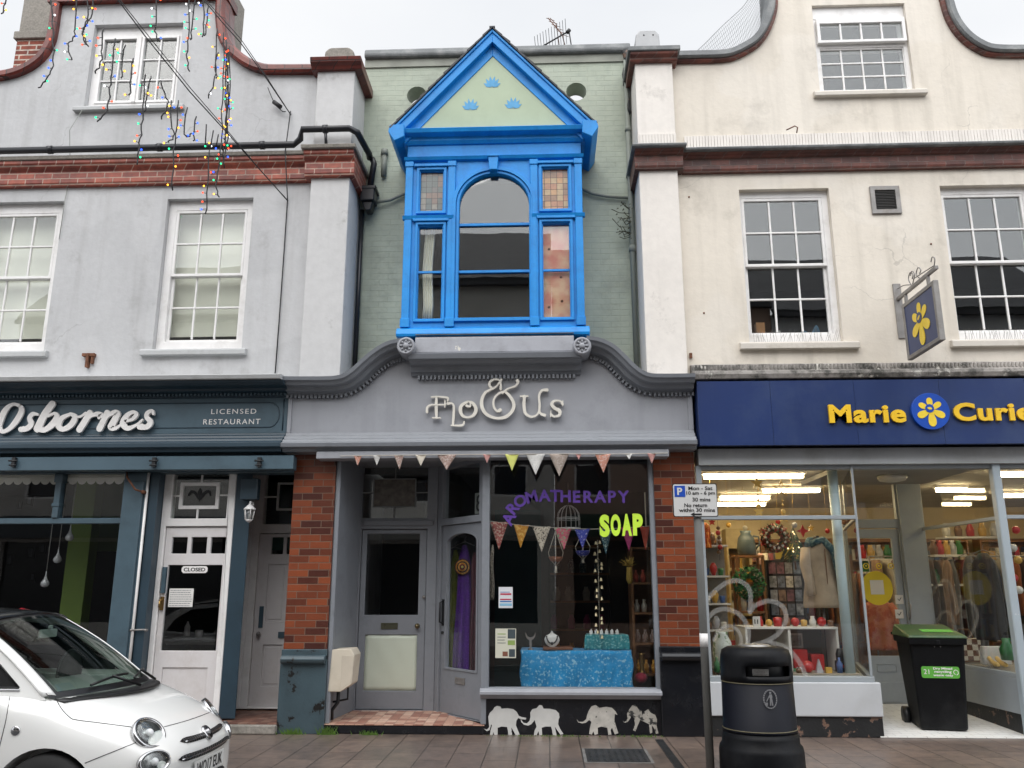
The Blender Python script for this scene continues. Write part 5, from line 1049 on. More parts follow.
fab = {'red floral': cloth('red floral cotton', (.42, .10, .09), (.65, .45, .35), 40), 'orange': cloth('orange cotton', (.62, .26, .02), (.75, .45, .1), 30), 'leopard': cloth('spotted cream cotton', (.55, .48, .38), (.08, .06, .05), 60, (.55, .57)),
       'pink multi': cloth('pink patterned cotton', (.55, .10, .16), (.2, .35, .2), 45), 'blue': cloth('blue cotton', (.04, .05, .32), (.5, .5, .6), 60, (.6, .62)), 'teal': cloth('teal patterned cotton', (.03, .09, .12), (.4, .5, .45), 60, (.56, .6)),
       'magenta': cloth('magenta cotton', (.45, .05, .18)), 'red': cloth('brick red cotton', (.42, .07, .04)), 'white': cloth('white lace cotton', (.60, .59, .56), (.42, .42, .42), 90, (.5, .6)), 'yellow': cloth('lime yellow cotton', (.58, .60, .16)),
       'taupe': cloth('taupe cotton', (.33, .27, .23), (.42, .36, .32), 60), 'salmon': cloth('salmon cotton', (.45, .20, .14), (.5, .35, .3), 50), 'brown': cloth('brown floral cotton', (.30, .20, .17), (.45, .38, .34), 50), 'cream': cloth('cream cotton', (.55, .50, .42)), 'pink': cloth('dusty pink cotton', (.50, .26, .24))}
def bunting(label, Y, items, cordpts, group=None, tops=None):
    ps = [at(a, c, Y) for a, c in cordpts]; root = thing('bunting', ((ps[0][0]+ps[-1][0])/2, Y, ps[0][1]-.2), label, 'bunting', group)
    sp = smooth_path([(p[0], p[1], 0) for p in ps], 6); B().tube([(p[0], Y, p[1]) for p in sp], .004, 5).build('cord', fab['cream'], root)
    for (px, w, h, f, sk) in items:
        k = (Y-CAM[1])/F_PX; x = at(px, cordpts[0][1], Y)[0]
        z = min(sp, key=lambda q: abs(q[0]-x))[1]; W, H = w*k, h*k*1.12; a = random.uniform(-.15, .15)
        fn = lambda u, v: (x + (u-.5)*W*(1-v) + v*sk*k, Y-.004 + .012*sin(u*3+a*9)*(1-v) - .02*v*a*4, z - v*H)
        B().grid(fn, 4, 8).build('pennant', fab[f], root, solid=.002)
    return root
bunting('string of small faded fabric pennants hanging under the grey blind box outside the shop', -.275,
    [(358, 8, 9, 'salmon', 0), (377, 8, 9, 'white', 0), (399, 10, 13, 'brown', 1), (421, 11, 10, 'cream', 0), (447, 20, 14, 'brown', 0), (487, 8, 8, 'pink', 0), (512, 14, 15, 'yellow', 0), (535.6, 19, 19, 'white', 0), (559, 20, 20, 'taupe', 0), (578.6, 6, 5, 'pink', 0), (603, 16, 17, 'salmon', 0), (629, 7, 5, 'white', 0), (651.6, 9, 9, 'pink', 0)],
    [(340, 456), (380, 455.5), (470, 454.5), (560, 454), (620, 454), (668, 453)])
bunting('string of bright patterned fabric pennants draped inside the window across the word SOAP', .16,
    [(499, 18, 24, 'red floral', 0), (521.5, 15, 20, 'orange', -1), (541.5, 18, 22, 'leopard', 0), (562.6, 17, 19, 'pink multi', 1), (582, 15, 17, 'blue', 0), (605, 14, 22, 'teal', 0), (628, 14, 20, 'magenta', 0), (644.6, 10, 21, 'red', 0)],
    [(489, 521), (520, 525), (560, 528), (600, 529), (650, 526)])
pu = plain('purple window lettering', (.10, .04, .30), .5); li = plain('lime window lettering', (.58, .86, .06), .5)
ar = thing('window_lettering', (at(560, 497, .025)[0], .025, 2.4), 'arched purple AROMATHERAPY lettering stuck on the shop window', 'lettering')
for ch, zx, zy, rot in (('A', 165, 335, 62), ('R', 183, 290, 50), ('O', 214, 260, 36), ('M', 262, 242, 14), ('A', 318, 237, 2), ('T', 364, 238, 0), ('H', 408, 240, 0), ('E', 455, 242, 0), ('R', 505, 242, 0), ('A', 555, 242, 0), ('P', 606, 242, 0), ('Y', 655, 242, 0)):
    x, z = at(470+zx/4.267, 440+zy/4.267, .024); v_, f_, w_ = text_mesh(ch, height=.135, depth=.003, bold=.03)
    M_ = Matrix.Translation((x, .0265, z)) @ Matrix.Rotation(radians(-rot), 4, 'Y') @ Matrix.Translation((-w_/2, 0, -.067)); B(M_).add(v_, f_).build('letter', pu, ar)
so = thing('window_lettering', (at(620, 525, .02)[0], .02, 2.2), 'lime green SOAP lettering stuck on the shop window', 'lettering')
for i, ch in enumerate('SOAP'):
    x0, z0 = at(599.8+i*11.1, 536.5+(.6 if i == 0 else 0)-i*.3, .022); x1, z1 = at(609.3+i*11.1, 514.5-i*.3, .022); b = B(); text(b, ch, x0, z0, .024, width=x1-x0, height=z1-z0, depth=.003, bold=.06); b.build('letter', li, so)
# birdcage
x, z = at(568.5, 518, .55); cg = thing('birdcage', (x, .55, z-.14), 'domed white wire birdcage hanging behind the bunting in the shop window', 'birdcage'); b = B(); R = .135
for k in range(14):
    a = 2*pi*k/14; b.tube([(x+R*cos(a), .55+R*sin(a), z-.12), (x+R*cos(a), .55+R*sin(a), z)] + [(x+R*cos(a)*cos(t), .55+R*sin(a)*cos(t), z+.15*sin(t)) for t in (.4, .8, 1.2, 1.56)], .003, 4)
for h in (-.12, -.02, .0): b.tube([(x+R*cos(a), .55+R*sin(a), z+h) for a in [2*pi*k/24 for k in range(25)]], .004, 4)
b.build('wire_dome', m['white_letter'], cg); B().tube([(x, .55, z+.15), (x, .55, z+.42)], .003, 4).build('chain', m['metal'], cg); B().lathe([(.001, -.135), (R+.005, -.135), (R+.005, -.115), (.001, -.115)], (x, .55, z), 20).build('tray', m['white_letter'], cg)
rope = plain('cream macrame rope', (.5, .46, .38), .9)
for px, pt, ym, pe, pot, lab in ((555.5, 531, 557, 573, 'terracotta', 'macrame plant hanger holding a terracotta bowl, left of the pair in the window'), (582.5, 533, 551, 563, 'blue', 'macrame hanger holding a small blue pot beneath the blue pennant')):
    Y = .42; x, zt = at(px, pt, Y); _, zm = at(px, ym, Y); _, ze = at(px, pe, Y); r = thing('plant_hanger', (x, Y, ze), lab, 'plant hanger', 'macrame hangers in the window'); b = B()
    for sx_, sy_ in ((-1, 0), (1, 0), (0, -1), (0, 1)): b.tube([(x, Y, zt), (x+sx_*.085, Y+sy_*.085, zm+.05), (x+sx_*.07, Y+sy_*.07, zm-.02), (x, Y, zm-.10)], .005, 5)
    b.tube([(x, Y, zm-.10), (x, Y, ze)], [.012, .018], 6).build('rope', rope, r)
    B().lathe([(.02, -.06), (.06, -.045), (.085, .0), (.08, .004), (.02, -.03)], (x, Y, zm), 16).build('pot', paint('terracotta bowl', (.28, .10, .05), .7) if pot == 'terracotta' else fab['blue'], r)
x, zt = at(597.5, 540, .35); _, zb = at(597.5, 640, .35); r = thing('bell_string', (x, .35, zb), 'long string of small brass bells hanging down the middle of the shop window', 'wind chime'); B().tube([(x, .35, zt), (x, .35, zb)], .003, 4).build('string', rope, r); b = B()
for i in range(11):
    z = zt-(zt-zb)*(i+.5)/11
    for d_ in (-.03, .03): b.lathe([(.004, .03), (.012, .02), (.018, -.005), (.022, -.01)], (x+d_+random.uniform(-.01, .01), .35, z+random.uniform(-.03, .03)), 8)
b.build('bells', paint('pale brass bells', (.5, .42, .26), .35, metal=.6), r)
# posters on glass
def poster(px0, px1, pt, pb, Y, label, base, bars, name='poster', cat='poster'):
    p0, p1 = at(px0, pb, Y), at(px1, pt, Y); o = B().box(p0[0], p1[0], Y, Y+.003, p0[1], p1[1]).build(name, base, label=label, cat=cat)
    for (u0, u1, v0, v1, mt) in bars:
        X = p1[0]-p0[0]; Z = p1[1]-p0[1]; B().box(p0[0]+X*u0, p0[0]+X*u1, Y-.0016, Y-.0004, p0[1]+Z*v0, p0[1]+Z*v1).build('print', mt, o)
    return o
ppr = paint('white poster paper', (.62, .64, .66), .6, .03); rd = plain('red print', (.45, .04, .08)); bl = plain('blue print', (.04, .16, .42)); lb = plain('sky blue print', (.22, .45, .62)); gn = plain('green print', (.25, .35, .10)); dk = plain('dark print', (.05, .07, .08))
poster(498.6, 512.7, 587, 608, .0225, 'small white poster with red and blue bands at the window edge', ppr, [(.12, .9, .62, .70, rd), (.1, .9, .38, .44, rd), (.1, .92, .28, .34, bl), (.08, .94, .10, .22, lb), (.12, .8, .74, .77, bl)])
poster(495.3, 516, 628.6, 658, .0225, 'cream events poster with green and dark photos, low in the window', paint('cream poster paper', (.58, .58, .48), .6, .05), [(.6, .97, .66, .98, dk), (.6, .95, .44, .60, gn), (.35, .6, .06, .22, plain('brown print', (.2, .08, .05))), (.66, .95, .04, .30, dk), (.1, .5, .8, .83, gn), (.1, .5, .7, .72, dk), (.1, .45, .6, .62, dk), (.1, .5, .5, .52, dk)])
# table with blue cloth
Y0, Y1 = .34, .85
p0, p1 = at(520.5, 690, Y0), at(632, 651, Y0); tb = thing('display_table', ((p0[0]+p1[0])/2, .6, .12), 'low display table covered by a turquoise blue floral cloth in the window', 'table')
blc = cloth('turquoise floral cloth', (.01, .26, .55), (.26, .50, .66), 34, (.56, .60)); tlc = cloth('teal patterned cloth', (.01, .22, .25), (.20, .44, .42), 40, (.54, .58))
zt = p1[1]
def fn(u, v):
    x = p0[0]+(p1[0]-p0[0])*u
    if v < .5: return (x, Y1-(Y1-Y0)*v*2, zt+.004*sin(u*20))
    w = (v-.5)*2; dip = .05*sin(u*pi*2)**2*(1-w)
    return (x+.01*sin(w*9+u*5), Y0-.05*abs(sin(u*11+w))*w-.03*abs(sin(u*31+1+w*2))*w-.008*sin(u*80)*w, zt-dip*.3-w*(zt-p0[1]+.03))
B().grid(fn, 60, 24).build('cloth', blc, tb, solid=.004); B().box(p0[0]+.03, p1[0]-.03, Y0+.04, Y1, .12, zt-.02).build('table_frame', m['dark_room'], tb)
q0, q1 = at(584.5, 656, .45), at(629.5, 635, .45)
t2 = B().grid(lambda u, v: ((q0[0]+q1[0])/2+(u-.5)*(q1[0]-q0[0])*(.82+.18*min(1, v*1.4)), .80-(.36)*min(1, v*2)-.02*max(0, v-.5)*sin(u*40), q1[1]-(max(0, v-.5)*2)*(q1[1]-zt-.003)), 40, 16).build('draped_box', tlc, solid=.004, label='raised box under a teal patterned cloth standing on the blue covered table', cat='display stand')
for i in range(6):
    x, z = at(591+i*5.2, 633, .55); b = B().box(x-.018, x+.018, .53, .56, q1[1]+.002, q1[1]+.045); b.box(x-.005, x+.01, .54, .55, q1[1]+.045, q1[1]+.06); b.build('soap_bar', m['white_letter'], label=ORD[i]+' of six white wrapped soaps from the left on the teal cloth', cat='soap', group='white soaps on the teal cloth', bev=.004)
x0, z0 = at(543, 655, .42); x1, _ = at(573, 655, .42); B().box(x0, x1, .36, .62, zt+.008, zt+.035).build('wooden_tray', paint('dark wood tray', (.16, .07, .04), .5), label='shallow dark wooden tray on the left half of the blue cloth', cat='tray', bev=.004)
x, z = at(552, 641, .45); b = B().lathe([(.045, 0), (.04, .02), (.02, .05)], (x, .45, zt+.036), 16); b = B().grid(lambda u, v: (x+(.03+.055*sin(min(1, v*1.15)*pi)**.7*(1 if v > .05 else .4))*cos(u*2*pi)*(1 if v < .72 else (1-v)/.28*.55+.28), .45+.035*sin(u*2*pi)*(1 if v < .7 else .6), zt+.037+.17*v), 20, 14)
bu = b.build('necklace_bust', plain('white display bust', (.7, .69, .66), .6), label='white necklace bust wearing a dark beaded necklace on the wooden tray', cat='jewellery stand'); b = B()
for k in range(15): a = pi*k/14; b.ball((x-.06*cos(a), .405, zt+.15-.075*sin(a)), .009 if k != 7 else .018, 6, 5)
b.build('necklace', m['black'], bu)
x, z = at(530.5, 636, .4); b = B().ribbon([(-.055, .035, .005), (-.04, -.01, .02), (0, -.03, .032), (.04, -.01, .02), (.055, .035, .005)], .40, .412, lambda a, c: (x+a, z+c)); b.box(x-.012, x+.012, .395, .42, zt+.006, z-.03).lathe([(.035, 0), (.03, .012), (.001, .014)], (x, .405, zt+.005), 14); b.build('crescent_stand', m['metal'], label='grey crescent moon shaped jewellery holder left of the white bust', cat='ornament')
x, z = at(641, 678, .5); B().ball((x, .5, z), .075, 14, 9, (1, 1, .8)).build('red_cushion', cloth('red knitted', (.35, .02, .05)), label='round dark red felt cushion low in the right corner of the window', cat='cushion')
x, z = at(642, 668, .65); B().lathe([(.05, -.05), (.035, 0), (.02, .04), (.032, .12), (.028, .18), (.04, .2)], (x, .65, z-.04), 14).build('brass_vase', paint('brass vase', (.38, .24, .08), .35, metal=.8), label='slim brass vase behind the red cushion by the window edge', cat='vase')
shelfm = paint('warm brown wood', (.20, .09, .035), .6, .3, 5)
x0, _ = at(630, 600, 1.2); x1, _ = at(656, 600, 1.2); sh = thing('wooden_shelf', ((x0+x1)/2, 1.2, .12), 'tall brown wooden shelf unit against the right side inside the little shop', 'shelf'); b = B().box(x0, x0+.03, 1.0, 1.4, .12, 2.0).box(x1-.03, x1, 1.0, 1.4, .12, 2.0).box(x0, x1, 1.38, 1.4, .12, 2.0)
b.build('case', shelfm, sh)
for z in (.5, .85, 1.2, 1.55, 1.97): B().box(x0+.03, x1-.03, 1.0, 1.38, z, z+.025).build('shelf_board', shelfm, sh)
for i in range(10):
    z = (.525, .875, 1.225, 1.575)[i % 4]; x = x0+.07+(i//4)*.09; mt = [fab['orange'], fab['brown'], fab['cream'], fab['red']][i % 4]; B().lathe([(.03, 0), (.035, .08), (.015, .12), (.018, .15)], (x, 1.1, z), 10).build('jar', mt, label='%s jar, %s from left, %s shelf of the brown unit' % (['orange', 'brown', 'cream', 'red'][i % 4], ORD[i//4], LVL[i % 4]), cat='jar', group='jars on the wooden shelf')
x, z = at(629, 562, .7); b = B()
for i in range(60): a = random.uniform(0, 2*pi); e = random.uniform(0, 1.4); L = random.uniform(.06, .13); b.tube([(x, .7, z-.05), (x+L*cos(a)*sin(e), .7+L*sin(a)*sin(e), z-.05+L*cos(e))], .004, 4)
b.lathe([(.02, -.25), (.04, -.2), (.03, -.06)], (x, .7, z), 10); b.build('dried_flowers', paint('dried yellow flowers', (.45, .30, .06), .8), label='bunch of dried yellow flowers hanging below the word SOAP', cat='dried flowers')
# the shop's own shelves at the back, a teal panel and hanging clothes
B().box(-.75, -.1, 2.6, 2.65, .12, 2.6).build('teal_panel', paint('dark teal screen', (.01, .05, .055), .7), label='dark teal folding screen standing inside the little shop', cat='screen')
sh = thing('dark_shelf', (.3, 3.4, .12), 'dark shelf unit with small goods deep inside the little shop', 'shelf'); b = B().box(.0, .03, 3.3, 3.6, .12, 2.3).box(.9, .93, 3.3, 3.6, .12, 2.3); b.build('case', m['dark_room'], sh)
for z in (.5, .9, 1.3, 1.7, 2.1): B().box(.03, .9, 3.3, 3.6, z, z+.03).build('shelf_board', shelfm, sh)
for i in range(16):
    z = (.53, .93, 1.33, 1.73)[i % 4]; x = .1+(i//4)*.22+random.uniform(-.03, .03); mt = [fab['orange'], fab['teal'], fab['cream'], fab['magenta']][(i*7) % 4]; B().lathe([(.05, 0), (.055, .12), (.03, .18), (.03, .2)], (x, 3.4, z), 8).build('jar', mt, label='%s jar, %s from the left, %s shelf deep in the little shop' % (['orange', 'teal', 'cream', 'magenta'][(i*7) % 4], ORD[i//4], LVL[i % 4]), cat='jar', group='jars on the dark shelf')
dp = cloth('deep purple fabric', (.08, .012, .22), (.15, .04, .34), 60, (.58, .6))
rt = garment('dress', 465, 545, 680, 11, 20, .86, dp, 'long purple dress with a crochet spiral hung inside the angled shop door', sleeves=False)
x, z = at(462.5, 567, .78)
for i, (r0, mt) in enumerate(((.10, plain('dark crochet', (.05, .01, .03))), (.085, fab['orange']), (.068, plain('black crochet', (.02, .01, .02))), (.052, fab['orange']), (.034, plain('maroon crochet', (.15, .01, .03))), (.016, fab['yellow']))): B().lathe([(r0, 0), (r0*.97, -.006)], (x, .785-.008*i, z), 24, 'y').build('crochet_ring', mt, rt)
garment('scarf', 455, 550, 682, 9, 10, 1.02, cloth('lime green cloth', (.30, .34, .04)), 'lime green fabric hanging behind the purple dress at the angled door', 'scarf')
garment('maroon_blouse', 475, 552, 682, 7, 8, .80, cloth('dark red cloth', (.08, .01, .02)), 'dark red clothing beside the purple dress at the angled door', hook=False)
garment('fringe_scarf', 492, 545, 600, 3, 4, .2, cloth('cream lace', (.35, .30, .24), (.1, .08, .05), 50), 'narrow patterned lace strip hanging along the left edge inside the shop window', 'scarf', hook=False)
# heater box beside the grey door
hb = thing('meter_cabinet', (-2.33, .2, .32), 'off white slanted utility meter cabinet fixed beside the recessed grey door', 'cabinet')
p = [at(*q, .1) for q in ((332, 707), (346, 705), (357, 694), (358.5, 661), (354, 656), (335, 657))]
b = B().prism([(-2.385, .42), (-2.25, .42), (-2.13, .50), (-2.11, .80), (-2.15, .865), (-2.36, .855)], -.02, .30); b.build('case', paint('aged cream plastic', (.60, .54, .44), .55, .06, 4, dirt=(.3, .22, .14), dirt_amt=.4), hb, bev=.012, seg=2)
b = B().hexa([(-2.246, -.022, .45), (-2.145, -.022, .515), (-2.125, -.022, .79), (-2.246, -.022, .80)], [(-2.246, -.018, .45), (-2.145, -.018, .515), (-2.125, -.018, .79), (-2.246, -.018, .80)]); 
b.build('panel', paint('aged cream door', (.55, .49, .40), .55), hb, bev=.003)
B().tube([(-2.30, .12, .42), (-2.30, .12, .30), (-2.36, .12, .22), (-2.36, .12, .12)], .02, 8).tube([(-2.2, .14, .45), (-2.2, .14, .33), (-2.36, .14, .30)], .012, 8).build('pipes', m['black'], hb)
# restaurant interior
for px, pe, lab in ((69.5, 537, 'glass teardrop pendant lamp nearest the door in the restaurant window'), (57.5, 559, 'middle glass teardrop pendant lamp in the restaurant window'), (45, 583, 'lowest glass teardrop pendant lamp in the restaurant window')):
    Y = .6; x, z = at(px, pe, Y); r = thing('pendant_lamp', (x, Y, z-.04), lab, 'lamp', 'glass pendant lamps'); B().tube([(x, Y, z+.12), (x, Y, 3.05)], .005, 5).build('cord', plain('pale lamp cord', (.35, .35, .33)), r)
    B().lathe([(.006, .14), (.010, .08), (.022, .045), (.045, .01), (.048, -.015), (.035, -.04), (.01, -.05)], (x, Y, z), 16).build('glass_shade', plain('grey glass shade', (.45, .46, .47), .1, coat=.5), r)
x0, _ = at(61, 600, 1.3); x1, _ = at(83, 600, 1.3); B().box(x0, x1, 1.3, 1.5, .25, 3.05).build('green_pillar', paint('olive green wall paint', (.13, .20, .03), .7), label='olive green pillar inside the dark restaurant dining room', cat='pillar')
x0, _ = at(66, 600, 1.7); x1, _ = at(135, 600, 1.7); zz = at(90, 551, 1.7)[1]; B().box(x0, x1+.3, 1.7, 1.9, zz, 3.05).build('green_beam', paint('dark olive paint', (.05, .085, .02), .7), label='dark olive green beam above the bar inside the restaurant', cat='beam')
for px, py, w, h, pl_ in ((30, 500, 9, 12, 'right upper'), (20, 505, 6, 9, 'left upper'), (31, 553, 10, 12, 'middle'), (43, 548, 9, 12, 'rightmost'), (33, 577, 8, 9, 'lowest'), (10, 560, 9, 12, 'leftmost')):
    Y = 4.9; a, c = at(px-w/2, py+h/2, Y), at(px+w/2, py-h/2, Y); o = B().prism(rect(a[0], c[0], a[1], c[1]), Y-.03, Y, [rect(a[0]+.03, c[0]-.03, a[1]+.03, c[1]-.03)]).build('picture', m['black'], label=pl_+' of the dark framed pictures on the back wall of the restaurant', cat='picture', group='pictures in the restaurant'); B().box(a[0]+.03, c[0]-.03, Y-.01, Y, a[1]+.03, c[1]-.03).build('print', paint('dim print', (.07, .08, .09), .6, .5, 9), o)
x, z = at(21, 610, .5); B().grid(lambda u, v: (x-.14+.28*u, .5+.14*v, z-.04+.045*sin(u*pi)*(1-.5*v)+.01*sin(u*15)), 14, 6).build('red_cloth', cloth('red cloth', (.55, .01, .03)), label='folded bright red cloth on the sill inside the restaurant window', cat='cloth', solid=.02)
for px, py, hh, lab in ((187, 632, .16, 'white bottle standing behind the glass of the restaurant door'), (199, 634, .08, 'white cup standing behind the glass of the restaurant door')):
    x, z = at(px, py, 1.3); B().lathe([(.035, -.05), (.035, hh*.4), (.012, hh*.7), (.012, hh*.8)] if hh > .1 else [(.04, -.04), (.045, hh*.6)], (x, 1.3, z), 14).build('bottle' if hh > .1 else 'cup', m['white_letter'], label=lab, cat='bottle' if hh > .1 else 'cup')
x, z = at(190, 640, 1.3); B().box(x-.4, x+.4, 1.1, 1.6, z-.045, z-.01).box(x-.02, x+.02, 1.3, 1.35, .15, z-.045).build('hall_table', m['mid_room'], label='dim narrow table behind the restaurant door carrying a bottle and cup', cat='table')
# ================================================================ GOODS: charity shop
lampm = emit('lit ceiling tube', (1.0, .78, .44), 30.0)
for (a, c, Y, lab) in ((( 704, 471), (802, 471), 1.0, 'long lit ceiling strip light nearest the charity shop window'), ((765, 505), (820, 505), 2.6, 'lit ceiling strip light over the middle of the charity shop'), ((722, 515), (770, 515), 3.6, 'lit ceiling strip light third from the window in the charity shop'), ((706, 521), (766, 521), 4.6, 'lit ceiling strip light at the back of the charity shop'), ((998, 472), (1060, 472), .95, 'lit ceiling strip light at the right edge beyond the corner post'), ((938, 497), (966, 497), 2.6, 'short lit ceiling light seen through the lobby side window'), ((1000, 505), (1100, 505), 3.4, 'lit ceiling strip light deep in the right half of the shop')):
    x0, z = at(*a, Y); x1, _ = at(*c, Y); z = 2.86; r = thing('strip_light', ((x0+x1)/2, Y, z), lab, 'ceiling light')
    B().box(x0-.03, x1+.03, Y-.06, Y+.06, z+.02, z+.06).build('housing', m['white_letter'], r); B().box(x0, x1, Y-.05, Y+.05, z-.03, z+.02).build('tube', lampm, r)
gold = paint('gold decoration', (.80, .52, .14), .4, .15, 20)
def star(x, z, r, Y, n=5, w=None):
    pts = [(x+(r if k % 2 == 0 else r*.42)*sin(pi*k/n), z+(r if k % 2 == 0 else r*.42)*cos(pi*k/n)) for k in range(2*n)]; b = B()
    if w: b.prism(pts, Y, Y+.01, [[(x+(p[0]-x)*(1-w), z+(p[1]-z)*(1-w)) for p in pts]])
    else: b.prism(pts, Y, Y+.015)
    return b
for px, py, r_, Y, w, lab in ((757, 483, .075, .4, None, 'solid gold star hanging high in the charity shop window'), (781.5, 488.5, .11, .4, .3, 'open gold outline star hanging beside the solid gold star')):
    x, z = at(px, py, Y); r = thing('hanging_star', (x, Y, z-.4), lab, 'star decoration', 'gold stars in the window'); star(x, z, r_, Y, w=w).build('star', gold, r); B().tube([(x, Y+.005, 2.9), (x, Y+.005, z-.38)], .002, 4).build('thread', gold, r)
    for dz, rr_ in ((-.14, .02), (-.19, .025), (-.27, .05)): B().ball((x, Y, z+dz), rr_*.6, 8, 6).build('bead', gold, r)
    star(x, z-.33, .07, Y, 5).build('small_star', gold, r)
wood = paint('warm shop wood', (.24, .11, .04), .5, .3, 6)
def P2(px, py, Y): x, z = at(px, py, Y); return x, z
# stand with jug
x, zt = at(747, 556, 1.5); r = thing('wooden_stand', (x, 1.5, .1), 'narrow wooden display stand with a jug on top in the charity shop', 'stand'); b = B()
for dx in (-.16, .16):
    for dy in (-.12, .12): b.box(x+dx-.015, x+dx+.015, 1.5+dy-.015, 1.5+dy+.015, .1, zt)
b.build('legs', wood, r)
for z in (zt-.02, zt-.35, zt-.7, zt-1.05): B().box(x-.18, x+.18, 1.36, 1.64, z, z+.025).build('shelf_board', wood, r)
b = B().lathe([(.10, 0), (.11, .02), (.12, .10), (.10, .22), (.06, .27), (.075, .31), (.06, .30)], (x, 1.5, zt+.006), 20); b.tube([(x+.09, 1.5, zt+.25), (x+.16, 1.5, zt+.24), (x+.17, 1.5, zt+.15), (x+.11, 1.5, zt+.08)], .012, 8)
b.build('jug', paint('blue grey enamel', (.10, .13, .14), .35, .3, 8), label='tall blue grey enamel jug on top of the wooden stand', cat='jug')
def smallgoods(n, px0, px1, py, Y, hh, label, cat, name, group, mats, spread=.0):
    for i in range(n):
        px = px0+(px1-px0)*(i+.5)/n; x, z = at(px, py, Y+random.uniform(-spread, spread)); h = hh*random.uniform(.7, 1.2); k = i % 3
        b = B()
        if k == 0: b.lathe([(h*.3, 0), (h*.35, h*.5), (h*.18, h*.8), (h*.2, h)], (x, Y, z), 12)
        elif k == 1: b.ball((x, Y, z+h*.4), h*.4, 12, 8)
        else: b.lathe([(h*.35, 0), (h*.38, h*.7), (h*.3, h*.74), (h*.05, h*.8)], (x, Y, z), 12)
        b.build(name, random.choice(mats), label=label % ORD[i], cat=cat, group=group)
cm = [paint('glossy %s' % n_, c_, .3, .2, 10) for n_, c_ in (('red', (.40, .02, .02)), ('white', (.6, .58, .52)), ('green', (.03, .16, .05)), ('gold', (.5, .3, .06)), ('brown', (.15, .07, .03)), ('blue', (.05, .10, .25)), ('silver', (.4, .4, .42)))]
for k_, z in enumerate((zt-.325, zt-.675, zt-1.025)):
    for i in range(3): B().lathe([(.04, 0), (.05, .09), (.02, .14), (.025, .16)], (x-.11+i*.11, 1.45, z+.002), 12).build('ornament', cm[(i*3+k_) % 7], label='%s ornament, %s from the left, %s shelf below the jug' % (['red', 'white', 'green', 'gold', 'brown', 'blue', 'silver'][(i*3+k_) % 7], ORD[i], ORD[k_]), cat='ornament', group='ornaments on the wooden stand')
# wreath
def torus_leaves(x, Y, z, R, r_, n, mats, root):
    for mi, mt in enumerate(mats):
        b = B()
        for i in range(n//len(mats)):
            a = random.uniform(0, 2*pi); q = random.uniform(0, 2*pi); c = Vector((x+(R+r_*cos(q))*cos(a), Y+r_*sin(q), z+(R+r_*cos(q))*sin(a)))
            d = Vector((random.uniform(-1, 1), random.uniform(-1, 1), random.uniform(-1, 1))).normalized()*.035; e = d.orthogonal().normalized()*.015
            b.add([c-d, c+e, c+d, c-e], [(0, 1, 2, 3)])
        b.build('sprigs', mt, root)
x, z = at(775, 538, .9); r = thing('wreath', (x, .9, z-.18), 'round pine cone and berry wreath hanging in the charity shop window', 'wreath'); torus_leaves(x, .9, z, .12, .045, 500, [cm[4], paint('fir green', (.03, .07, .03), .7), cm[0]], r)
b = B()
for i in range(14): a = 2*pi*i/14; b.ball((x+.12*cos(a), .86, z+.12*sin(a)), .018, 8, 6)
b.build('baubles', cm[1], r)
x, z = at(794, 545, 1.3); r = thing('small_christmas_tree', (x, 1.3, z-.25), 'small dark green tinsel tree behind the wreath', 'christmas tree'); b = B()
for i in range(500): h = random.random(); R = .16*(1-h); a = random.uniform(0, 2*pi); b.add([(x+R*cos(a), 1.3+R*sin(a), z-.2+.42*h), (x+R*1.3*cos(a+.2), 1.3+R*1.3*sin(a+.2), z-.22+.42*h), (x+R*.9*cos(a), 1.3+R*.9*sin(a), z-.17+.42*h)], [(0, 1, 2)])
b.build('crown', paint('fir green dark', (.02, .06, .03), .7), r); B().tube([(x, 1.3, z-.3), (x, 1.3, z+.15)], .012, 6).build('trunk', cm[4], r)
fl = B()
for i in range(12): h = random.random(); a = random.uniform(3.2, 6.2); fl.ball((x+.15*(1-h)*cos(a), 1.3+.15*(1-h)*sin(a), z-.18+.36*h), .010, 6, 5)
fl.build('lights', emit('small warm tree lights', (1, .75, .35), 3), r)
p0, p1 = at(776, 559, 1.9), at(798, 543, 1.9); B().box(p0[0], p1[0], 1.9, 1.92, p0[1], p1[1]).box(p0[0]+.04, p1[0]-.04, 1.892, 1.8995, (p0[1]+p1[1])/2-.01, (p0[1]+p1[1])/2+.01).build('gold_board', paint('gold card board', (.42, .30, .03), .5), label='mustard yellow board on top of the greeting card rack', cat='board')
# card rack
p0, p1 = at(771, 640, 1.6), at(803, 560, 1.6); r = thing('card_rack', ((p0[0]+p1[0])/2, 1.6, .1), 'black wire rack of greeting cards in the middle of the charity shop window', 'card rack')
B().box(p0[0], p1[0], 1.66, 1.68, .5, p1[1]).box(p0[0], p0[0]+.02, 1.6, 1.68, .1, p1[1]).box(p1[0]-.02, p1[0], 1.6, 1.68, .1, p1[1]).build('frame', m['black'], r); cds = [paint('printed %s card' % n_, c_, .5, .75, 16) for n_, c_ in (('beige', (.42, .34, .24)), ('grey', (.22, .22, .22)), ('slate', (.12, .14, .17)), ('brown', (.20, .12, .07)), ('cream', (.5, .46, .38)), ('plum', (.14, .06, .07)))]
for i in range(4):
    for j in range(6):
        xa = p0[0]+.03+(p1[0]-p0[0]-.06)*i/4; za = p1[1]-.17-j*.17
        if za > .6: B().box(xa+.008, xa+(p1[0]-p0[0]-.06)/4-.008, 1.61, 1.62, za, za+.14).box(xa+.03, xa+(p1[0]-p0[0]-.06)/4-.03, 1.607, 1.6098, za+.03, za+.11).build('card', random.choice(cds), r)
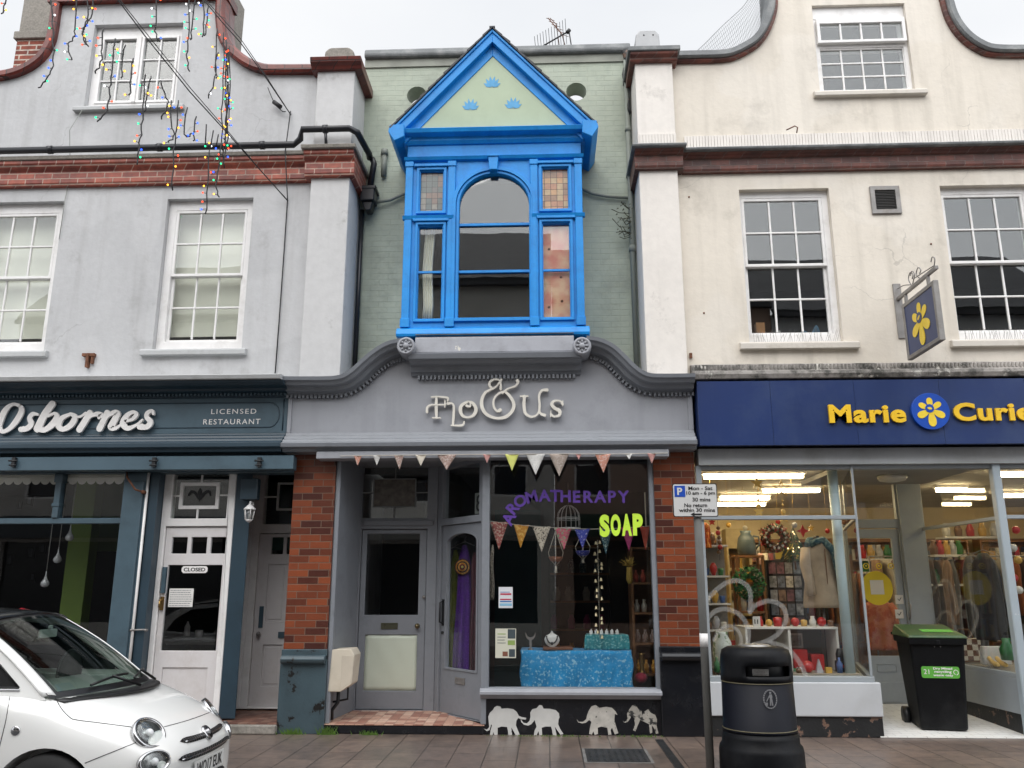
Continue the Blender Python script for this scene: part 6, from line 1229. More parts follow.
# mannequin with coat
x, zt = at(816, 541, .75); beige = cloth('beige wool coat', (.36, .28, .19)); scf = cloth('teal tartan scarf', (.02, .07, .09), (.10, .16, .15), 30)
r = thing('coat_on_mannequin', (x, .75, .6), 'headless mannequin in a beige wool coat with a dark teal scarf', 'mannequin')
zb = at(822, 606, .75)[1]
def coat(u, v):
    a = u*2*pi; w = .085+.10*min(1, v*7)-.02*sin(v*pi) + .035*v; return (x+.02+w*cos(a)*(1+.03*sin(9*v)), .75+(.10+.02*v)*sin(a)+.01*sin(a*5)*v, zt-.02+(zb-zt)*v)
B().grid(coat, 36, 16).build('coat', beige, r, solid=.006)
b = B().tube([(x-.14, .72, zt-.09), (x-.17, .68, zt-.28), (x-.15, .64, zt-.46), (x-.14, .62, zt-.62)], [.055, .062, .055, .05], 12).tube([(x+.17, .75, zt-.09), (x+.21, .74, zt-.28), (x+.22, .72, zt-.46), (x+.21, .71, zt-.62)], [.055, .062, .055, .05], 12); b.build('sleeves', beige, r)
b = B().tube([(x-.10, .68, zt-.05), (x-.03, .64, zt-.01), (x+.06, .68, zt+.01), (x+.11, .76, zt-.0), (x+.04, .84, zt+.02), (x-.07, .80, zt+.01), (x-.12, .70, zt-.05)], .038, 10).tube([(x+.06, .66, zt-.0), (x+.16, .64, zt-.12), (x+.20, .64, zt-.35), (x+.22, .66, zt-.62)], [.04, .05, .045, .04], 10); b.build('scarf', scf, r)
B().lathe([(.04, -.02), (.04, .04), (.03, .06), (.001, .065)], (x+.01, .76, zt), 14).build('neck', m['black'], r); B().box(x+.05, x+.06, .632, .636, zt-.5, zt-.1).build('coat_front_edge', cm[4], r)
B().tube([(x+.02, .75, zb), (x+.02, .75, .62)], .015, 8).lathe([(.14, .6), (.14, .615), (.001, .62)], (x+.02, .75, 0), 20).build('stand', m['metal'], r)
x, z = at(803, 531, .7); b = star(x, z, .075, .7, 4); b.build('red_star', cm[0], label='red and silver pointed star decoration hanging left of the coat', cat='star decoration')
# bauble strings
for px, p_t, p_b, Y, lab in ((836, 533, 603, .35, 'string of orange and red Christmas baubles hanging beside the beige coat'), (718, 528, 560, .45, 'short string of dark beads at the left side of the charity shop window')):
    x, z0 = at(px, p_t, Y); _, z1 = at(px+3, p_b, Y); r = thing('bauble_string', (x, Y, z1), lab, 'garland'); n = int((z0-z1)/.055); B().tube([(x, Y, z0+.4), (x, Y, z1)], .002, 4).build('thread', m['black'], r)
    for i in range(n): B().ball((x+random.uniform(-.01, .01), Y, z0-i*.055), random.uniform(.018, .032), 10, 7).build('bauble', cm[[0, 3, 4, 0, 1, 3, 4][i % 7]] if px > 800 else cm[[4, 0, 4][i % 3]], r)
# display case
p0, p1 = at(748, 675, .35), at(838, 627, .35); zc0, zc1 = .62, p1[1]; r = thing('display_case', ((p0[0]+p1[0])/2, .6, .6), 'low white display case with open compartments behind the charity shop window', 'display case'); wsh = paint('white shelf board', (.62, .60, .55), .4)
b = B().box(p0[0], p1[0], .35, .9, zc1-.025, zc1).box(p0[0], p0[0]+.025, .36, .9, zc0, zc1-.026).box(p1[0]-.025, p1[0], .36, .9, zc0, zc1-.026).box((p0[0]+p1[0])/2-.04, (p0[0]+p1[0])/2-.01, .36, .9, zc0, zc1-.026); b.build('case', wsh, r, bev=.003); B().box(p0[0]+.02, p1[0]-.02, .88, .9, zc0, zc1-.03).build('back_panel', paint('grey case back', (.18, .18, .17)), r)
B().box(p0[0]-.3, 3.35, .12, 1.1, .585, .612).build('window_bed', paint('window display floor', (.32, .28, .22), .6), RB)
xm = (p0[0]+p1[0])/2
for i, (dx, w, h, mt, lab) in enumerate(((.04, .16, .22, cm[0], 'larger bright red gift box in the right compartment of the white case'), (.24, .14, .17, cm[0], 'smaller red gift box beside the larger one in the white case'))): B().box(xm+dx, xm+dx+w, .5, .7, .615, .615+h).build('gift_box', mt, label=lab, cat='box', bev=.005)
o = B().box(xm+.02, xm+.22, .72, .74, .84, 1.0).build('framed_print', wsh, label='small framed print behind the red gift boxes in the white case', cat='picture'); B().box(xm+.04, xm+.20, .716, .7195, .86, .98).build('print', paint('grey print', (.3, .3, .28), .6, .5, 20), o)
smallgoods(5, 788, 812, 674, .42, .09, '%s little figure from the left on the floor of the white case', 'figurine', 'figurine', 'figures in the white case', cm)
smallgoods(9, 756, 835, 626.5, .5, .12, '%s Christmas ornament from the left on top of the white case', 'ornament', 'christmas_ornament', 'ornaments on the white case', [cm[0], cm[1], cm[3], cm[4]])
x, z = at(757, 626, .4); o = B().box(x-.045, x+.035, .38, .40, zc1+.002, zc1+.11).build('price_card', wsh, label='small white price card with bold digits on top of the white case', cat='price card'); b = B(); text(b, '11', x-.03, zc1+.03, .378, height=.05, width=.04, depth=.003, bold=.03); b.build('lettering', m['black'], o)
x, z = at(842, 672, .35); b = B().box(x-.05, x+.06, .3, .42, .615, .73).lathe([(.045, .73), (.05, .80), (.03, .86)], (x, .36, 0), 12); b.build('toy_engine', m['black'], label='black and red toy engine at the foot of the pale column', cat='toy', bev=.005) 
B().box(x-.052, x+.062, .297, .2995, .66, .69).build('red_stripe', cm[0], label='red wooden strip leaning on the black toy engine', cat='toy')
# left side goods
x, z = at(722, 640, .45); o = B().lathe([(.05, .61), (.10, .68), (.115, .80), (.10, .92), (.06, 1.0), (.07, 1.03)], (x, .45, 0), 20).build('floral_vase', cloth('painted floral china', (.55, .60, .55), (.12, .20, .10), 14, (.56, .6), .25), label='pale green floral china vase at the lower left of the charity shop window', cat='vase')
x, z = at(740, 645, .6); B().lathe([(.05, .61), (.09, .66), (.10, .74), (.05, .82), (.055, .84)], (x, .6, 0), 20).build('floral_pot', cloth('painted green china', (.35, .42, .30), (.3, .05, .04), 18, (.56, .6), .25), label='short floral china pot beside the tall floral vase', cat='pot')
p0, p1 = at(698, 625, .9), at(727, 545, .9); r = thing('goods_shelf', ((p0[0]+p1[0])/2, 1.0, .6), 'white shelf unit crowded with cups and plates at the left side of the charity shop', 'shelf')
b = B().box(p0[0], p1[0], 1.1, 1.12, .6, p1[1]); b.build('back_panel', paint('grey shelf back', (.2, .19, .17)), r)
for k_, z in enumerate((p1[1]-.02, p1[1]-.38, p1[1]-.7, p1[1]-1.0)):
    B().box(p0[0], p1[0], .85, 1.1, z, z+.02).build('shelf_board', wsh, r)
    for i in range(4):
        b = B(); xx = p0[0]+.05+i*.085
        if i % 2: b.lathe([(.03, 0), (.035, .08), (.03, .085)], (xx, .92, z+.022), 10)
        else: b.lathe([(.02, 0), (.04, .05), (.045, .10), (.02, .15)], (xx, .92, z+.022), 10)
        b.build('cup', cm[(i*2+k_*3) % 7], label='%s cup, %s from the left, %s shelf down of the white unit' % (['red', 'white', 'green', 'gold', 'brown', 'blue', 'silver'][(i*2+k_*3) % 7], ORD[i], ORD[k_]), cat='cup', group='cups on the white shelf unit')
garment('orange_bag', 704.5, 523, 548, 8, 10, .6, cloth('orange shiny cloth', (.70, .12, .02), (.8, .3, .05), 20), 'shiny orange fabric hanging at the far left of the charity shop window', 'scarf', hook=False)
# hooped green thing
x, z = at(749, 583, 1.2); r = thing('green_wreath', (x, 1.2, z-.2), 'green leafy wreath with red bows below the jug on the wooden stand', 'wreath'); torus_leaves(x, 1.2, z, .13, .06, 500, [paint('leaf green', (.02, .16, .04), .6), paint('dark leaf', (.02, .07, .03), .6)], r)
# dark goods to fill the depth
for i, (px, py, w, h, Y, c_) in enumerate(((735, 560, 20, 60, 3.6, (.50, .40, .22)), (765, 600, 22, 70, 2.6, (.05, .04, .03)), (800, 600, 26, 80, 3.2, (.10, .05, .03)), (842, 590, 26, 70, 3.9, (.16, .08, .05)))):
    a, c = at(px-w/2, py+h/2, Y), at(px+w/2, py-h/2, Y); r = thing('shop_cabinet', ((a[0]+c[0])/2, Y, .1), ['pale tall cabinet at the back of the charity shop', 'low black cabinet behind the green wreath', 'dark brown bookcase behind the card rack', 'brown bookcase full of books behind the pale column'][i], 'cabinet')
    mt = paint('cabinet wood', c_, .5, .2, 5); B().prism(rect(a[0], c[0], .1, c[1]), Y-.3, Y, [rect(a[0]+.03, c[0]-.03, z0, z0+.28) for z0 in [.2+.32*k for k in range(int((c[1]-.25)/.32))]]).box(a[0], c[0], Y, Y+.02, .1, c[1]).build('case', mt, r)
    for k in range(int((c[1]-.25)/.32)):
        xx = a[0]+.04
        while xx < c[0]-.07:
            w_ = random.uniform(.025, .05); h_ = random.uniform(.16, .25); B().box(xx, xx+w_-.004, Y-.24, Y-.02, .2+.32*k+.001, .2+.32*k+h_).build('book', random.choice(cm+[beige]), r); xx += w_
            if random.random() < .2: xx += .06
# clothes rail behind the door and the right window
rail = thing('clothes_rail', (5.4, 3.0, .1), 'chrome clothes rail deep in the right half of the charity shop', 'clothes rail'); B().tube([(4.6, 3.0, 1.95), (7.6, 3.0, 1.95)], .012, 8).tube([(4.6, 3.0, .1), (4.6, 3.0, 1.95)], .012, 8).tube([(7.6, 3.0, .1), (7.6, 3.0, 1.95)], .012, 8).build('rail', m['metal'], rail)
gcol = [cloth('dark brown wool', (.06, .035, .02)), cloth('black cotton', (.015, .015, .017)), cloth('tan suede', (.28, .16, .08)), cloth('rust wool', (.30, .09, .03)), cloth('navy cotton', (.02, .03, .07)), cloth('pale pink cotton', (.45, .26, .22)), cloth('grey wool', (.12, .12, .12)), cloth('olive cotton', (.10, .09, .04)), cloth('maroon knit', (.16, .02, .03)), cloth('cream knit', (.5, .45, .36))]
gn_ = ['dark brown', 'black', 'tan', 'rust', 'navy', 'pale pink', 'grey', 'olive', 'maroon', 'cream']
order = [2, 9, 3, 1, 5, 0, 2, 6, 8, 1, 7, 4, 9, 3, 0, 1, 5, 8, 6, 2]
for i in range(20):
    x = 4.7+i*.145; px = 512
    k = (3.0-CAM[1])/F_PX; q = order[i]; b = B(); ph = random.uniform(0, 6); L = random.uniform(.7, 1.15)
    b.grid(lambda u, v: (x+.045*cos(u*2*pi)+.012*sin(v*7+ph), 3.0+(.12+.08*min(1, v*5))*sin(u*2*pi), 1.90-L*v), 16, 8); b.build('hanging_garment', gcol[q], label='%s garment, %s from the left on the chrome rail' % (gn_[q], ORD[i]), cat='clothing', group='garments on the chrome rail', solid=.004)
garment('dress_on_hanger', 983, 553, 640, 22, 30, .9, gcol[1], 'long black dress on a hanger in the lobby side window', 'dress')
garment('grey_dress', 968, 556, 650, 12, 16, 1.5, gcol[6], 'narrow grey dress hanging behind the black dress in the lobby side window', 'dress')
garment('brown_coat', 946, 560, 625, 8, 10, 1.9, gcol[2], 'tan coat hanging sideways near the door post in the lobby side window', 'coat')
garment('pink_jumper', 877, 600, 650, 30, 34, 2.7, cloth('coral pink jumper', (.55, .20, .12), (.45, .12, .08), 12), 'coral pink jumper hanging behind the glass of the shop door', 'jumper', sleeves=True)
for k_, (pxa, pxb, py, Y) in enumerate(((858, 900, 560, 3.4), (862, 900, 573, 3.4), (930, 962, 556, 3.0), (925, 960, 585, 3.0), (940, 1000, 538, 3.4))):
    p0, p1 = at(pxa, py, Y), at(pxb, py, Y); r = thing('wall_shelf', ((p0[0]+p1[0])/2, Y, p0[1]), ['upper pale shelf of bric a brac seen through the shop door', 'lower pale shelf of bric a brac seen through the shop door', 'pale shelf with handbags above the clothes rail', 'lower pale shelf behind the lobby side window', 'highest pale shelf with red boxes in the right half of the shop'][k_], 'shelf'); B().box(p0[0], p1[0], Y-.15, Y+.15, p0[1]-.015, p0[1]+.015).build('shelf_board', wsh, r)
    n = 5
    for i in range(n): xx = p0[0]+(p1[0]-p0[0])*(i+.5)/n; B().lathe([(.05, 0), (.06, .1), (.03, .17), (.035, .2)], (xx, Y-.03, p0[1]+.017), 10).build('vase', cm[(i*3+k_*2) % 7], label='%s vase, %s from the left on the %s' % (['red', 'white', 'green', 'gold', 'brown', 'blue', 'silver'][(i*3+k_*2) % 7], ORD[i], ['upper shelf behind the shop door', 'lower shelf behind the shop door', 'shelf above the clothes rail', 'lower shelf beside the clothes rail', 'highest shelf in the right half'][k_]), cat='vase', group='pots on the pale wall shelves')
p0, p1 = at(957, 667, .55), at(977, 646, .55); 
B().box(4.99+.03, 5.30, .55, .85, .64, .86).build('checker_bag', cells('brown and cream check', [(.16, .07, .03), (.62, .56, .44)], .06, .06), label='brown and cream chequered box bag on the floor of the lobby side window', cat='bag') if 0 else None
ck = NT('chequered leather'); cko = ck.n.new('ShaderNodeTexChecker'); cko.inputs['Scale'].default_value = 15; cko.inputs['Color1'].default_value = (.14, .06, .03, 1); cko.inputs['Color2'].default_value = (.60, .54, .42, 1); ck.link(ck.mapping((1, 1, 1), (.013, .013, .013)), cko.inputs['Vector']); ckm = ck.bsdf(cko.outputs[0], .4)
xq = at(967, 656, 1.35)[0]; b = B().box(xq-.16, xq+.16, 1.3, 1.42, .66, .92); o = b.build('checker_bag', ckm, label='brown and cream chequered bag standing in the lobby side window', cat='bag', bev=.008); B().tube([(xq-.1, 1.36, .92), (xq-.06, 1.36, 1.02), (xq+.06, 1.36, 1.02), (xq+.1, 1.36, .92)], .01, 6).build('handle', cm[4], o)
xq = at(998, 660, .75)[0]; b = B().prism([(xq-.16, .66), (xq+.16, .66), (xq+.14, .86), (xq-.14, .86)], .75, .85); b.build('white_bag', wsh, label='cream handbag propped behind gold shoes in the lobby side window', cat='bag', bev=.01)
for i in range(2): xx = at(994+i*8, 664, .62)[0]; B().tube([(xx, .72, .74), (xx, .66, .70), (xx, .58, .68), (xx, .52, .675)], [.022, .025, .03, .018], 8).build('gold_shoe', gold, label=['left', 'right'][i]+' of two shiny gold shoes before the cream handbag', cat='shoe', group='pair of gold shoes')
B().box(5.0, 8.9, .12, 1.5, .60, .63).build('window_bed', paint('window display floor right', (.30, .27, .22), .6), RB)
# goods seen in the far right window
for i, (px, py, c_) in enumerate(((1016, 530, 0), (1013, 548, 1), (1018, 560, 3), (1014, 578, 0), (1019, 590, 1))): x, z = at(px, py, .5); B().ball((x, .5, z), .045, 12, 8).build('bauble', cm[c_], label='%s bauble, %s from the top, right of the pale blue corner post' % (['red', 'white', 'gold', 'red', 'white'][i], ORD[i]), cat='bauble', group='baubles by the corner post')
smallgoods(5, 1005, 1040, 660, .5, .2, '%s pot from the left in the far right window', 'ornament', 'shop_ornament', 'goods in the far right window', cm)
# translucent flower outlines on the glass
t = NT('frosted white vinyl'); tr = t.n.new('ShaderNodeBsdfTransparent'); df = t.n.new('ShaderNodeBsdfDiffuse'); df.inputs[0].default_value = (.6, .6, .58, 1); mx = t.n.new('ShaderNodeMixShader'); mx.inputs[0].default_value = .13; t.link(tr.outputs[0], mx.inputs[1]); t.link(df.outputs[0], mx.inputs[2]); t.link(mx.outputs[0], t.out.inputs[0]); frost = t.m
mpd = lambda x, y: at(x, y, .006)
w = 4.6
for nm, S_l, lab in (('flower_decal', [[(703, 606, w), (712, 594, w), (726, 583, w), (740, 581, w), (750, 591, w), (750, 612, w)], [(750, 612, w), (756, 605, w), (770, 601, w), (783, 607, w), (786, 620, w), (778, 634, w), (764, 642, w), (752, 645, w)], [(705, 622, w), (714, 612, w), (726, 609, w), (740, 615, w), (748, 628, w), (748, 642, w)], [(714, 640, 3.5), (720, 630, 3.5), (730, 626, 3.5), (739, 632, 3.5), (741, 643, 3.5), (735, 652, 3.5)], [(770, 642, w), (786, 648, w), (798, 660, w), (806, 676, w)]], 'frosted white flower outline sticker across the left charity shop window'),):
    b = B()
    for i, s_ in enumerate(S_l): b.ribbon(s_, .0045-.0006*i, .0095, mpd)
    b.build(nm, frost, label=lab, cat='window sticker')
def onpane(px, py):   # point on the lobby side window
    d = ray(px, py); a = Vector((dl1, Yd, 0)); n_ = Vector((-(.05-Yd), px_-dl1, 0)).normalized(); o_ = Vector(CAM); dd = Vector(d); tt = (a-o_).dot(n_)/dd.dot(n_); p = o_+dd*tt; return ((p-a).dot(Vector((px_-dl1, .05-Yd, 0)).normalized()), p.z)
b = B(M2)
for i, s_ in enumerate(([(932, 632, 3), (930, 605, 3), (938, 585, 3), (948, 581, 3), (955, 596, 3), (957, 612, 3)], [(957, 614, 3), (963, 603, 3), (972, 602, 3), (978, 616, 3), (972, 634, 3), (962, 640, 3)], [(962, 640, 3), (975, 646, 3), (984, 660, 3), (990, 668, 3)], [(935, 625, 3), (944, 612, 3), (952, 615, 3), (956, 630, 3)])): b.ribbon(s_, -.008-.0006*i, -.005, onpane)
b.build('flower_decal', frost, label='frosted white flower outline sticker on the lobby side window', cat='window sticker')
# door stickers
x, z = at(878, 588, Yd); k = (Yd-CAM[1])/F_PX; yl = paint('yellow vinyl', (.62, .48, .02), .5, .05)
o = B().prism(circ(x, z, .20, 36, rz=.215), Yd+.030, Yd+.034).build('round_sticker', yl, label='large round yellow sticker on the glass of the charity shop door', cat='sticker'); B().box(x-.085, x+.085, Yd+.027, Yd+.0295, z-.08, z+.10).build('pale_square', wsh, o)
for i, px in enumerate((867, 880, 892)): xx, zz_ = at(px, 566, Yd); b = B().prism(circ(xx, zz_, .04, 20), Yd+.030, Yd+.033, [circ(xx, zz_, .028, 16)]).ball((xx, Yd+.03, zz_), .012, 8, 6); b.build('small_sticker', yl, label=['left', 'middle', 'right'][i]+' of three small yellow ring stickers above the round yellow sticker', cat='sticker', group='small ring stickers on the shop door')
for i, (py, lab) in enumerate(((599.5, 'upper small white sticker on the right side of the shop door glass'), (614, 'lower small white sticker with a tick mark on the shop door glass'))): xx, zz_ = at(899.5, py, Yd); o = B().box(xx-.05, xx+.05, Yd+.005, Yd+.008, zz_-.055, zz_+.055).build('notice', wsh, label=lab, cat='sticker'); B().tube([(xx-.02, Yd+.003, zz_+.01), (xx-.005, Yd+.003, zz_-.015), (xx+.025, Yd+.003, zz_+.025)], .005, 5).build('mark', m['black'], o)

# more stock to fill the charity shop
for j, (px0, px1, zr, Y) in enumerate(((705, 745, 1.9, 4.4), (806, 850, 1.75, 3.0), (760, 800, 2.1, 4.6))):
    x0, x1 = at(px0, 600, Y)[0], at(px1, 600, Y)[0]; r = thing('clothes_rail', ((x0+x1)/2, Y, .1), ['clothes rail far back at the left of the charity shop', 'clothes rail behind the beige coat', 'clothes rail behind the pine cone wreath'][j], 'clothes rail'); B().tube([(x0, Y, .1), (x0, Y, zr), (x1, Y, zr), (x1, Y, .1)], .012, 6).build('rail', m['metal'], r)
    n = int((x1-x0)/.085)
    for i in range(n):
        x = x0+.05+i*.085; L = random.uniform(.6, 1.0); q = random.randrange(10); ph = random.uniform(0, 6); B().grid(lambda u, v: (x+.036*cos(u*2*pi)+.01*sin(v*7+ph), Y+(.10+.08*min(1, v*5))*sin(u*2*pi), zr-.04-L*v), 12, 6).build('garment', gcol[q], r, solid=.004)
for i in range(9):
    px = 712+i*16.5; Y = 1.0+(i*7 % 5)*.35; x, z = at(px, 522+(i*5 % 4)*3, Y); r = thing('hanging_ornament', (x, Y, z), '%s ornament from the left hanging on a thread below the window transom' % ORD[i], 'ornament'); mt = cm[[0, 3, 1, 4, 0, 6, 3, 0, 4][i]]
    b = star(x, z, .05, Y) if i % 3 == 0 else B().ball((x, Y, z), .035, 10, 7); b.build('ornament', mt, r); B().tube([(x, Y+.004, z), (x, Y+.004, 2.9)], .002, 3).build('thread', gold, r)
for i in range(8):
    x = 2.0+i*.17; Y = 1.18+(i % 2)*.12; h = random.uniform(.18, .5); o = B().box(x, x+random.uniform(.09, .15), Y, Y+.09, .10, .62+h).build('boxed_gift', [cm[4], cm[0], beige, cm[3], cm[2], cm[1], cm[5], cm[4]][i], label='%s tall carton from the left, standing behind the white display case' % ORD[i], cat='box', bev=.004)
for i in range(7):
    x, z = at(866+i*5.5, 640, 3.6+.1*(i % 2)); o = B().grid(lambda u, v: (x+.07*cos(u*2*pi)+.01*sin(v*7+i), 3.6+.1*(i % 2)+(.10+.05*min(1, v*5))*sin(u*2*pi), 1.75-(.8+.05*(i % 3))*v), 14, 6).build('garment', gcol[(i*3+2) % 10], label='%s garment, %s from the left behind the shop door glass' % (gn_[(i*3+2) % 10], ORD[i]), cat='clothing', solid=.004)

for j, (x0, x1) in enumerate(((1.95, 3.35), (3.5, 4.9), (5.2, 7.2), (7.4, 9.4))):
    Y = 5.7; r = thing('bookcase', ((x0+x1)/2, Y, .1), ['bookcase at the left of the back wall of the charity shop', 'bookcase in the middle of the back wall behind the door', 'bookcase on the back wall behind the clothes rail', 'bookcase at the right end of the back wall'][j], 'bookcase')
    b = B().box(x0, x0+.03, Y-.25, Y, .1, 2.35).box(x1-.03, x1, Y-.25, Y, .1, 2.35).box(x0, x1, Y, Y+.02, .1, 2.35)
    for k in range(7): b.box(x0+.03, x1-.03, Y-.25, Y, .3+k*.33, .32+k*.33)
    b.build('case', wood, r)
    for k in range(1, 6):
        n = 18; w_ = (x1-x0-.08)/n
        for i in range(n):
            if random.random() < .9: B().box(x0+.04+i*w_, x0+.04+(i+random.uniform(.6, .97))*w_, Y-.22, Y-.02, .321+k*.33, .32+k*.33+random.uniform(.14, .27)).build('book', random.choice(cm+cds+[beige]), r)
for i in range(14):
    x, z = at(706+i*10.2, 672-(i % 2)*3, .24+.04*(i % 2)); h = .06+.05*((i*5) % 3); k = i % 4; b = B()
    if k == 0: b.box(x-.035, x+.03, .2, .26, .613, .613+h)
    elif k == 1: b.lathe([(.03, 0), (.034, h*.6), (.012, h*.8), (.014, h)], (x, .24, .613), 12)
    elif k == 2: b.ball((x, .24, .613+h*.4), h*.4, 12, 8)
    else: b.prism([(x-.04, .613), (x+.04, .613), (x, .613+h*1.3)], .22, .27)
    b.build('gift_item', [cm[1], cm[3], cm[0], cm[2], cm[5], cm[6], cm[4]][(i*3) % 7], label='%s small gift from the left along the front of the charity shop window' % ORD[i], cat='gift')
# ================================================================ ROOFTOP THINGS, FAIRY LIGHTS
r = thing('alarm_box', (1.34, .05, 8.085), 'pale grey rounded plastic box standing on the lead cap of the white pilaster', 'alarm box')
B().prism([(1.16, 8.086), (1.47, 8.086), (1.46, 8.27), (1.42, 8.325), (1.21, 8.325), (1.17, 8.27)], -.22, .10).build('case', plain('pale grey plastic', (.42, .43, .44), .4), r, bev=.015, seg=2)
b = B(); 
for x in (1.27, 1.385): b.lathe([(.010, 0), (.010, -.004)], (x, -.22, 8.26), 10, 'y')
b.build('screws', m['black'], r)
r = thing('tv_aerial', (.2, 1.6, 8.6), 'thin tangled television aerial rising behind the green parapet', 'aerial'); Y = 1.6; b = B()
p0, p1 = at(536, 50, Y), at(569, 31, Y); b.tube([(p0[0], Y, p0[1]), (p1[0], Y, p1[1])], .012, 6); b.tube([(p1[0]-.03, Y, p1[1]-.03), (p1[0]+.01, Y, p1[1]+.02)], .03, 6)
for i in range(12):
    t_ = i/12; x = p0[0]+(p1[0]-p0[0])*t_; z = p0[1]+(p1[1]-p0[1])*t_; b.tube([(x-.02, Y-.2, z+.09), (x+.01, Y+.2, z-.05)], .005, 4)
b.tube([(p1[0], Y, p1[1]), (p1[0]+.06, Y, p1[1]-.5)], .01, 5); b.build('boom', m['cable'], r); b = B()
q = [at(*a, Y+.2) for a in ((548, 18), (562, 34), (566, 50), (556, 24), (560, 50))]
b.tube([(q[0][0], Y+.2, q[0][1]), (q[1][0], Y+.2, q[1][1]), (q[2][0], Y+.2, q[2][1])], .008, 5).tube([(q[0][0]+.03, Y+.2, q[0][1]), (q[3][0], Y+.2, q[3][1]), (q[4][0], Y+.2, q[4][1])], .006, 5)
for i in range(6): a = Vector((q[0][0], 0, q[0][1])).lerp(Vector((q[1][0], 0, q[1][1])), i/5); b.tube([(a.x-.03, Y+.2, a.z), (a.x+.10, Y+.2, a.z-.05)], .004, 4)
b.build('lattice', m['rust'], r)
b = B(); Y = .32
topc = smooth_path([(1.62, 8.22, 0), (2.0, 8.40, 0), (2.35, 8.70, 0), (2.7, 9.10, 0), (2.98, 9.6, 0)], 8); botc = smooth_path([(1.66, 8.13, 0), (2.2, 8.13, 0), (2.6, 8.24, 0), (2.85, 8.5, 0), (2.97, 8.95, 0)], 8)
n = len(topc); NV = 12
pt = lambda i, j: (botc[i][0]+(topc[i][0]-botc[i][0])*j/NV, Y+.06*sin(i*.3+j*.5), botc[i][1]+(topc[i][1]-botc[i][1])*j/NV)
for j in range(NV+1): b.tube([pt(i, j) for i in range(n)], .0022 if j < NV else .005, 3)
for i in range(n-1):
    b.tube([pt(i, j) for j in range(NV+1)], .0022, 3); b.tube([tuple((Vector(pt(i, j))+Vector(pt(i+1, j)))/2) for j in range(NV+1)], .0022, 3)
b.build('bird_net', plain('grey netting', (.50, .51, .52), .8), label='fine grey bird netting stretched above the curved lead coping of the cream gable', cat='netting')
bulbc = {k: emit('%s fairy bulb' % k, c, s_) for k, c, s_ in (('red', (1, .08, .03), 2.6), ('amber', (1, .42, .04), 3.2), ('green', (.03, 1, .35), 2.2), ('blue', (.03, .10, 1), 3.2), ('white', (.9, .95, 1), 2.4))}
def lightcable(label, wire, drops, depth):
    W = [(at(a, c, depth(a))[0], depth(a), at(a, c, depth(a))[1]) for a, c in wire]; r = thing('fairy_light_cable', W[-1], label, 'fairy lights', 'strings of fairy lights')
    b = B().tube(W, .007, 5).tube([(x, y-.02, z+.02+.03*sin(i)) for i, (x, y, z) in enumerate(W)], .005, 5); b.build('wire', m['cable'], r)
    for dr_ in drops:
        Y = depth(dr_[0][0]); pts = [(*at(a, c, Y), 0) for a, c in dr_]; sp = smooth_path(pts, 5) if len(pts) > 2 else pts
        st = B().tube([(p[0]+.006*sin(i*1.7), Y+.01*cos(i*2.1), p[1]) for i, p in enumerate(sp)], .0075, 5).build('strand', m['cable'], r)
        L = 0; last = Vector((sp[0][0], sp[0][1]))
        for i in range(1, len(sp)):
            c = Vector((sp[i][0], sp[i][1])); L += (c-last).length; last = c
            if L > .085 and random.random() < .9:
                L = 0; sx_ = random.choice((-1, 1)); ex, ez = c.x+sx_*random.uniform(.015, .045), c.y+random.uniform(-.02, .02)
                ck_ = random.choice(['red', 'amber', 'green', 'blue', 'red', 'blue', 'amber', 'green', 'white'])
                o = B().tube([(c.x, Y, c.y), (ex, Y-.01, ez)], .004, 4).build('bulb_stem', m['cable'], st); B().ball((ex+sx_*.008, Y-.012, ez), .0105, 8, 6).build('bulb', bulbc[ck_], st)
lightcable('fairy lights on the long cable slanting across the attic window', [(112, -8), (145, 36), (190, 92), (230, 136), (262, 172), (288, 201)],
    [[(103, 28), (102, 45), (101, 62), (95, 73)], [(115, 38), (112, 70), (110, 88), (107, 110), (97, 122)], [(125, 45), (122, 62), (122, 78)], [(133, 58), (131, 75), (130, 95)], [(145, 74), (144, 95), (142, 125), (139, 147), (137, 165)], [(151, 76), (147, 95), (145, 112)],
     [(160, 80), (165, 95), (168, 104), (161, 119)], [(171, 100), (171, 122), (174, 136), (168, 142)], [(178, 100), (177, 125), (174, 150), (172, 190)], [(187, 107), (184, 130), (187, 137), (192, 133)], [(196, 116), (194, 130), (194, 141)], [(206, 124), (205, 145)], [(213, 130), (210, 148)],
     [(218, 134), (216, 146)], [(209, 150), (208, 178), (206, 214)], [(221, 142), (219, 165), (216, 185), (219, 197)]], lambda px: -.03 - max(0, (288-px))*.013)
lightcable('dense bunch of fairy lights on the cable beside the curved brick coping', [(204, 0), (222, 22), (240, 42), (262, 72), (291, 115)],
    [[(208, 6), (207, 20), (205, 36)], [(217, 28), (216, 52), (215, 78), (208, 98)], [(226, 40), (227, 80), (226, 130), (224, 168)], [(229, 46), (230, 85), (228, 125), (227, 150)], [(223, 32), (224, 60), (222, 110), (222, 150)], [(227, 50), (225, 90), (226, 120), (223, 160)], [(228, 48), (228, 100), (225, 140)], [(218, 52), (215, 66), (217, 78)]], lambda px: -.03 - max(0, (291-px))*.010)
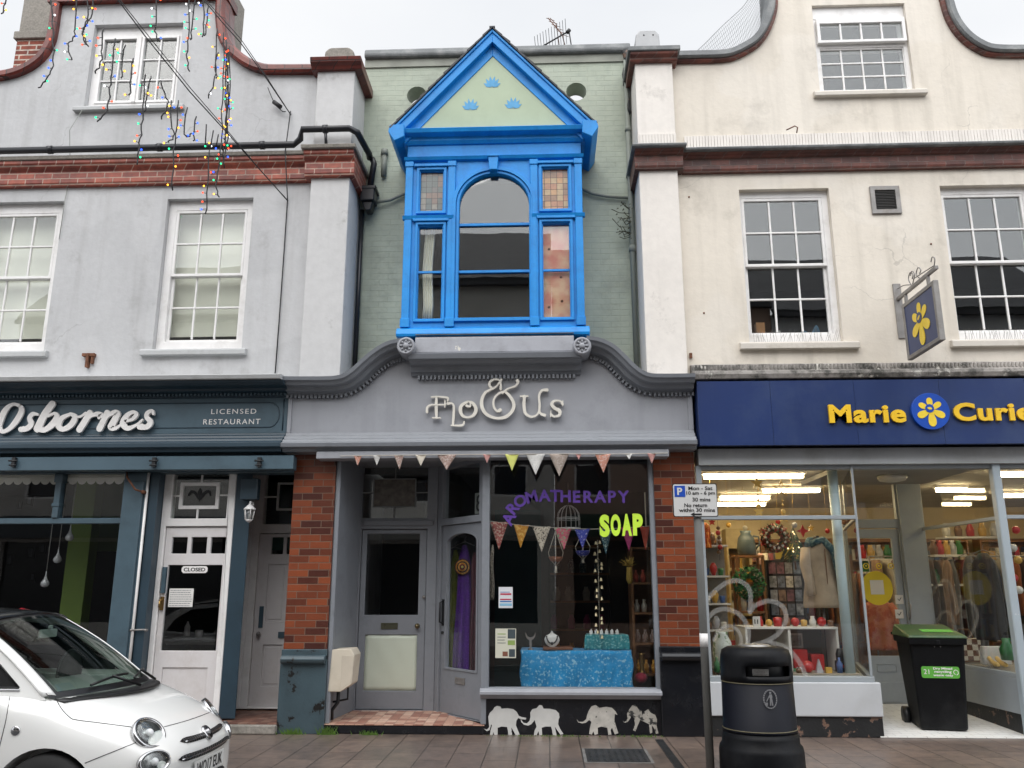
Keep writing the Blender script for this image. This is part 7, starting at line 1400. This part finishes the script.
lightcable('fairy lights hanging from the highest cable in front of the grey gable', [(-20, -14), (60, -13), (130, -11), (200, -6), (240, -3)],
    [[(8, -14), (6, 0), (2, 14)], [(49, -12), (52, 12), (53, 40), (53, 65), (47, 78), (39, 88)], [(78, -12), (75, 25), (74, 37), (68, 46), (72, 60)], [(86, -12), (88, 15), (83, 32), (88, 46)], [(93, -10), (92, 14), (84, 28), (83, 36), (86, 45)], [(157, -10), (156, 22), (155, 30), (158, 40)], [(189, -8), (189, 30), (187, 55), (189, 71)], [(196, -6), (192, 25), (191, 40)], [(203, -5), (204, 15), (203, 37)]], lambda px: -1.6)
b = B(); p = [at(*q, -.05) for q in ((268, 88), (272, 98), (276, 106), (283, 112), (286, 112))]; b.tube([(a, -.06, c) for a, c in p], .006, 5); x, z = at(277, 104, -.08); b.tube([(x-.05, -.07, z+.04), (x+.05, -.07, z-.04)], .028, 8)
b.build('cable_joint', m['cable'], label='black cable connector hanging from the wire beside the grey pilaster', cat='cable joint')
# ================================================================ STREET FURNITURE
# parking sign
Y = -1.85; x0 = at(704, 643, Y)[0]; pr = thing('parking_sign', (x0, Y, 0), 'grey pole with a white parking time sign in front of the right brick pillar', 'sign')
zt = at(697, 486, Y)[1]; B().lathe([(.035, 0), (.035, zt), (.03, zt+.01)], (x0, Y, 0), 16).build('pole', paint('galvanised pole', (.17, .17, .16), .6, .15, 6, .2, 30, dirt=(.10, .09, .08), dirt_amt=.5), pr)
k = (Y-CAM[1])/F_PX; p0, p1 = at(673.5, 517, Y-.05), at(716.5, 483.5, Y-.05); W_, H_ = p1[0]-p0[0], p1[1]-p0[1]
sgw = paint('white sign face', (.62, .62, .61), .4, .03, 5, .02, 20, dirt=(.4, .38, .34), dirt_amt=.3)
def rrect(x0, x1, z0, z1, r_, n=5):
    o = []
    for cx_, cz_, a in ((x1-r_, z0+r_, -pi/2), (x1-r_, z1-r_, 0), (x0+r_, z1-r_, pi/2), (x0+r_, z0+r_, pi)): o += [(cx_+r_*cos(a+pi/2*i/n), cz_+r_*sin(a+pi/2*i/n)) for i in range(n+1)]
    return o
pl = B().prism(rrect(p0[0], p1[0], p0[1], p1[1], .018), Y-.052, Y-.046).build('sign_plate', m['black'], pr)
B().prism(rrect(p0[0]+.007, p1[0]-.007, p0[1]+.007, p1[1]-.007, .015), Y-.054, Y-.0525).build('sign_face', sgw, pl)
X = lambda f: p0[0]+W_*f; Z = lambda f: p0[1]+H_*f
B().prism(rect(X(.045), X(.285), Z(.60), Z(.935)), Y-.0565, Y-.0545).build('blue_square', plain('sign blue', (.01, .07, .42), .4), pl)
b = B(); text(b, 'P', X(.105), Z(.655), Y-.0580, height=H_*.22, width=W_*.115, depth=.002, bold=.03); b.build('symbol', sgw, pl)
b = B()
for s_, xa, xb, zb in (('Mon - Sat', .36, .90, .80), ('10 am - 6 pm', .31, .95, .63), ('30 mins', .44, .84, .46), ('No return', .25, .76, .29), ('within 30 mins', .13, .93, .145)): text(b, s_, X(xa), Z(zb), Y-.0555, width=W_*(xb-xa), height=H_*(.115 if 'p' not in s_ else .14), depth=.002, bold=.018)
b.prism([(X(.38), Z(.075)), (X(.47), Z(.135)), (X(.47), Z(.10)), (X(.63), Z(.10)), (X(.63), Z(.05)), (X(.47), Z(.05)), (X(.47), Z(.015))], Y-.0565, Y-.0545); b.build('lettering', m['black'], pl)
b = B()
for z in (Z(.3), Z(.75)): b.lathe([(.038, -.012), (.042, -.012), (.042, .012), (.038, .012)], (x0, Y, z), 16)
b.build('clips', m['metal'], pr); z = at(701, 640, Y)[1]; B().lathe([(.0365, -.055), (.0365, .055)], (x0, Y, z), 16).build('sticker', m['white_letter'], pr)
# litter bin
Y = -1.92; bx = at(758, 700, Y)[0]; zz = lambda py, yy=Y: at(757, py, yy)[1]; lb_ = thing('litter_bin', (bx, Y, 0), 'round black litter bin with a side slot standing on the pavement before the charity shop', 'bin')
bp = paint('black bin plastic', (.004, .0045, .006), .5, .3, 4, .15, 50, spec=.2, dirt=(.03, .03, .03), dirt_amt=.35, dirt_scale=5, bdist=.003); kk = (Y-CAM[1])/F_PX
z_top, z_r1, z_r2 = zz(650), zz(680), zz(728)
prof = [(.34, 0), (.345, .03), (.342, zz(749)), (.335, zz(745)), (.315, zz(742)), (.312, zz(736)), (.302, z_r2-.02)]
B().lathe(prof + [(.30, z_r2-.02)], (bx, Y, 0), 40).build('base', bp, lb_)
B().lathe([(.302, z_r2-.015), (.302, z_r2), (.300, z_r2+.002), (.292, z_r1-.012), (.285, z_r1-.01)], (bx, Y, 0), 40).build('body', paint('dark navy bin body', (.003, .004, .009), .5, .2, 4, .1, 50, spec=.2), lb_)
b = B(); b.tube([(bx+.302*cos(a), Y+.302*sin(a), z_r2+.006) for a in [2*pi*i/40 for i in range(41)]], .004, 6).tube([(bx+.293*cos(a), Y+.293*sin(a), z_r1-.006) for a in [2*pi*i/40 for i in range(41)]], .004, 6); b.build('gold_bands', paint('dull gold band', (.16, .14, .08), .4), lb_)
hood = [(.290, z_r1), (.290, z_r1+.05), (.289, z_r1+.09), (.288, z_r1+.13), (.287, z_r1+.17), (.284, z_r1+.20), (.272, z_top-.0), (.23, z_top+.022), (.14, z_top+.03), (.001, z_top+.03)]
n = 48; b = B(); vs = [(bx+r_*cos(2*pi*i/n), Y+r_*sin(2*pi*i/n), z) for r_, z in hood for i in range(n)]; fs = []
for j in range(len(hood)-1):
    for i in range(n):
        a = math.degrees(2*pi*(i+.5)/n)
        if j in (1, 2) and 238 < a < 322: continue
        fs.append((j*n+i, j*n+(i+1) % n, (j+1)*n+(i+1) % n, (j+1)*n+i))
b.add(vs, fs, True); b.build('hood', bp, lb_, solid=.012)
B().lathe([(.24, z_r1-.02), (.24, z_top)], (bx, Y, 0), 32).build('inner_liner', m['black'], lb_)
b = B()
for a0 in range(250, 280, 3): a, c = radians(a0), radians(a0+3); b.add([(bx+.25*cos(a), Y+.25*sin(a), z_r1+.055), (bx+.25*cos(c), Y+.25*sin(c), z_r1+.055), (bx+.255*cos(c), Y+.255*sin(c), z_r1+.11), (bx+.255*cos(a), Y+.255*sin(a), z_r1+.11)], [(0, 1, 2, 3)])
b.build('stub_plate', paint('scratched steel', (.45, .44, .42), .25, .3, 20, metal=.9), lb_)
b = B().lathe([(.14, z_top+.031), (.14, z_top+.036), (.12, z_top+.040), (.12, z_top+.045), (.001, z_top+.045)], (bx, Y, 0), 32); b.build('ash_plate', paint('worn steel plate', (.36, .35, .33), .35, .2, 12, metal=.7), lb_)
cx_, cz_ = at(770, 699, Y-.29); b = B(); az0 = math.asin((cx_-bx)/.302)
def cyl(u, w, rr=.3025): a = az0+u/.3; return (bx+rr*sin(a), Y-rr*cos(a), cz_+w)
for r0, r1, wd in ((.058, .075, .010),):
    for i in range(24):
        a, c = 2*pi*i/24, 2*pi*(i+.8)/24; b.add([cyl(r0*cos(a), r1*sin(a)), cyl(r0*cos(c), r1*sin(c)), cyl((r0-wd)*cos(c), (r1-wd)*sin(c)), cyl((r0-wd)*cos(a), (r1-wd)*sin(a))], [(0, 1, 2, 3)])
for pts in ([(-.006, -.05), (.004, -.05), (.010, .012), (-.004, .012)], [(.012, -.05), (.022, -.05), (.014, .012), (.004, .012)], [(-.010, .012), (.018, .012), (.014, .036), (-.006, .036)], [(-.034, -.016), (-.028, -.02), (-.004, .022), (-.008, .030)], [(-.006, .04), (.010, .04), (.010, .056), (-.006, .056)], [(-.04, -.05), (-.024, -.05), (-.022, -.026), (-.042, -.026)]): b.add([cyl(*q) for q in pts], [(0, 1, 2, 3)])
b.build('emblem', plain('faded grey emblem', (.20, .20, .21), .6), lb_, solid=.001)
# wheelie bin
MW = Matrix.Translation((4.19, .16, .015)) @ Matrix.Rotation(radians(-9), 4, 'Z'); wb = thing('wheelie_bin', (4.19, .5, .015), 'black wheeled recycling bin with a green lid standing in the charity shop entrance', 'wheelie bin')
bb = paint('black wheelie bin plastic', (.004, .0045, .0055), .5, .3, 5, .2, 60, spec=.2, dirt=(.05, .05, .05), dirt_amt=.3)
b = B(MW).hexa([(-.235, .07, .02), (.235, .07, .02), (.235, .53, .02), (-.235, .53, .02)], [(-.275, .0, .93), (.275, .0, .93), (.275, .66, .93), (-.275, .66, .93)]); b.build('body', bb, wb, bev=.03, seg=3)
b = B(MW).hexa([(-.29, -.03, .90), (.29, -.03, .90), (.29, .68, .90), (-.29, .68, .90)], [(-.295, -.035, .965), (.295, -.035, .965), (.295, .69, .965), (-.295, .69, .965)]); b.box(-.02, .02, -.045, -.03, .90, .95).build('rim', bb, wb, bev=.012, seg=2)
lid = B(MW).hexa([(-.30, -.05, .968), (.30, -.05, .968), (.30, .72, .968), (-.30, .72, .968)], [(-.285, -.03, 1.0), (.285, -.03, 1.0), (.27, .70, 1.085), (-.27, .70, 1.085)]).build('lid', paint('dark green lid plastic', (.03, .075, .025), .45, .2, 4, dirt=(.2, .18, .08), dirt_amt=.5, dirt_scale=6), wb, bev=.012, seg=2)
sk = paint('lime green sticker', (.12, .42, .06), .4, .03)
B(MW).hexa([(-.10, .15, 1.0245), (.22, .15, 1.0245), (.22, .30, 1.042), (-.10, .30, 1.042)], [(-.10, .15, 1.028), (.22, .15, 1.028), (.22, .30, 1.0455), (-.10, .30, 1.0455)]).build('lid_sticker', sk, lid)
b = B(MW).tube([(-.30, .74, .98), (.30, .74, .98)], .016, 8); b.build('handle', bb, wb)
for s_ in (-1, 1): B(MW).lathe([(.02, -.03), (.10, -.028), (.10, .028), (.02, .03)], (s_*.27, .56, .10), 20, 'x').build('wheel', m['black'], wb)
MF = MW @ Matrix.Translation((0, .07, .02)) @ Matrix.Rotation(math.atan2(.07, .91), 4, 'X'); b = B(MF)
b.prism(rrect(-.185, .195, .535, .655, .022), -.0045, .001); lbl = b.build('waste_label', sk, wb); b = B(MF)
for s_, xa, w_, z in (('Dry Mixed', -.065, .19, .617), ('recycling', -.055, .17, .583), ('waste only', -.07, .20, .548)):
    v_, f_, _ = text_mesh(s_, width=w_, height=.030 if 'D' in s_ or 'w' in s_ else .032, depth=.001, bold=.03); b.add([(xa+v[0], -.0065+v[1], z+v[2]) for v in v_], f_)
v_, f_, _ = text_mesh('21', width=.055, height=.05, depth=.001, bold=.0); b.add([(-.162+v[0], -.0065+v[1], .575+v[2]) for v in v_], f_)
b.ribbon([(.150, .575, .006), (.135, .60, .006), (.155, .622, .006), (.178, .61, .006), (.180, .585, .006), (.165, .57, .006)], -.007, -.005, lambda a, c: (a, c)); b.build('lettering', m['white_letter'], lbl)
b = B(MF)
for x in (-.03, .03): b.lathe([(.006, .001), (.006, -.004)], (x, 0, .86), 8, 'y')
b.build('rivets', m['metal'], wb)
# weeds at the foot of the walls
gb = B()
for cx_, n, sp, h in ((-2.72, 90, .10, .07), (-2.35, 80, .12, .09), (-1.9, 60, .12, .05), (-2.95, 25, .05, .04), (.2, 60, .4, .02), (.95, 40, .25, .025), (-.3, 40, .3, .015)):
    for i in range(n):
        x = random.gauss(cx_, sp*.5); y = -.065-random.uniform(0, .035); a = random.uniform(0, 2*pi); L = h*random.uniform(.4, 1.2); w = .006
        gb.add([(x-w, y, .001), (x+w, y, .001), (x+L*.6*cos(a), y-L*.4*abs(sin(a)), L)], [(0, 1, 2)]); 
gb.build('weeds', paint('bright green weeds', (.10, .20, .03), .7, .3, 20), kind='stuff', label='small green weeds growing along the foot of the shop walls', cat='weeds')
# ================================================================ WHITE HATCHBACK
from mathutils.bvhtree import BVHTree
CX0, CY0, CZ0 = -2.425, -3.12, -.11
C_ = lambda u, v, w: (CX0-u, CY0+v, CZ0+w)
car = thing('parked_car', (CX0-1.77, CY0, CZ0), 'small white rounded hatchback with a black roof parked along the kerb outside the restaurant', 'car')
cw = NT('white car paint'); m['car'] = cw.bsdf(cw.ramp(cw.noise(1.2, 3), .3, .7, (.78, .785, .77), (.82, .82, .80)), .25, coat=.7)
chrome = plain('chrome', (.55, .55, .56), .12, 1.0); dglass = plain('dark trim', (.008, .008, .009), .35)
st = [ # u, top centre, shoulder half width, shoulder z, mid half width, mid z, low half width, bottom z, bow
 (.00, .500, .36, .495, .50, .42, .46, .22, .20), (.025, .575, .42, .565, .60, .44, .56, .20, .20), (.09, .655, .46, .640, .665, .46, .63, .19, .20), (.19, .735, .50, .715, .715, .48, .69, .19, .19),
 (.34, .810, .53, .785, .765, .50, .74, .19, .15), (.50, .868, .56, .845, .795, .52, .77, .19, .10), (.66, .915, .60, .890, .810, .54, .785, .19, .05), (.84, .940, .69, .930, .815, .55, .79, .19, .02),
 (1.15, .955, .715, .950, .815, .56, .79, .19, 0), (1.8, .96, .725, .955, .812, .58, .79, .19, 0), (2.5, .97, .725, .965, .812, .58, .79, .19, 0), (3.0, .97, .70, .955, .80, .58, .78, .19, -.02), (3.3, .93, .62, .90, .76, .55, .73, .2, -.08), (3.46, .80, .52, .76, .66, .5, .62, .22, -.14), (3.53, .55, .40, .54, .5, .42, .46, .26, -.16)]
b = B(); NP = 0
for (u, tc, ws, zs, wm, zm_, wl_, zb_, bow) in st:
    half = [(0, tc), (ws*.5, tc-(tc-zs)*.25), (ws*.85, zs+.3*(tc-zs)), (ws+(wm-ws)*.35, zs-.025), (wm-.02, zs-.35*(zs-zm_)), (wm, zm_), (wm-.01, zm_-.12), (wl_, zb_+.03), (wl_*.9, zb_), (0, zb_)]
    ring = half + [(-a, c) for a, c in reversed(half[1:-1])]; NP = len(ring)
    b.v += [C_(u+bow*.62*(abs(a)/.8)**2.4, a, c) for a, c in ring]
for j in range(len(st)-1):
    for i in range(NP): b.f.append((j*NP+i, j*NP+(i+1) % NP, (j+1)*NP+(i+1) % NP, (j+1)*NP+i)); b.sm.append(True)
b.f += [tuple(range(NP)), tuple(reversed(range((len(st)-1)*NP, len(st)*NP)))]; b.sm += [True, True]
body = b.build('body', m['car'], car, sub=2)
md = body.modifiers.new('arches', 'BOOLEAN'); md.solver = 'EXACT'
ct = B()
for u in (.76, 3.02):
    for s_ in (-1, 1): ct.lathe([(.335, -.2), (.335, .2)], C_(u, s_*.80, .295), 40, 'y')
cut = ct.build('arch_cutter', m['black'], smooth=False); md.object = cut; md.operation = 'DIFFERENCE'
bpy.context.view_layer.update(); dg = bpy.context.evaluated_depsgraph_get(); nm_ = bpy.data.meshes.new_from_object(body.evaluated_get(dg)); nm_.name = 'body'
body.modifiers.clear(); body.data = nm_; nm_.materials.clear(); nm_.materials.append(m['car']); nm_.polygons.foreach_set('material_index', [0]*len(nm_.polygons)); nm_.polygons.foreach_set('use_smooth', [True]*len(nm_.polygons)); nm_.set_sharp_from_angle(angle=radians(35))
bpy.data.objects.remove(cut)
o0 = ORG['parked_car'] if 'parked_car' in ORG else ORG[car.name]
tree = BVHTree.FromPolygons([tuple(v.co+o0) for v in nm_.vertices], [tuple(p.vertices) for p in nm_.polygons])
def hit(px, py):
    loc, nn, _, _ = tree.ray_cast(Vector(CAM), Vector(ray(px, py)).normalized()); 
    if loc is not None and nn.dot(Vector(ray(px, py))) > 0: nn = -nn
    return loc, nn
def nearest(p): l, nn, _, _ = tree.find_nearest(Vector(p)); return l, nn
def seam(pts, r_=.0028, mirror=True):
    P_ = [hit(a, c) for a, c in [(q[0], q[1]) for q in smooth_path([(p[0], p[1], 0) for p in pts], 4)]]; Q = [l+n_*.0005 for l, n_ in P_ if l is not None]; b = B()
    if len(Q) > 1:
        b.tube(Q, r_, 5)
        if mirror: b.tube([Vector((q.x, 2*CY0-q.y, q.z)) for q in Q], r_, 5)
        b.build('panel_gap', m['black'], body)
seam([(54, 695), (61, 708), (70, 717.5), (77, 720), (100, 723), (131, 727)]); seam([(164, 727), (189, 720), (208, 713), (219, 708)], mirror=False); seam([(85, 763), (110, 753), (135, 743)], mirror=True); seam([(10, 695), (6, 720), (0, 745), (-6, 775)], mirror=True)
# headlights and fog lamps
def lamp(u, v, w, rx_, rz_, name, tilt=None):
    l, nn = nearest(C_(u, v, w)); nn = nn.normalized(); nn = (nn + Vector((.35, 0, 0))).normalized(); xa = Vector((0, 0, 1)).cross(nn).normalized(); za = nn.cross(xa).normalized()
    M_ = Matrix(((xa.x, nn.x, za.x, l.x), (xa.y, nn.y, za.y, l.y), (xa.z, nn.z, za.z, l.z), (0, 0, 0, 1)))
    k_ = rz_/rx_
    r = B(M_).lathe([(rx_*.86, -.02), (rx_*1.02, -.02), (rx_*1.03, .006), (rx_*.97, .016), (rx_*.86, .012), (rx_*.84, -.005)], (0, 0, 0), 36, 'y', sy=k_).build(name, chrome, car)
    B(M_).lathe([(rx_*.86, -.01), (rx_*.85, .006), (rx_*.78, .0065), (rx_*.76, -.006)], (0, 0, 0), 36, 'y', sy=k_).build('bezel', dglass, r)
    B(M_).lathe([(rx_*.82, .004), (rx_*.6, -.012), (rx_*.3, -.016), (.001, -.016)], (0, 0, 0), 32, 'y', sy=k_).build('reflector', paint('lamp reflector', (.42, .44, .46), .15, .5, 22, metal=.85), r)
    B(M_).ball((0, -.0, 0), rx_*.24, 14, 8).build('bulb', plain('clear bulb', (.75, .76, .78), .08), r)
    B(M_).lathe([(rx_*.88, .006), (rx_*.7, .016), (rx_*.35, .021), (.001, .022)], (0, 0, 0), 32, 'y', sy=k_).build('lens', m['glass'], r)
for s_ in (-1, 1):
    lamp(.20, s_*.55, .715, .125, .112, 'headlight'); lamp(.155, s_*.595, .515, .110, .070, 'fog_light')
def onfront(v, w): 
    l, nn, _, _ = tree.ray_cast(Vector(C_(-1, v, w)), Vector((-1, 0, 0))); return (l, nn) if l is not None else nearest(C_(0, v, w))
def strip(v0, v1, w0, w1, hh, off, n=24, curve=0):
    b = B(); P_ = []
    for i in range(n+1):
        t_ = i/n; v = v0+(v1-v0)*t_; w = w0+curve*(1-(2*t_-1)**2); e = hh*min(1, (min(t_, 1-t_)*10)**.5)
        lo = onfront(v, w-e)[0]; hi = onfront(v, w+e)[0]; md_ = onfront(v, w)[0]; P_.append((lo, md_, hi))
    for i in range(n):
        a, c = P_[i], P_[i+1]; o_ = Vector((off, 0, 0)); o2 = Vector((off+.004, 0, 0)); b.add([a[0]+o_, c[0]+o_, c[1]+o2, a[1]+o2, a[2]+o_, c[2]+o_], [(0, 1, 2, 3), (3, 2, 5, 4)], True)
    return b
b = strip(-.37, .37, .605, .605, .0175, .003, curve=-.012); b.build('upper_grille', dglass, car, solid=.006)
B().tube([onfront(v, .596)[0]+Vector((.010, 0, 0)) for v in [-.33+.66*i/20 for i in range(21)]], .005, 6).build('chrome_bar', chrome, car)
b = strip(-.45, .45, .505, .505, .022, .003, curve=-.01); b.build('lower_grille', dglass, car, solid=.006)
B().tube([onfront(v, .497)[0]+Vector((.010, 0, 0)) for v in [-.42+.84*i/20 for i in range(21)]], .005, 6).build('chrome_bar', chrome, car)
l, nn = onfront(0, .60); nn = Vector((nn.x, 0, nn.z)).normalized(); nn = -nn if nn.x < 0 else nn; xa = Vector((0, 1, 0)); za = nn.cross(xa).normalized(); za = -za if za.z < 0 else za
ME = Matrix(((xa.x, nn.x, za.x, l.x), (xa.y, nn.y, za.y, l.y), (xa.z, nn.z, za.z, l.z), (0, 0, 0, 1)))
eb = B(ME).lathe([(.052, -.01), (.056, .010), (.050, .022), (.045, .020)], (0, 0, 0), 28, 'y').build('badge', chrome, car); B(ME).lathe([(.045, .0), (.045, .018), (.001, .020)], (0, 0, 0), 24, 'y').build('badge_face', plain('dark red badge', (.06, .012, .015), .3), eb)
pb = B()
for i in range(5): pb.tube([(-.022+i*.011, .021, -.02), (-.022+i*.011, .021, .02)], .0016, 4)
pb.M = ME; pb.build('badge_bars', chrome, eb)
# number plate
l, _ = onfront(0, .40); xf = l.x+.012
pt_ = B().box(xf, xf+.006, CY0-.26, CY0+.26, CZ0+.345, CZ0+.455).build('number_plate', paint('white reflective plate', (.66, .66, .64), .4, .02), car, bev=.002)
v_, f_, _ = text_mesh('WO17 EUK', width=.455, height=.079, depth=.002, bold=.012); MP = Matrix.Translation((xf+.0075, CY0-.2275, CZ0+.361)) @ Matrix.Rotation(pi/2, 4, 'Z'); b = B(MP); b.add(v_, f_); b.build('plate_lettering', m['black'], pt_)
b = strip(-.40, .40, .275, .275, .05, .003); b.build('lower_intake', dglass, car, solid=.006)
# side repeater, wheels
for s_ in (-1, 1):
    l, nn = nearest(C_(.97, s_*.9, .75)); nn = nn.normalized(); B().lathe([(.030, -.004*s_), (.030, .006*s_), (.024, .010*s_), (.001, .012*s_)], tuple(l), 18, 'y').build('side_repeater', chrome, car)
    for u in (.76, 3.02):
        wx, wy, wz = C_(u, s_*.715, .295); wr = B().lathe([(.20, -.085), (.285, -.08), (.298, -.05), (.298, .05), (.285, .08), (.20, .085)], (wx, wy, wz), 40, 'y').build('wheel', plain('tyre rubber', (.012, .012, .012), .8), car)
        b = B().lathe([(.195, -.06), (.2, s_*.07), (.19, s_*.075), (.18, s_*.03), (.05, s_*.04), (.04, s_*.07), (.001, s_*.072)], (wx, wy, wz), 32, 'y')
        for k_ in range(7): a = 2*pi*k_/7; b.tube([(wx+.03*cos(a), wy+s_*.06, wz+.03*sin(a)), (wx+.185*cos(a), wy+s_*.068, wz+.185*sin(a))], [.018, .022], 6)
        b.build('rim', paint('alloy rim', (.4, .4, .41), .3, metal=.8), wr)
# glasshouse
WS = lambda s, t_: C_(.64+.21*s*s+(.76-.11*s*s)*t_, (.685-.13*t_)*s, (.935-.012*s*s)+(.495-.048*s*s)*t_+.028*sin(pi*t_))
tint = glassmat('windscreen glass', (.45, .53, .49), 1.45)
B().grid(lambda a, c: WS((a*2-1)*.93, .035+c*.93), 24, 14).build('windscreen', tint, car)
b = B()
b.grid(lambda a, c: WS(a*2-1, c*.06-.02), 24, 3)
for s_ in (-1, 1): b.grid(lambda a, c: tuple(Vector(WS(s_*(.90+.05*a), c))+Vector((0, 0, -.002))), 2, 14)
b.grid(lambda a, c: tuple(Vector(WS((a*2-1)*.95, .93+.07*c))+Vector((0, 0, -.002))), 20, 2); b.build('windscreen_surround', dglass, car)
for s_ in (-1, 1):
    b = B().grid(lambda a, c: tuple(Vector(WS(s_*(.94+.075*a), c*1.0))+Vector((-.03*a, 0, .006*sin(pi*a)))), 4, 16); b.build('pillar', m['car'], car, solid=.012)
def vside(w): return .682-.13*(w-.93)/.46
for s_ in (-1, 1):
    out = [(.86, .90), (1.00, 1.03), (1.20, 1.18), (1.48, 1.365), (1.8, 1.415), (2.3, 1.425), (2.85, 1.37), (3.2, 1.18), (3.42, .90)]; h1 = [(1.06, .975), (1.23, 1.11), (1.52, 1.315), (1.85, 1.355), (2.2, 1.365), (2.28, .985)]; h2 = [(2.36, .99), (2.28, 1.36), (2.75, 1.32), (2.98, 1.18), (3.08, 1.02)]
    flat = out+h1+h2; tris = tessellate_polygon([[Vector((a, c, 0)) for a, c in L_] for L_ in (out, h1, h2)]); b = B(); b.add([C_(a, s_*vside(c), c) for a, c in flat], [tuple(t_) for t_ in tris], False); b.build('side_frame', m['car'], car, solid=.014)
    b = B(); b.add([C_(a, s_*(vside(c)-.012), c) for a, c in h1], [tuple(t_) for t_ in tessellate_polygon([[Vector((a, c, 0)) for a, c in h1]])]).add([C_(a, s_*(vside(c)-.012), c) for a, c in h2], [tuple(t_) for t_ in tessellate_polygon([[Vector((a, c, 0)) for a, c in h2]])]); b.build('side_glass', plain('dark side glass', (.012, .013, .014), .06), car)
    b = B()
    P_ = h1+[h1[0]]; b.tube([C_(a, s_*(vside(c)+.004), c) for a, c in P_], .008, 5); b.build('window_seal', dglass, car)
    B().tube([C_(1.05, s_*(vside(.965)+.012), .962), C_(2.3, s_*(vside(.97)+.012), .972), C_(3.05, s_*(vside(.98)+.01), .985)], .007, 6).build('chrome_trim', chrome, car)
    b = B().lathe([(.001, -.05), (.07, -.045), (.085, .0), (.07, .05), (.001, .06)], C_(1.22, s_*.90, 1.0), 18, 'x', sx=1.1, sy=.75); b.tube([C_(1.22, s_*.80, .97), C_(1.22, s_*.86, .99)], .025, 8); b.build('door_mirror', m['car'], car)
rf = lambda u: 1.428+.055*sin(pi*min(1, max(0, (u-1.40)/1.6)))-.06*max(0, (u-2.5))
B().grid(lambda a, c: C_(1.395+.10*(2*a-1)**2*(1-c)+c*1.55, (2*a-1)*(.57-.01*c), rf(1.4+1.55*c)-(.055+.01*c)*(2*a-1)**2), 20, 14).build('roof', plain('black roof', (.012, .013, .014), .12), car, solid=.02)
B().grid(lambda a, c: C_(2.94+.42*c+.06*sin(pi*c), (2*a-1)*(.56+.06*c), 1.40-.5*c-.05*(2*a-1)**2), 12, 8).build('rear_window', plain('dark rear glass', (.012, .013, .014), .08), car, solid=.01)
# cowl, wipers, interior
b = B().grid(lambda a, c: tuple(Vector(WS((a*2-1)*.97, -.02))+Vector((.11*c*(1-.3*(a*2-1)**2), 0, -.012-.012*c))), 24, 3); b.build('cowl', dglass, car, solid=.008)
for v0, v1 in ((-.42, .02), (.05, .50)):
    b = B(); P_ = [Vector(WS(v0/.685+(v1-v0)/.685*i/6, .04+.055*sin(i/6*pi*.6)))+Vector((.03, 0, .015)) for i in range(7)]; b.tube(P_, .009, 6); b.tube([Vector(WS(v1/.685, -.02))+Vector((.05, 0, .0)), (P_[3]+Vector((.01, 0, .01)))], .010, 6); b.build('wiper', dglass, car)
b = B().box(*sorted((C_(.95, 0, 0)[0], C_(1.25, 0, 0)[0])), CY0-.62, CY0+.62, CZ0+.80, CZ0+.93); b.box(*sorted((C_(1.2, 0, 0)[0], C_(3.0, 0, 0)[0])), CY0-.62, CY0+.62, CZ0+.60, CZ0+.62); b.build('dashboard', plain('dark dashboard', (.02, .02, .022), .7), car)
for s_ in (-1, 1):
    x, y, z = C_(1.95, s_*.34, .62); B().hexa([(x-.10, y-.22, z), (x+.02, y-.22, z), (x+.02, y+.22, z), (x-.10, y+.22, z)], [(x-.22, y-.17, z+.52), (x-.12, y-.17, z+.52), (x-.12, y+.17, z+.52), (x-.22, y+.17, z+.52)]).box(x-.25, x-.15, y-.12, y+.12, z+.54, z+.70).build('seat', plain('dark seat fabric', (.035, .033, .03), .9), car, bev=.04, seg=3)
x, y, z = C_(1.30, .34, .98); B().lathe([(.16, -.014), (.175, 0), (.16, .014), (.145, 0)], (x, y, z), 28, 'x').build('steering_wheel', m['black'], car)
l = WS(.0, .80); B().box(l[0]-.07, l[0]-.05, l[1]-.11, l[1]+.11, l[2]-.09, l[2]-.03).box(l[0]-.06, l[0]-.03, l[1]-.015, l[1]+.015, l[2]-.03, l[2]+.0).build('rear_view_mirror', plain('grey mirror back', (.45, .46, .46), .4), car, bev=.015, seg=2)
